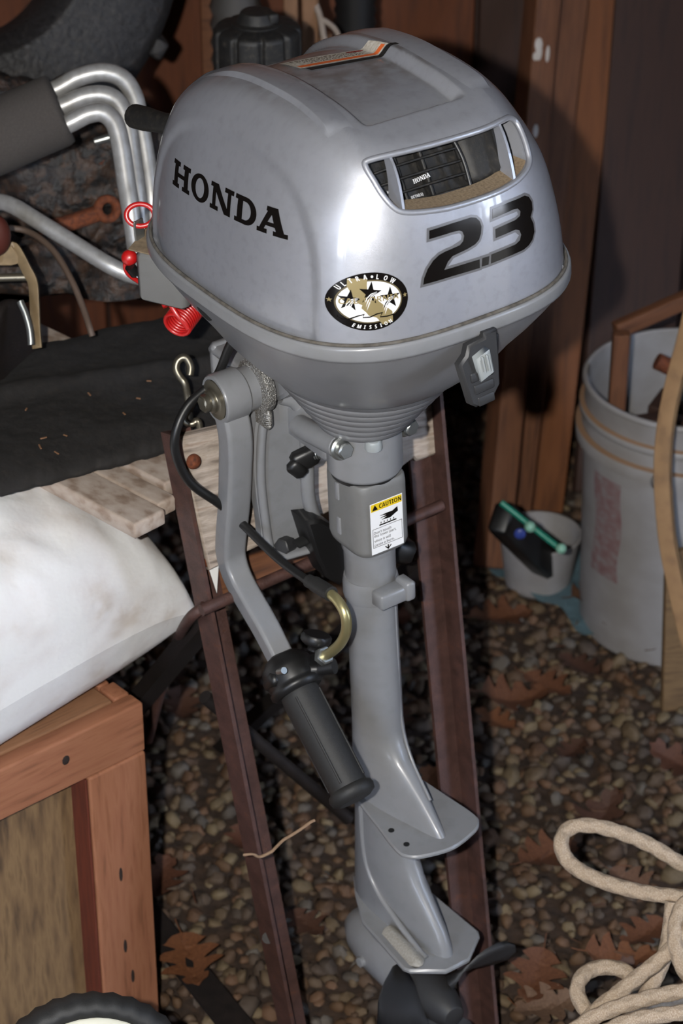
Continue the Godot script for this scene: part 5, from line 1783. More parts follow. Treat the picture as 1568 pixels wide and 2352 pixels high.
# ---------------------------------------------------------------- crate, sack, bench and clutter
func build_left() -> void:
	var e1 := Vector3(-0.755, 0, 0.656).normalized()
	var e2 := Vector3(-0.656, 0, -0.755).normalized()
	var c := Vector3(-0.1927, 0.44, -0.07)
	var o := thing("wooden_crate", "reddish pine crate with a plywood front panel under the white sack", "crate", Vector3(c.x, 0, c.z))
	var bf := Basis(e1, Vector3.UP, e1.cross(Vector3.UP))
	var bv := Basis(Vector3.UP, -e1, e1.cross(Vector3.UP))
	bv = Basis(Vector3.UP, bf.z, Vector3.UP.cross(bf.z))
	board("top_rail", o, c + e1 * 0.36 + Vector3(0, -0.0295, 0) + e2 * 0.011, bf, Vector3(0.72, 0.059, 0.022), M.pine, 0.003)
	board("stile", o, c + e1 * 0.035 + Vector3(0, -0.059 - 0.19, 0) + e2 * 0.011, Basis(Vector3.UP, -e1, bf.z), Vector3(0.379, 0.070, 0.022), M.pine, 0.003)
	board("stile", o, c + e1 * 0.685 + Vector3(0, -0.059 - 0.19, 0) + e2 * 0.011, Basis(Vector3.UP, -e1, bf.z), Vector3(0.379, 0.070, 0.022), M.pine, 0.003)
	board("stile_edge", o, c + e1 * 0.0725 + Vector3(0, -0.25, 0) + e2 * 0.0145, Basis(Vector3.UP, -e1, bf.z), Vector3(0.379, 0.003, 0.026), M.redwood, 0.0005)
	board("front_panel", o, c + e1 * 0.37 + Vector3(0, -0.25, 0) + e2 * 0.031, Basis(Vector3.UP, -e1, bf.z), Vector3(0.38, 0.60, 0.008), M.plywood, 0.002)
	board("side_post", o, c + Vector3(0, -0.22, 0) + e2 * 0.036 + e1 * 0.010, Basis(Vector3.UP, -e2, bf.x), Vector3(0.44, 0.028, 0.020), M.pine, 0.003)
	board("top_edge", o, c + e1 * 0.37 + Vector3(0, -0.010, 0) + e2 * 0.040, bf, Vector3(0.70, 0.018, 0.034), M.pine_edge, 0.003)
	for k in 2:
		board("lid_board", o, c + e1 * 0.37 + Vector3(0, -0.018, 0) + e2 * (0.110 + 0.110 * k), bf, Vector3(0.70, 0.014, 0.108), M.pine_edge, 0.002)
	for k in 3:
		board("side_board", o, c + e1 * 0.012 + Vector3(0, -0.07 - 0.15 * k, 0) + e2 * 0.155, Basis(-e2, Vector3.UP, (-e2).cross(Vector3.UP)), Vector3(0.21, 0.14, 0.014), M.pine, 0.002)
	board("back_panel", o, c + e1 * 0.37 + Vector3(0, -0.24, 0) + e2 * 0.265, bf, Vector3(0.70, 0.40, 0.012), M.plywood, 0.002)
	# knots and nail stains
	for q in [[0.095, -0.024, 0.0045], [0.245, -0.034, 0.0055]]:
		var kb := MB.new()
		kb.ball(c + e1 * q[0] + Vector3(0, q[1], 0) - e2 * 0.0002, Vector3(q[2], q[2] * 1.2, 0.0010), 10, bf)
		part("knot", kb, M.blued_brown, o)
	for q in [[0.040, -0.195], [0.040, -0.29], [0.033, -0.335]]:
		var kb := MB.new()
		kb.ball(c + e1 * q[0] + Vector3(0, q[1], 0) - e2 * 0.0002, Vector3(0.0022, 0.009, 0.0010), 10, bf)
		part("knot", kb, M.blued_brown, o)
	# sack: a rectangular cushion whose pinched corner points at the stand
	var tip := Vector3(-0.142, 0.510, -0.148)
	var su := Vector3(-0.60, 0, 0.80).normalized()
	var sv := Vector3(-0.80, 0, -0.60).normalized()
	var f := FastNoiseLite.new()
	f.frequency = 5.5
	f.fractal_octaves = 3
	f.seed = 5
	var pv := PackedVector3Array()
	var pi := PackedInt32Array()
	var nu := 70
	var nv := 50
	var lu := 0.86
	var lv := 0.46
	for s in 2:
		for i in nu + 1:
			for j in nv + 1:
				var a := float(i) / nu
				var b := float(j) / nv
				a = a * a * (3 - 2 * a) * 0.45 + a * 0.55
				b = b * b * (3 - 2 * b) * 0.45 + b * 0.55
				var du := minf(a, 1 - a) * lu
				var dv := minf(b, 1 - b) * lv
				var k := pow(1.0 - exp(-du / 0.034), 0.5) * pow(1.0 - exp(-dv / 0.034), 0.5)
				# edges draw in between the pinched corners
				var dent := 0.030 * sin(PI * a) * (1.0 if b < 0.5 else -1.0) * pow(absf(1 - 2 * b), 3.0)
				var p := tip + su * (a * lu) + sv * (b * lv + dent)
				var wr := f.get_noise_3d(p.x * 1.0, p.z * 1.4, s * 3.0) * 0.022 + f.get_noise_3d(p.x * 3.2, p.z * 2.2, 9.0 + s) * 0.008
				var up := 0.118 + 0.050 * smoothstep(0.0, 0.4, b)
				if s == 0:
					p.y += k * (up + wr)
				else:
					p.y = maxf(p.y - k * 0.075, 0.446)
				# the corner droops to the crate side
				p.y -= 0.02 * exp(-(du + dv) / 0.03)
				pv.append(p)
	var st := (nu + 1) * (nv + 1)
	for s in 2:
		for i in nu:
			for j in nv:
				var q := s * st + i * (nv + 1) + j
				if s == 0:
					pi.append_array([q, q + 1, q + nv + 2, q, q + nv + 2, q + nv + 1])
				else:
					pi.append_array([q, q + nv + 2, q + 1, q, q + nv + 1, q + nv + 2])
	var sm := MB.new()
	sm.piece(pv, pi)
	solo("white_sack", "big grubby white plastic sack lying on the pine crate", "sack", sm, M.bag, Vector3(tip.x, 0.446, tip.z))
	# bench of white-painted planks
	var d := Vector3(0.723, 0, 0.691)
	var pp := Vector3(0.691, 0, -0.723)
	var bo := thing("plank_bench", "bench of dirty white painted planks between the white sack and the black matting", "bench", Vector3(-0.35, 0, -0.35))
	var edges := [-0.104, -0.061, -0.034, 0.013, 0.06, 0.11]
	for i in edges.size() - 1:
		var mid: float = (edges[i] + edges[i + 1]) * 0.5
		var e: float = [-0.165, -0.18, -0.20, -0.23, -0.27][i]
		var ln := 0.55
		board("plank", bo, pp * mid + d * (e - ln * 0.5) + Vector3(0, 0.652 - 0.003 * (i % 2), 0), Basis(d, Vector3.UP, d.cross(Vector3.UP)), Vector3(ln, 0.018, edges[i + 1] - edges[i] - 0.003), M.whitewood, 0.003)
	for q in [[-0.08, -0.70], [0.09, -0.70], [-0.08, -0.53], [0.09, -0.53]]:
		var ce: Vector3 = pp * q[0] + d * q[1]
		board("bench_leg", bo, Vector3(ce.x, 0.322, ce.z), Basis(Vector3.UP, Vector3.LEFT, Vector3.BACK), Vector3(0.644, 0.04, 0.04), M.dark_board, 0.002)
	# black matting on the bench: a thick rough-edged slab
	var fn := FastNoiseLite.new()
	fn.frequency = 14.0
	fn.fractal_octaves = 4
	var a0 := Vector3(-0.3408, 0.675, -0.0751)
	var a1 := Vector3(-0.1712, 0.675, -0.1674)
	var b0 := Vector3(-0.3785, 0.675, -0.356)
	var b1 := Vector3(-0.2097, 0.675, -0.4408)
	var pvm := PackedVector3Array()
	var pim := PackedInt32Array()
	var nx := 90
	var nz := 44
	for s in 2:
		for i in nx + 1:
			for j in nz + 1:
				var x := 1.55 * i / nx
				var z := float(j) / nz
				var p := a0.lerp(a1, x).lerp(b0.lerp(b1, x), z)
				p.z += 0.006 * fn.get_noise_2d(p.x * 3.0, 7.0) * (1.0 - z)
				var edge := minf(minf(z * 6.0, (1 - z) * 8.0), 1.0)
				if s == 0:
					p.y = 0.668 + 0.013 * sqrt(clampf(edge, 0.0, 1.0)) + 0.004 * fn.get_noise_2d(p.x, p.z) + 0.010 * exp(-pow((z - 0.62 + 0.12 * x) / 0.05, 2.0))
				else:
					p.y = 0.6625
				pvm.append(p)
	var sz := (nx + 1) * (nz + 1)
	for i in nx:
		for j in nz:
			var q := i * (nz + 1) + j
			pim.append_array([q, q + nz + 2, q + 1, q, q + nz + 1, q + nz + 2])
			pim.append_array([sz + q, sz + q + 1, sz + q + nz + 2, sz + q, sz + q + nz + 2, sz + q + nz + 1])
	for i in nx:
		for j in [0, nz]:
			var q2: int = i * (nz + 1) + j
			if j == 0:
				pim.append_array([q2, sz + q2, q2 + nz + 1, sz + q2, sz + q2 + nz + 1, q2 + nz + 1])
			else:
				pim.append_array([q2, q2 + nz + 1, sz + q2, sz + q2, q2 + nz + 1, sz + q2 + nz + 1])
	var mm := MB.new()
	mm.piece(pvm, pim)
	solo("rubber_matting", "thick black rubber matting laid over the bench behind the white sack", "mat", mm, M.mat_black, Vector3(-0.25, 0.6625, -0.22))
	# wood chips on the matting
	for q in [[100, 1006, "middle chip of the three clustered on"], [92, 1026, "lower chip of the three clustered on"], [130, 1040, "chip nearest the sack on"], [342, 875, "chip nearest the motor on"], [150, 1000, "upper chip of the three clustered on"], [60, 940, "leftmost lone chip on"], [285, 950, "chip nearest the weathered board on"], [205, 905, "lone chip in the middle of"], [318, 915, "chip nearest the eye bolt on"]]:
		var cm := MB.new()
		var p2 := ground_at(q[0], q[1], 0.684)
		cm.rbox(Vector3(0.005 + 0.002 * (q[0] % 3), 0.0012, 0.0018), 0.0004, Transform3D(Basis.from_euler(Vector3(0, q[1] * 0.7, 0)), p2))
		solo("wood_chip", "tiny pale wood " + q[2] + " the black matting", "chip", cm, M.tan_board, p2, "wood chips on the matting")
	# wheel in the near corner
	var wc := Vector3(-0.2212, 0.2649, 0.2955)
	var wx := Vector3(0.25, 0.50, 0.83).normalized()
	var wo := thing("cart_wheel", "black-tyred wheel with a cream hub in front of the crate", "wheel", wc - Vector3(0, 0.09, 0))
	var wm := MB.new()
	wm.lathe([Vector2(0.080, -0.018), Vector2(0.090, -0.020), Vector2(0.0985, -0.014), Vector2(0.1015, 0.0), Vector2(0.0985, 0.014), Vector2(0.090, 0.019), Vector2(0.080, 0.017), Vector2(0.080, -0.018)], 72, Transform3D(along(wx), wc), false, 36, 0.02)
	part("tyre", wm, M.rubber, wo, "cracked black tyre")
	var wh := MB.new()
	wh.lathe([Vector2(0.081, -0.012), Vector2(0.082, 0.016), Vector2(0.080, 0.0195), Vector2(0.072, 0.021), Vector2(0.055, 0.016), Vector2(0.025, 0.012), Vector2(0.022, 0.024), Vector2(0.012, 0.025)], 60, Transform3D(along(wx), wc))
	part("hub", wh, M.wheel_white, wo, "cream hub")
	# dark iron bar on the gravel
	var ib := MB.new()
	var i0 := Vector3(-0.2259, 0.03, -0.2777)
	var i1 := Vector3(-0.0656, 0.03, -0.0124)
	angle_iron(ib, i0, i1, (i1 - i0).cross(Vector3.UP).normalized(), Vector3.UP * -1.0, 0.034, 0.005)
	solo("iron_bar", "dark angle-iron bar lying on the gravel between the crate and the stand", "bar", ib, M.dark_steel, Vector3(i0.x, 0, i0.z))
	clutter()

func ground_at(px: float, py: float, y: float) -> Vector3:
	var v := Basis.from_euler(Vector3(deg_to_rad(-31.0), 0, 0)) * Vector3((px - 784.0) / 5390.0, -(py - 1176.0) / 5390.0, -1.0)
	var c := Vector3(0, 1.78, 1.8)
	return c + v * ((y - c.y) / v.y)

func clutter() -> void:
	# three bent aluminium tubes with a foam sleeve
	var o := thing("tube_frame", "three bent aluminium tubes side by side with a grey foam sleeve", "frame", Vector3(-0.2038, 0.7399, -0.3983))
	for t in [[Vector3(-0.3277, 0.8896, -0.5116), Vector3(-0.2961, 0.9001, -0.5179), Vector3(-0.2734, 0.9106, -0.5242), Vector3(-0.2485, 0.9152, -0.527), Vector3(-0.2282, 0.9098, -0.5237), Vector3(-0.2155, 0.8935, -0.5139), Vector3(-0.2091, 0.8671, -0.4981), Vector3(-0.2028, 0.8361, -0.4794), Vector3(-0.1965, 0.7934, -0.4538), Vector3(-0.1944, 0.7227, -0.4346)], [Vector3(-0.3206, 0.8815, -0.4834), Vector3(-0.2869, 0.8927, -0.4901), Vector3(-0.2644, 0.9008, -0.4949), Vector3(-0.2442, 0.9019, -0.4956), Vector3(-0.2299, 0.8946, -0.4912), Vector3(-0.2209, 0.8746, -0.4792), Vector3(-0.2155, 0.8438, -0.4607), Vector3(-0.2092, 0.8015, -0.4353), Vector3(-0.2046, 0.7313, -0.4165)], [Vector3(-0.309, 0.8737, -0.4553), Vector3(-0.2787, 0.8844, -0.4618), Vector3(-0.26, 0.8924, -0.4666), Vector3(-0.2445, 0.8939, -0.4675), Vector3(-0.2324, 0.8851, -0.4622), Vector3(-0.2258, 0.8649, -0.4501), Vector3(-0.22, 0.8325, -0.4306), Vector3(-0.2142, 0.8019, -0.4122), Vector3(-0.2074, 0.7399, -0.3983)]]:
		var mb := MB.new()
		mb.tube(spl(t, 6), 0.0098, 16)
		part("tube", mb, M.alu, o)
	var rv := MB.new()
	rv.ball(Vector3(-0.2746, 0.9119, -0.518), Vector3(0.0025, 0.0025, 0.0012), 10)
	part("rivet", rv, M.black, o)
	var fo := MB.new()
	var f0 := Vector3(-0.3916, 0.8534, -0.4607)
	var f1 := Vector3(-0.2885, 0.8918, -0.4837)
	fo.lathe([Vector2(0.020, 0), Vector2(0.036, 0.002), Vector2(0.038, 0.01), Vector2(0.038, (f1 - f0).length() - 0.006), Vector2(0.036, (f1 - f0).length()), Vector2(0.020, (f1 - f0).length() + 0.001)], 40, Transform3D(along(f1 - f0), f0))
	part("foam_sleeve", fo, M.foam, o, "grey foam sleeve")
	# a lower bent tube
	var p := thing("bent_pipe", "single aluminium pipe slanting down towards the motor's front", "pipe", Vector3(-0.2032, 0.7657, -0.3438))
	var pm := MB.new()
	pm.tube(spl([Vector3(-0.3847, 0.8134, -0.4191), Vector3(-0.3535, 0.816, -0.4207), Vector3(-0.3343, 0.8163, -0.4092), Vector3(-0.3109, 0.8089, -0.3931), Vector3(-0.2744, 0.7942, -0.3726), Vector3(-0.2382, 0.7796, -0.3521), Vector3(-0.2163, 0.7702, -0.3465), Vector3(-0.1966, 0.7657, -0.3438)], 6), 0.0085, 16)
	part("pipe", pm, M.alu, p)
	# rusty ring spanner
	var w := thing("ring_spanner", "rusty ring spanner hanging among black clutter", "spanner", Vector3(-0.26, 0.7245, -0.5991))
	var wm := MB.new()
	wm.tube(spl([Vector3(-0.3348, 0.7101, -0.5904), Vector3(-0.3155, 0.7121, -0.5916), Vector3(-0.2914, 0.7183, -0.5953), Vector3(-0.2682, 0.7254, -0.5996)], 4), 0.0085, 10, true, false, PackedVector2Array([Vector2(1, 0.5), Vector2(0.6, 1), Vector2(-0.6, 1), Vector2(-1, 0.5), Vector2(-1, -0.5), Vector2(-0.6, -1), Vector2(0.6, -1), Vector2(1, -0.5)]), Vector3.UP)
	part("handle", wm, M.rust_red, w)
	var wr := MB.new()
	wr.lathe([Vector2(0.007, -0.006), Vector2(0.0145, -0.006), Vector2(0.016, 0), Vector2(0.0145, 0.006), Vector2(0.007, 0.006), Vector2(0.007, -0.006)], 24, Transform3D(along(Vector3(0.35, 0.35, 0.85)), Vector3(-0.2595, 0.7287, -0.6016)), false)
	part("ring_end", wr, M.rust_red, w)
	# reel with a cream side plate
	var r := thing("cable_reel", "old cable reel with a cream side bracket behind the black matting", "reel", Vector3(-0.3425, 0.68, -0.358))
	var rp := MB.new()
	rp.tube(spl([Vector3(-0.3562, 0.7964, -0.3272), Vector3(-0.3389, 0.7978, -0.3281), Vector3(-0.3281, 0.8045, -0.3321), Vector3(-0.3225, 0.8027, -0.331), Vector3(-0.3121, 0.786, -0.321), Vector3(-0.3061, 0.7749, -0.3143), Vector3(-0.3043, 0.7563, -0.3032), Vector3(-0.3035, 0.7378, -0.292), Vector3(-0.3017, 0.7193, -0.2809)], 5), 0.0052, 8, true, false, PackedVector2Array([Vector2(1.3, 0.3), Vector2(-1.3, 0.3), Vector2(-1.3, -0.3), Vector2(1.3, -0.3)]), Vector3(1, 0.4, 0))
	part("side_bracket", rp, M.cream, r)
	var rg := MB.new()
	rg.prism(PackedVector2Array([Vector2(-0.03, 0.018), Vector2(0.0, 0.022), Vector2(0.014, 0.0), Vector2(0.002, -0.004), Vector2(-0.03, -0.004)]), 0.005, 0.001, Transform3D(Basis.IDENTITY, Vector3(-0.3301, 0.7913, -0.33)))
	part("bracket_gusset", rg, M.cream, r)
	var rd := MB.new()
	rd.lathe([Vector2(0.010, -0.10), Vector2(0.040, -0.10), Vector2(0.040, -0.005), Vector2(0.046, -0.004), Vector2(0.046, 0.004), Vector2(0.040, 0.006), Vector2(0.010, 0.004)], 40, Transform3D(along(Vector3(0.92, 0.1, 0.35)), Vector3(-0.3351, 0.7041, -0.3184)))
	part("drum", rd, M.dark_steel, r, "dark drum")
	var rr := MB.new()
	rr.tube(spl([Vector3(-0.3163, 0.7681, -0.2869), Vector3(-0.3111, 0.7578, -0.2807), Vector3(-0.3069, 0.7449, -0.273), Vector3(-0.3051, 0.7313, -0.2648)], 5), 0.0036, 8)
	part("rim", rr, M.zinc, r, "bright worn rim")
	var ro := MB.new()
	rod(ro, Vector3(-0.3664, 0.7743, -0.3256), Vector3(-0.3134, 0.7758, -0.3265), 0.0042)
	part("axle", ro, M.brass_dull, r)
	var rk := MB.new()
	rk.ball(Vector3(-0.3397, 0.828, -0.3113), Vector3(0.016, 0.022, 0.014), 20)
	part("crank_knob", rk, M.rusty_disc, r, "brown-red knob")
	# thin cable arching over to the matting
	var tc := MB.new()
	tc.tube(spl([Vector3(-0.3421, 0.7849, -0.4253), Vector3(-0.3251, 0.7822, -0.4237), Vector3(-0.3081, 0.7787, -0.4099), Vector3(-0.2912, 0.7695, -0.3927), Vector3(-0.2745, 0.7509, -0.3699), Vector3(-0.2623, 0.7325, -0.3472), Vector3(-0.2546, 0.7199, -0.328), Vector3(-0.2515, 0.7116, -0.323)], 6), 0.0034, 8)
	solo("thin_cable", "thin dusty brown cable arching down to the black matting", "cable", tc, M.cable_brown, Vector3(-0.2515, 0.7116, -0.323))
	# tyre at the back
	var tx := Vector3(0.35, 0.30, 0.88).normalized()
	var tcn := Vector3(-0.4648, 0.9131, -1.004)
	var ty := thing("old_tyre", "large worn black tyre leaning at the back of the shed", "tyre", Vector3(tcn.x, tcn.y - 0.27, tcn.z))
	var tm := MB.new()
	tm.lathe([Vector2(0.125, -0.045), Vector2(0.145, -0.062), Vector2(0.200, -0.070), Vector2(0.250, -0.060), Vector2(0.268, -0.045), Vector2(0.272, 0.0), Vector2(0.268, 0.045), Vector2(0.250, 0.060), Vector2(0.200, 0.070), Vector2(0.158, 0.064), Vector2(0.150, 0.072), Vector2(0.143, 0.064), Vector2(0.125, 0.045), Vector2(0.120, 0.0), Vector2(0.125, -0.045)], 90, Transform3D(along(tx), tcn), false)
	part("carcass", tm, M.tyre, ty)
	for k in 40:
		var lg := MB.new()
		var an := TAU * k / 40.0
		var bb := along(tx)
		var dr := bb * Vector3(cos(an), 0, sin(an))
		lg.rbox(Vector3(0.020, 0.05, 0.026), 0.004, Transform3D(Basis(dr, tx, dr.cross(tx)) * Basis.from_euler(Vector3(0.25 if k % 2 == 0 else -0.25, 0, 0)), tcn + dr * 0.272 + tx * (0.030 if k % 2 == 0 else -0.030)))
		part("tread_lug", lg, M.tyre, ty)
	# grimy engine lump on the bench
	var f := FastNoiseLite.new()
	f.frequency = 9.0
	f.fractal_octaves = 4
	var g := thing("grimy_engine", "grimy black engine block half lost in the dark behind the bent tubes", "engine", Vector3(-0.275, 0.66, -0.4379))
	for q in [[Vector3(-0.2998, 0.6629, -0.702), Vector3(0.13, 0.15, 0.07), 1], [Vector3(-0.3694, 0.6899, -0.7532), Vector3(0.11, 0.13, 0.07), 2], [Vector3(-0.3276, 0.6331, -0.5674), Vector3(0.15, 0.075, 0.06), 3], [Vector3(-0.2611, 0.6156, -0.6036), Vector3(0.07, 0.10, 0.06), 4]]:
		var gm := MB.new()
		var pv := PackedVector3Array()
		var pi := PackedInt32Array()
		var seg := 56
		for i in 41:
			var th := PI * i / 40.0
			for j in seg:
				var a := TAU * j / seg
				var dd := Vector3(sin(th) * cos(a), cos(th), sin(th) * sin(a))
				# boxy lump with fins and casting noise
				var bx := dd / pow(pow(absf(dd.x), 4.0) + pow(absf(dd.y), 4.0) + pow(absf(dd.z), 4.0), 0.25)
				var pt: Vector3 = q[0] + bx * q[1] * (0.92 + 0.02 * signf(sin(bx.y * 38.0)))
				pt += dd * 0.034 * f.get_noise_3dv(pt * 1.3 + Vector3(q[2], 0, 0))
				pt.y = maxf(pt.y, 0.664)
				pv.append(pt)
		for i in 40:
			for j in seg:
				var a2 := i * seg + j
				var b2 := i * seg + (j + 1) % seg
				pi.append_array([a2, b2, b2 + seg, a2, b2 + seg, a2 + seg])
		gm.piece(pv, pi)
		part("engine_casting", gm, M.grime, g)
	var gs := MB.new()
	rod(gs, Vector3(-0.273, 0.7924, -0.6398), Vector3(-0.2518, 0.7981, -0.6433), 0.0045)
	part("stud_bolt", gs, M.zinc, g, "bright threaded stud")
	var gr := MB.new()
	gr.rbox(Vector3(0.036, 0.050, 0.012), 0.006, Transform3D(Basis.from_euler(Vector3(0.1, 0.2, 0.15)), Vector3(-0.2704, 0.7566, -0.665)))
	part("rusty_bracket", gr, M.rust_red, g, "rusty bracket")
	# black jar with a fluted cap
	var jc := Vector3(-0.0921, 0.915, -0.6669)
	var j := thing("black_jar", "black container with a fluted screw cap and round knob behind the cowl", "container", Vector3(jc.x, 0.684, jc.z))
	var jb := MB.new()
	jb.lathe([Vector2(0.03, 0.685), Vector2(0.070, 0.686), Vector2(0.075, 0.70), Vector2(0.075, jc.y - 0.12), Vector2(0.055, jc.y - 0.085), Vector2(0.046, jc.y - 0.07), Vector2(0.044, jc.y - 0.02)], 48, Transform3D(Basis.IDENTITY, Vector3(jc.x, 0, jc.z)))
	part("body", jb, M.black, j)
	var jm := MB.new()
	jm.lathe([Vector2(0.044, -0.082), Vector2(0.0485, -0.081), Vector2(0.0485, -0.006), Vector2(0.0478, -0.002), Vector2(0.0445, 0.001), Vector2(0.032, 0.004), Vector2(0.022, 0.0045)], 160, Transform3D(Basis.from_euler(Vector3(0, 0.14, 0)), jc), true, 10, 0.11)
	var jo := part("screw_cap", jm, M.black_dusty, j, "dusty fluted black cap")
	var jk := MB.new()
	jk.lathe([Vector2(0.028, 0.003), Vector2(0.0285, 0.006), Vector2(0.0285, 0.006), Vector2(0.023, 0.007), Vector2(0.022, 0.008), Vector2(0.018, 0.017), Vector2(0.016, 0.0185), Vector2(0.004, 0.0185)], 36, Transform3D(Basis.IDENTITY, jc))
	jk.rbox(Vector3(0.012, 0.012, 0.012), 0.002, Transform3D(Basis.from_euler(Vector3(0, 0.5, 0)), jc + Vector3(0.017, 0.013, 0.008)))
	part("cap_knob", jk, M.black_dusty, jo)

# ---------------------------------------------------------------- right-hand side
func build_right() -> void:
	# leaning timbers
	for t in [
		["leaning_timber", "brown timber with a white paint splash leaning on the back wall", Vector3(0.2902, 0.7658, -1.4405), Vector3(0.2113, 0, -0.9931), 0.038, 0.05, "stud"],
		["leaning_timber", "red-brown timber leaning just right of the paint-splashed one", Vector3(0.3372, 0.7473, -1.4994), Vector3(0.2418, 0, -1.07), 0.050, 0.022, "stud"],
		["leaning_plank", "broad orange-brown plank leaning behind the small white tub", Vector3(0.3845, 0.7289, -1.5583), Vector3(0.2939, 0, -1.1475), 0.060, 0.02, "orange_board"],
		["leaning_sheet", "dark brown wooden sheet leaning behind the large bucket", Vector3(0.4697, 0.7227, -1.5779), Vector3(0.4079, 0, -1.195), 0.14, 0.02, "dark_board"]]:
		var a: Vector3 = t[2]
		var b: Vector3 = t[3]
		var y := (a - b).normalized()
		var z := (Vector3(0.25, 0, 1) - y * y.dot(Vector3(0.25, 0, 1))).normalized()
		var mb := MB.new()
		mb.rbox(Vector3((a - b).length(), t[4], t[5]), 0.003)
		var o := MeshInstance3D.new()
		o.mesh = mb.mesh()
		o.mesh.surface_set_material(0, M[t[6]])
		o.name = numbered(t[0])
		add_child(o)
		o.transform = Transform3D(Basis(y, z.cross(y), z), (a + b) * 0.5 + Vector3(0, 0.01, 0))
		tag(o, t[1], "timber")
	var gs := MB.new()
	gs.rbox(Vector3(0.030, 1.5, 0.004), 0.001, Transform3D(Basis.IDENTITY, Vector3(0.2691, 0.5918, -1.5926)))
	solo("metal_strip", "dull grey metal strip standing against the back wall", "strip", gs, M.galv, Vector3(0.2691, 0.5918, -1.5926) - Vector3(0, 0.75, 0))
	var ps := get_node("leaning_timber") as MeshInstance3D
	var inv := ps.transform.affine_inverse()
	org = Vector3.ZERO
	for q in [[Vector3(0.2772, 0.6581, -1.3315), 0.010, 0.006], [Vector3(0.2778, 0.6488, -1.3259), 0.012, 0.005], [Vector3(0.2723, 0.6436, -1.3227), 0.006, 0.004], [Vector3(0.2898, 0.6446, -1.3304), 0.012, 0.003], [Vector3(0.2718, 0.5514, -1.2767), 0.010, 0.004]]:
		var sp := MB.new()
		var p: Vector3 = inv * (q[0] as Vector3)
		sp.ball(Vector3(p.x, p.y, 0.0252), Vector3(q[1], q[2], 0.0012), 12)
		part("paint_spot", sp, M.paint_splash, ps)
	# large bucket
	var bc := Vector3(0.4535, 0.37, -0.8823)
	var bx := Transform3D(Basis.IDENTITY, Vector3(bc.x, 0, bc.z))
	var o := thing("plastic_bucket", "large grey-white plastic bucket with a faded pink print, holding scrap wood", "bucket", Vector3(bc.x, 0, bc.z))
	var bm := MB.new()
	bm.lathe([Vector2(0.02, 0.004), Vector2(0.120, 0.004), Vector2(0.126, 0.0), Vector2(0.128, 0.006), Vector2(0.1365, 0.285), Vector2(0.1365, 0.285), Vector2(0.147, 0.287), Vector2(0.147, 0.287), Vector2(0.148, 0.305), Vector2(0.140, 0.306), Vector2(0.140, 0.306), Vector2(0.139, 0.325), Vector2(0.139, 0.325), Vector2(0.1445, 0.327), Vector2(0.144, 0.336), Vector2(0.138, 0.337), Vector2(0.138, 0.337), Vector2(0.138, 0.362), Vector2(0.142, 0.366), Vector2(0.142, 0.371), Vector2(0.138, 0.373), Vector2(0.1345, 0.370), Vector2(0.125, 0.05), Vector2(0.02, 0.045)], 72, bx)
	part("shell", bm, M.bucket, o)
	for y in [[0.1482, 0.3055, 0.1405], [0.1446, 0.3367, 0.1385]]:
		var dm := MB.new()
		dm.lathe([Vector2(y[0], y[1]), Vector2(y[2], y[1] + 0.0016)], 72, bx, false)
		part("ledge_dirt", dm, M.bucket_dirt, o, "tan dirt on the ledge")
	var pk := MB.new()
	var rr := []
	for i in 13:
		var t := i / 12.0
		var ring := PackedVector3Array()
		for k in 9:
			var h := lerpf(0.115, 0.265, k / 8.0)
			var an := lerpf(2.34 + 0.02 * sin(k * 1.1), 2.72 + 0.03 * sin(k * 0.9 + 1.0), t)
			var r := 0.1285 + 0.0296 * h + 0.0008
			ring.append(bx * Vector3(cos(an) * r, h, sin(an) * r))
		rr.append(ring)
	pk.loft(rr, false, false, false, true, false)
	part("pink_print", pk, M.pink, o, "faded pink print")
	var ear := MB.new()
	ear.lathe([Vector2(0.013, -0.004), Vector2(0.013, 0.006), Vector2(0.006, 0.008)], 18, Transform3D(along(Vector3(-0.35, 0, 0.93)), bx * Vector3(-0.052, 0.296, 0.136)))
	part("handle_ear", ear, M.bucket, o)
	# scrap in the bucket
	var s1 := thing("wooden_bracket", "brown corner of a wooden frame sticking out of the large bucket", "wood", Vector3(bc.x - 0.06, 0.05, bc.z))
	var q0 := Vector3(bc.x - 0.098, 0.31, bc.z + 0.010)
	board("upright", s1, q0, Basis(Vector3(0.0, 1, 0).normalized(), Vector3(-1, 0.0, 0).normalized(), Vector3.BACK), Vector3(0.26, 0.022, 0.018), M.stud)
	var fa := q0 + Vector3(-0.006, 0.120, -0.002)
	var fbb := fa + Vector3(0.115, 0.030, -0.05)
	board("rail", s1, (fa + fbb) * 0.5 + Vector3(0, 0.004, -0.016), facing_x(fbb - fa), Vector3((fbb - fa).length(), 0.022, 0.016), M.stud)
	var s2 := MB.new()
	rod(s2, Vector3(bc.x - 0.052, 0.405, bc.z + 0.02), Vector3(bc.x + 0.10, 0.33, bc.z + 0.03), 0.011)
	solo("tool_handle", "short brown tool handle lying in the large bucket's mouth", "handle", s2, M.rust_red, Vector3(bc.x, 0.32, bc.z + 0.025))
	var so := thing("scrap_boards", "dark brown scraps of board filling the large bucket", "wood", Vector3(bc.x, 0.05, bc.z))
	for k in 9:
		var an := k * 2.4
		var rr2 := 0.012 + 0.0105 * k
		board("scrap_board", so, Vector3(bc.x + cos(an) * rr2 * 0.8, 0.19, bc.z + sin(an) * rr2 * 0.8), Basis.from_euler(Vector3(0.10 * sin(k * 1.7), an, 0.08 * cos(k * 2.3))) * Basis(Vector3.UP, Vector3.LEFT, Vector3.BACK), Vector3(0.24 + 0.03 * sin(k * 3.1), 0.052, 0.024), M.dark_board)
	# a second pale bucket further back
	var b2 := Vector3(0.5662, 0, -1.195)
	var o2 := thing("pale_bucket", "pale bucket at the picture edge behind the bent lath", "bucket", b2)
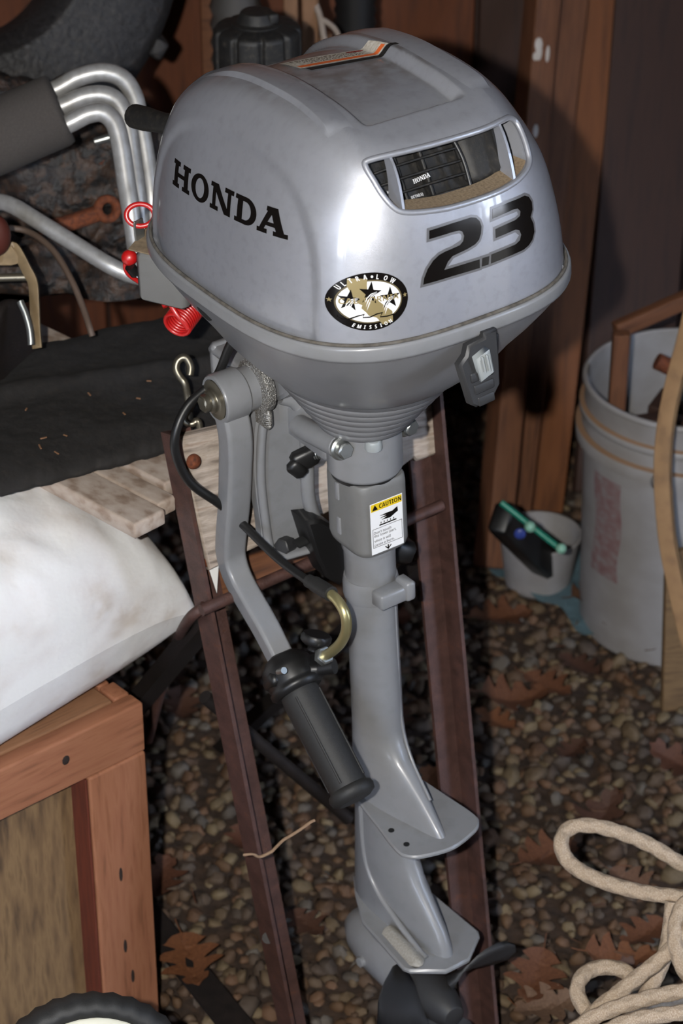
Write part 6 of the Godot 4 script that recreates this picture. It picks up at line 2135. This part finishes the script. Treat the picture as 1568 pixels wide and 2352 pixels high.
	var bm2 := MB.new()
	bm2.lathe([Vector2(0.02, 0.003), Vector2(0.10, 0.003), Vector2(0.102, 0.0), Vector2(0.118, 0.22), Vector2(0.124, 0.224), Vector2(0.124, 0.236), Vector2(0.116, 0.236), Vector2(0.10, 0.02), Vector2(0.02, 0.02)], 56, Transform3D(Basis.IDENTITY, b2))
	part("shell", bm2, M.bucket, o2)
	# small tub
	var tc := Vector3(0.2745, 0, -0.9658)
	var tx := Transform3D(Basis.IDENTITY, tc)
	var to := thing("plastic_tub", "small white plastic tub holding black gadgets on the blue-grey tarp", "tub", tc)
	var tm := MB.new()
	tm.lathe([Vector2(0.01, 0.004), Vector2(0.040, 0.004), Vector2(0.044, 0.003), Vector2(0.0465, 0.010), Vector2(0.0475, 0.024), Vector2(0.0475, 0.024), Vector2(0.0485, 0.025), Vector2(0.0560, 0.080), Vector2(0.0580, 0.083), Vector2(0.0575, 0.086), Vector2(0.0545, 0.085), Vector2(0.0545, 0.084), Vector2(0.046, 0.020), Vector2(0.01, 0.018)], 64, tx)
	part("shell", tm, M.bucket, to)
	var gd := thing("black_gadget", "black plastic gadget leaning out of the small white tub", "gadget", tc + Vector3(-0.01, 0.02, 0))
	var gm := MB.new()
	var ga := Vector3(0.2051, 0.2188, -0.7852)
	var gb := tc + Vector3(0.018, 0.034, 0.012)
	gm.rbox(Vector3((gb - ga).length(), 0.044, 0.030), 0.006, Transform3D(facing_x(gb - ga), (ga + gb) * 0.5))
	part("body", gm, M.black, gd)
	var gbt := MB.new()
	gbt.ball(Vector3(0.2286, 0.2084, -0.7614), Vector3(0.008, 0.008, 0.004), 16)
	part("button", gbt, M.blue, gd, "blue round button")
	var tl := thing("teal_rod", "teal plastic rod with pale knobs lying across the small white tub", "rod", Vector3(0.2816, 0.1939, -0.7468))
	var tr := MB.new()
	rod(tr, Vector3(0.203, 0.2505, -0.7692), Vector3(0.284, 0.1963, -0.7366), 0.0042, 12)
	part("rod", tr, M.teal, tl)
	var tk := MB.new()
	tk.ball(Vector3(0.2398, 0.2265, -0.7489), Vector3(0.0075, 0.0075, 0.0075), 14)
	tk.ball(Vector3(0.2791, 0.2027, -0.7347), Vector3(0.0070, 0.0070, 0.0070), 14)
	part("knob", tk, M.pale_teal, tl)
	# tarp beneath them
	var fn := FastNoiseLite.new()
	fn.frequency = 7.0
	fn.fractal_octaves = 3
	var pv := PackedVector3Array()
	var pi := PackedInt32Array()
	var oc := [Vector3(0.2061, 0, -0.9885), Vector3(0.2407, 0, -1.0311), Vector3(0.2876, 0, -1.0963), Vector3(0.4023, 0, -1.1084), Vector3(0.5318, 0, -1.037), Vector3(0.5004, 0, -0.8061), Vector3(0.4498, 0, -0.7753), Vector3(0.3999, 0, -0.7957), Vector3(0.3616, 0, -0.8216), Vector3(0.321, 0, -0.8269), Vector3(0.3021, 0, -0.8853), Vector3(0.2709, 0, -0.907), Vector3(0.246, 0, -0.9401)]
	var ol := spl(oc, 5, true)
	var ctr := Vector3(0.3677, 0, -0.9457)
	var rg := 14
	for r in rg + 1:
		for k in ol.size():
			var p := ctr.lerp(ol[k], float(r) / rg)
			p.y = 0.010 + 0.012 * absf(fn.get_noise_2d(p.x, p.z)) * smoothstep(0.0, 0.4, float(r) / rg)
			pv.append(p)
	for r in rg:
		for k in ol.size():
			var a := r * ol.size() + k
			var b := r * ol.size() + (k + 1) % ol.size()
			pi.append_array([a, b, b + ol.size(), a, b + ol.size(), a + ol.size()])
	var tpm := MB.new()
	tpm.piece(pv, pi, true, false)
	solo("ground_tarp", "crumpled blue-grey tarp spread on the gravel under the tub and large bucket", "tarp", tpm, M.tarp, Vector3(ctr.x, 0.0, ctr.z))
	# bent lath in front of the bucket
	var lm := MB.new()
	lm.tube(spl([Vector3(0.451, 0.5955, -0.8015), Vector3(0.43, 0.5413, -0.769), Vector3(0.4152, 0.4916, -0.7391), Vector3(0.4026, 0.451, -0.7147), Vector3(0.3931, 0.4103, -0.6903), Vector3(0.3889, 0.3697, -0.6658), Vector3(0.3899, 0.329, -0.6414), Vector3(0.3966, 0.2786, -0.6228), Vector3(0.4075, 0.2324, -0.6067), Vector3(0.4196, 0.1859, -0.5904), Vector3(0.436, 0.1346, -0.5712), Vector3(0.459, 0.0783, -0.5491)], 5), 0.0098, 8, true, false, PackedVector2Array([Vector2(1, 0.7), Vector2(0.9, 0.8), Vector2(-0.9, 0.8), Vector2(-1, 0.7), Vector2(-1, -0.7), Vector2(-0.9, -0.8), Vector2(0.9, -0.8), Vector2(1, -0.7)]), Vector3(1, 0, 0.5))
	solo("bent_lath", "pale bent wooden lath standing in front of the large bucket", "lath", lm, M.lath, Vector3(0.459, 0.0783, -0.5491))
	var l2 := MB.new()
	l2.rbox(Vector3(0.032, 0.34, 0.012), 0.002, Transform3D(Basis.from_euler(Vector3(0, 0.2, 0.05)), Vector3(0.4254, 0.1304, -0.6737) - Vector3(0, 0.06, 0)))
	solo("short_board", "short grey-brown board upright behind the bent lath's foot", "board", l2, M.plywood, Vector3(0.4181, 0.1415, -0.657) - Vector3(0, 0.25, 0))
	leaves()
	rope_pile()

func leaf_mesh(sd: int) -> ArrayMesh:
	var r := RandomNumberGenerator.new()
	r.seed = sd
	var outl := PackedVector2Array()
	var half := []
	# lobed half outline of an oak leaf, stem at 0
	var lobes := 4
	for i in lobes * 4 + 1:
		var t := i / (lobes * 4.0)
		var w := sin(PI * pow(t, 0.75)) * 0.34 + 0.03
		var ph := fmod(i, 4.0)
		w *= [0.45, 0.95, 1.15, 0.85][int(ph)] * r.randf_range(0.85, 1.15)
		half.append(Vector2(t + (0.05 if ph == 2 else 0.0), w if i > 0 and i < lobes * 4 else 0.012))
	for q in half:
		outl.append(q)
	for i in half.size():
		outl.append(Vector2(half[half.size() - 1 - i].x, -half[half.size() - 1 - i].y))
	var curl := r.randf_range(0.2, 0.9)
	var fold := r.randf_range(0.1, 0.7)
	var twist := r.randf_range(-0.6, 0.6)
	outl = spl2(Array(outl), 3)
	var tris := PackedVector2Array()
	for i in Geometry2D.triangulate_polygon(outl):
		tris.append(outl[i])
	var mb := MB.new()
	var bend := func(q: Vector2) -> Vector3:
		var x := q.x - 0.5
		return Vector3(x, curl * x * x + fold * absf(q.y) * 0.7 + twist * x * q.y, q.y)
	var k := 0
	while k < tris.size():
		_leaf(mb, tris[k], tris[k + 1], tris[k + 2], bend, 0)
		k += 3
	var st := MB.new()
	mb.tube(PackedVector3Array([bend.call(Vector2(0.02, 0)) as Vector3, Vector3(-0.62, 0.25 * curl + 0.02, 0.02), Vector3(-0.72, 0.25 * curl + 0.06, 0.03)]), [0.012, 0.009, 0.008], 5)
	return mb.mesh()

func _leaf(mb: MB, a: Vector2, b: Vector2, d: Vector2, f: Callable, deep: int) -> void:
	var l0 := a.distance_to(b)
	var l1 := b.distance_to(d)
	var l2 := d.distance_to(a)
	var mx := maxf(l0, maxf(l1, l2))
	if mx > 0.16 and deep < 8:
		var m: Vector2
		if mx == l0:
			m = (a + b) * 0.5
			_leaf(mb, a, m, d, f, deep + 1)
			_leaf(mb, m, b, d, f, deep + 1)
		elif mx == l1:
			m = (b + d) * 0.5
			_leaf(mb, a, b, m, f, deep + 1)
			_leaf(mb, a, m, d, f, deep + 1)
		else:
			m = (d + a) * 0.5
			_leaf(mb, a, b, m, f, deep + 1)
			_leaf(mb, m, b, d, f, deep + 1)
		return
	var pa: Vector3 = f.call(a)
	var pb: Vector3 = f.call(b)
	var pd: Vector3 = f.call(d)
	var n := (pb - pa).cross(pd - pa).normalized()
	if n.y < 0.0:
		mb.tri(pa, pd, pb, -n, -n, -n)
	else:
		mb.tri(pa, pb, pd, n, n, n)

func leaves() -> void:
	var shapes := []
	for i in 6:
		shapes.append(leaf_mesh(300 + i))
	var t := noise_tex(0.03, 4, [Color(0.72, 0.66, 0.62), Color(1, 1, 1)], 256, FastNoiseLite.TYPE_SIMPLEX_SMOOTH, 70)
	var mats := []
	for c in [Color(0.43, 0.275, 0.175), Color(0.37, 0.23, 0.155), Color(0.42, 0.305, 0.225), Color(0.32, 0.21, 0.15), Color(0.47, 0.30, 0.18), Color(0.44, 0.34, 0.255)]:
		var m := mat("dry_leaf", c, 0.7, 0.0, t, Vector3.ONE * 2.0)
		m.backlight_enabled = true
		m.backlight = Color(0.10, 0.05, 0.02)
		mats.append(m)
	# px, py, length, turn, colour, label
	var list := [
		[1258, 1968, 0.085, 0.6, 0, "large orange-brown oak leaf right of the propeller's plates"],
		[1330, 2150, 0.10, 2.4, 2, "large dull red-brown oak leaf left of the lower rope"],
		[1135, 2250, 0.075, 1.9, 4, "bright orange-brown leaf beside the propeller blade"],
		[1240, 1715, 0.07, 0.9, 2, "curled tan-brown leaf alone on the gravel below the tub"],
		[1180, 1610, 0.09, 0.2, 0, "long orange-brown leaf beside the stand's right leg"],
		[1420, 2210, 0.08, 0.1, 4, "bright orange leaf between the two rope loops"],
		[1370, 1370, 0.075, 0.4, 2, "brown leaf on the blue-grey tarp against the bucket"],
		[1435, 1445, 0.07, 3.0, 5, "tan leaf at the edge of the blue-grey tarp"],
		[1480, 1520, 0.07, 1.1, 4, "orange leaf standing on edge below the large bucket"],
		[1280, 1420, 0.05, 1.6, 3, "dark spiky leaf in front of the small white tub"],
		[1150, 1420, 0.09, 0.3, 0, "orange-brown leaf below the leaning timbers"],
		[1380, 1880, 0.08, 1.0, 3, "dark brown leaf just above the upper rope loop"],
		[1300, 2075, 0.06, 2.9, 1, "dark brown leaf under the upper rope loop"]]
	var near := Vector3.ZERO
	for q in list:
		add_leaf(shapes, mats, ground_at(q[0], q[1], 0.030), q[2], q[3], q[4], q[5], "fallen oak leaves")
	for i in 64:
		var px := rng.randf_range(1110.0, 1560.0)
		var py := rng.randf_range(1440.0, 2340.0)
		if i > 34:
			px = rng.randf_range(360.0, 1060.0)
			py = rng.randf_range(1350.0, 2350.0)
		var ln := rng.randf_range(0.045, 0.095)
		add_leaf(shapes, mats, ground_at(px, py, rng.randf_range(0.026, 0.034)), ln, rng.randf() * TAU, i % 6, "%s %s dry leaf %s" % [["small", "middling", "large"][clampi(int((ln - 0.045) / 0.0167), 0, 2)], ["orange-brown", "dark russet", "dull tan-brown", "deep brown", "bright orange-brown", "pale tan"][i % 6], where_on_ground(px, py)], "small leaves on the gravel")

func where_on_ground(px: float, py: float) -> String:
	if px < 560.0:
		return "beside the dark iron bar" if py > 1900.0 else "between the crate and the near leg"
	if px < 1080.0:
		return "close behind the propeller" if py > 2000.0 else ("behind the splash plate" if py > 1750.0 else ("behind the twist grip" if py > 1550.0 else "deep under the board"))
	if py > 1900.0:
		return ("tucked against the rope pile" if py > 2150.0 else "beside the upper rope loop") if px > 1300.0 else ("below the propeller blade" if py > 2150.0 else "right of the far leg's foot")
	return ("in front of the large bucket" if px > 1330.0 else "in front of the small tub") + (", nearer the rope" if py > 1650.0 else "")

func add_leaf(shapes: Array, mats: Array, p: Vector3, ln: float, turn: float, col: int, label: String, group: String) -> void:
	var o := MeshInstance3D.new()
	o.mesh = shapes[rng.randi() % shapes.size()]
	o.material_override = mats[col]
	o.name = numbered("oak_leaf")
	add_child(o)
	o.transform = Transform3D(Basis.from_euler(Vector3(rng.randf_range(-0.14, 0.14), turn, rng.randf_range(-0.14, 0.14))).scaled(Vector3.ONE * ln), p)
	tag(o, label, "leaf", group)

# braided rope: a tube whose skin carries two opposed helices of strands
func braid(mb: MB, path: PackedVector3Array, r: float) -> void:
	var seg := 36
	var rings := []
	var nrm := Vector3.ZERO
	var run := 0.0
	var m := path.size()
	for i in m:
		var t := (path[mini(i + 1, m - 1)] - path[maxi(i - 1, 0)]).normalized()
		if i > 0:
			run += path[i].distance_to(path[i - 1])
		if nrm == Vector3.ZERO:
			nrm = t.cross(Vector3.UP)
		nrm = (nrm - t * nrm.dot(t)).normalized()
		var bi := t.cross(nrm)
		var ring := PackedVector3Array()
		for j in seg:
			var a := TAU * j / seg
			var u := a * 4.0 / TAU
			var w := run / (r * 2.6)
			var h := maxf(absf(sin(PI * (u + w))), absf(sin(PI * (u - w))))
			var rr := r * (0.86 + 0.17 * h * h)
			ring.append(path[i] + (nrm * cos(a) + bi * sin(a)) * rr)
		rings.append(ring)
	mb.loft(rings)

func dense(p: Array, step := 0.0014) -> PackedVector3Array:
	var c := spl(p, 10)
	var ln := 0.0
	for i in range(1, c.size()):
		ln += c[i].distance_to(c[i - 1])
	var out := PackedVector3Array()
	var k := 0
	var acc := 0.0
	out.append(c[0])
	for i in range(1, c.size()):
		var d := c[i].distance_to(c[i - 1])
		while acc + d >= step * (out.size()):
			var t := (step * out.size() - acc) / d
			out.append(c[i - 1].lerp(c[i], t))
		acc += d
	return out

func rope_pile() -> void:
	var o := thing("rope_pile", "loose pile of thick cream braided rope at the gravel's near corner", "rope", Vector3(0.3484, 0.101, -0.0144) + Vector3(0, -0.16, 0))
	var r := 0.0076
	for s in [
		[Vector3(0.3716, 0.2607, -0.0171), Vector3(0.3369, 0.2749, -0.0256), Vector3(0.3108, 0.2886, -0.0338), Vector3(0.2848, 0.2987, -0.0399), Vector3(0.2587, 0.3054, -0.0439), Vector3(0.237, 0.3069, -0.0448), Vector3(0.2231, 0.3017, -0.0417), Vector3(0.2179, 0.2969, -0.0271), Vector3(0.2239, 0.2839, -0.0193), Vector3(0.2393, 0.2793, -0.0049), Vector3(0.264, 0.2765, 0.0084), Vector3(0.2927, 0.2765, 0.0202), Vector3(0.3212, 0.2794, 0.0301), Vector3(0.3621, 0.283, 0.0396), Vector3(0.3977, 0.2786, 0.0305), Vector3(0.4119, 0.2729, 0.0107), Vector3(0.4033, 0.2621, -0.0121), Vector3(0.3716, 0.2607, -0.0171)],
		[Vector3(0.4335, 0.2392, 0.0426), Vector3(0.4176, 0.2983, 0.0537), Vector3(0.3848, 0.3168, 0.0659), Vector3(0.3557, 0.3025, 0.0745), Vector3(0.3266, 0.2794, 0.0884), Vector3(0.3059, 0.2615, 0.0991), Vector3(0.2851, 0.2473, 0.1077), Vector3(0.2643, 0.233, 0.1162), Vector3(0.2435, 0.2188, 0.1248), Vector3(0.2228, 0.1992, 0.1366)],
		[Vector3(0.286, 0.2098, 0.0836), Vector3(0.2787, 0.2149, 0.0688), Vector3(0.2638, 0.2196, 0.066), Vector3(0.2468, 0.2185, 0.0666), Vector3(0.2331, 0.2181, 0.0786), Vector3(0.2278, 0.2141, 0.0926), Vector3(0.2323, 0.2084, 0.1077), Vector3(0.2446, 0.2029, 0.1227)],
		[Vector3(0.2024, 0.2187, 0.1715), Vector3(0.2269, 0.2362, 0.161), Vector3(0.2514, 0.2467, 0.1547), Vector3(0.2759, 0.2537, 0.1505), Vector3(0.3004, 0.2589, 0.1474), Vector3(0.3494, 0.2659, 0.1432), Vector3(0.392, 0.2555, 0.1377), Vector3(0.4181, 0.2152, 0.1269), Vector3(0.4165, 0.1477, 0.0975)],
		[Vector3(0.2077, 0.2296, 0.2), Vector3(0.2399, 0.2486, 0.1886), Vector3(0.2681, 0.259, 0.1823), Vector3(0.3003, 0.2641, 0.1792), Vector3(0.3446, 0.2669, 0.1776), Vector3(0.3803, 0.2449, 0.1674), Vector3(0.3973, 0.1903, 0.1419)],
		[Vector3(0.2738, 0.2029, 0.1227), Vector3(0.2918, 0.2156, 0.1034), Vector3(0.3058, 0.2286, 0.0839), Vector3(0.3142, 0.2484, 0.072), Vector3(0.3198, 0.2634, 0.0513), Vector3(0.3219, 0.2816, 0.0404)],
		[Vector3(0.3406, 0.3084, 0.0593), Vector3(0.3248, 0.2941, 0.0679), Vector3(0.3183, 0.2829, 0.0863), Vector3(0.3194, 0.2719, 0.1046), Vector3(0.3279, 0.261, 0.1228), Vector3(0.3526, 0.2469, 0.1313), Vector3(0.389, 0.2224, 0.1227), Vector3(0.4122, 0.1623, 0.0887)]]:
		var mb := MB.new()
		braid(mb, dense(s), r)
		part("rope_turn", mb, M.rope, o)
	# turns underneath, out of the picture, that carry the pile
	for k in 4:
		var pts := []
		for i in 13:
			var a := TAU * i / 12.0
			pts.append(Vector3(0.3753, 0.101, -0.0144) + Vector3(cos(a) * (0.10 - 0.012 * k), -0.125 + 0.024 * k, sin(a) * (0.10 - 0.012 * k)))
		var mb := MB.new()
		braid(mb, dense(pts, 0.004), 0.011)
		part("rope_turn", mb, M.rope, o)

# ---------------------------------------------------------------- things along the back wall
func build_back() -> void:
	var bw := MB.new()
	bw.rbox(Vector3(0.020, 1.9, 0.03), 0.003, Transform3D(Basis.IDENTITY, Vector3(-0.176, 0.7434, -1.1937) + Vector3(0, -0.62, 0)))
	solo("corner_batten", "narrow dark batten upright beside the black container", "batten", bw, M.stud, Vector3(-0.176, 0.7434, -1.1937) + Vector3(0, -1.57, 0))
	# grey corrugated pipe
	var cp := Vector3(-0.1381, 0.7747, -1.1542)
	var cm := MB.new()
	var prof := []
	for i in 90:
		var y := 0.012 * i
		prof.append(Vector2(0.030 + (0.0 if i % 2 == 0 else 0.004), y))
	cm.lathe(prof, 32, Transform3D(Basis.IDENTITY, Vector3(cp.x, cp.y - 0.95, cp.z)))
	solo("grey_hose", "grey ribbed hose standing behind the black container", "hose", cm, mat("grey_hose", Color(0.34, 0.33, 0.32), 0.5, 0.3), Vector3(cp.x, cp.y - 0.95, cp.z))
	var hp := Vector3(0.0184, 0.71, -1.2903)
	var hm := MB.new()
	prof = []
	for i in 130:
		prof.append(Vector2(0.0265 + (0.0 if i % 2 == 0 else 0.0028), 0.0085 * i))
	hm.lathe(prof, 32, Transform3D(Basis.IDENTITY, Vector3(hp.x, hp.y - 0.95, hp.z)))
	solo("black_hose", "black ribbed hose hanging against the back wall behind the cowl", "hose", hm, mat("black_hose", Color(0.10, 0.098, 0.10), 0.5), Vector3(hp.x, hp.y - 0.95, hp.z))
	for q in [[Vector3(-0.0401, 0.7673, -1.0914), 0.022, "tan upright board between the container and the white string", 0.55], [Vector3(-0.0227, 0.713, -1.1288), 0.024, "short tan board beside the white string", 0.62], [Vector3(-0.0663, 0.7403, -1.1685), 0.020, "grey-brown upright board right behind the black container", 0.60]]:
		var m := MB.new()
		var c: Vector3 = q[0]
		m.rbox(Vector3(1.3, q[1], 0.02), 0.003)
		var o := MeshInstance3D.new()
		o.mesh = m.mesh()
		o.mesh.surface_set_material(0, M.tan_board)
		o.name = numbered("upright_board")
		add_child(o)
		o.transform = Transform3D(Basis(Vector3.UP, Vector3.LEFT, Vector3.BACK), Vector3(c.x, c.y - q[3], c.z))
		tag(o, q[2], "board")
	var wc := MB.new()
	wc.tube(spl([Vector3(-0.0464, 0.8404, -1.112), Vector3(-0.0365, 0.8072, -1.0921), Vector3(-0.0271, 0.7835, -1.0778), Vector3(-0.0232, 0.7646, -1.0664), Vector3(-0.0177, 0.7409, -1.0522), Vector3(-0.0144, 0.6603, -1.0038)], 5), 0.0046, 8)
	wc.tube(spl([Vector3(-0.0254, 0.7823, -1.0748), Vector3(-0.0177, 0.7785, -1.0725), Vector3(-0.0088, 0.7719, -1.0685), Vector3(-0.0033, 0.7615, -1.0622), Vector3(0, 0.7369, -1.0474)], 5), 0.0038, 8)
	solo("hanging_string", "off-white string looped in front of the tan boards", "string", wc, mat("white_string", Color(0.55, 0.50, 0.46), 0.6), Vector3(-0.0144, 0.6603, -1.0038))
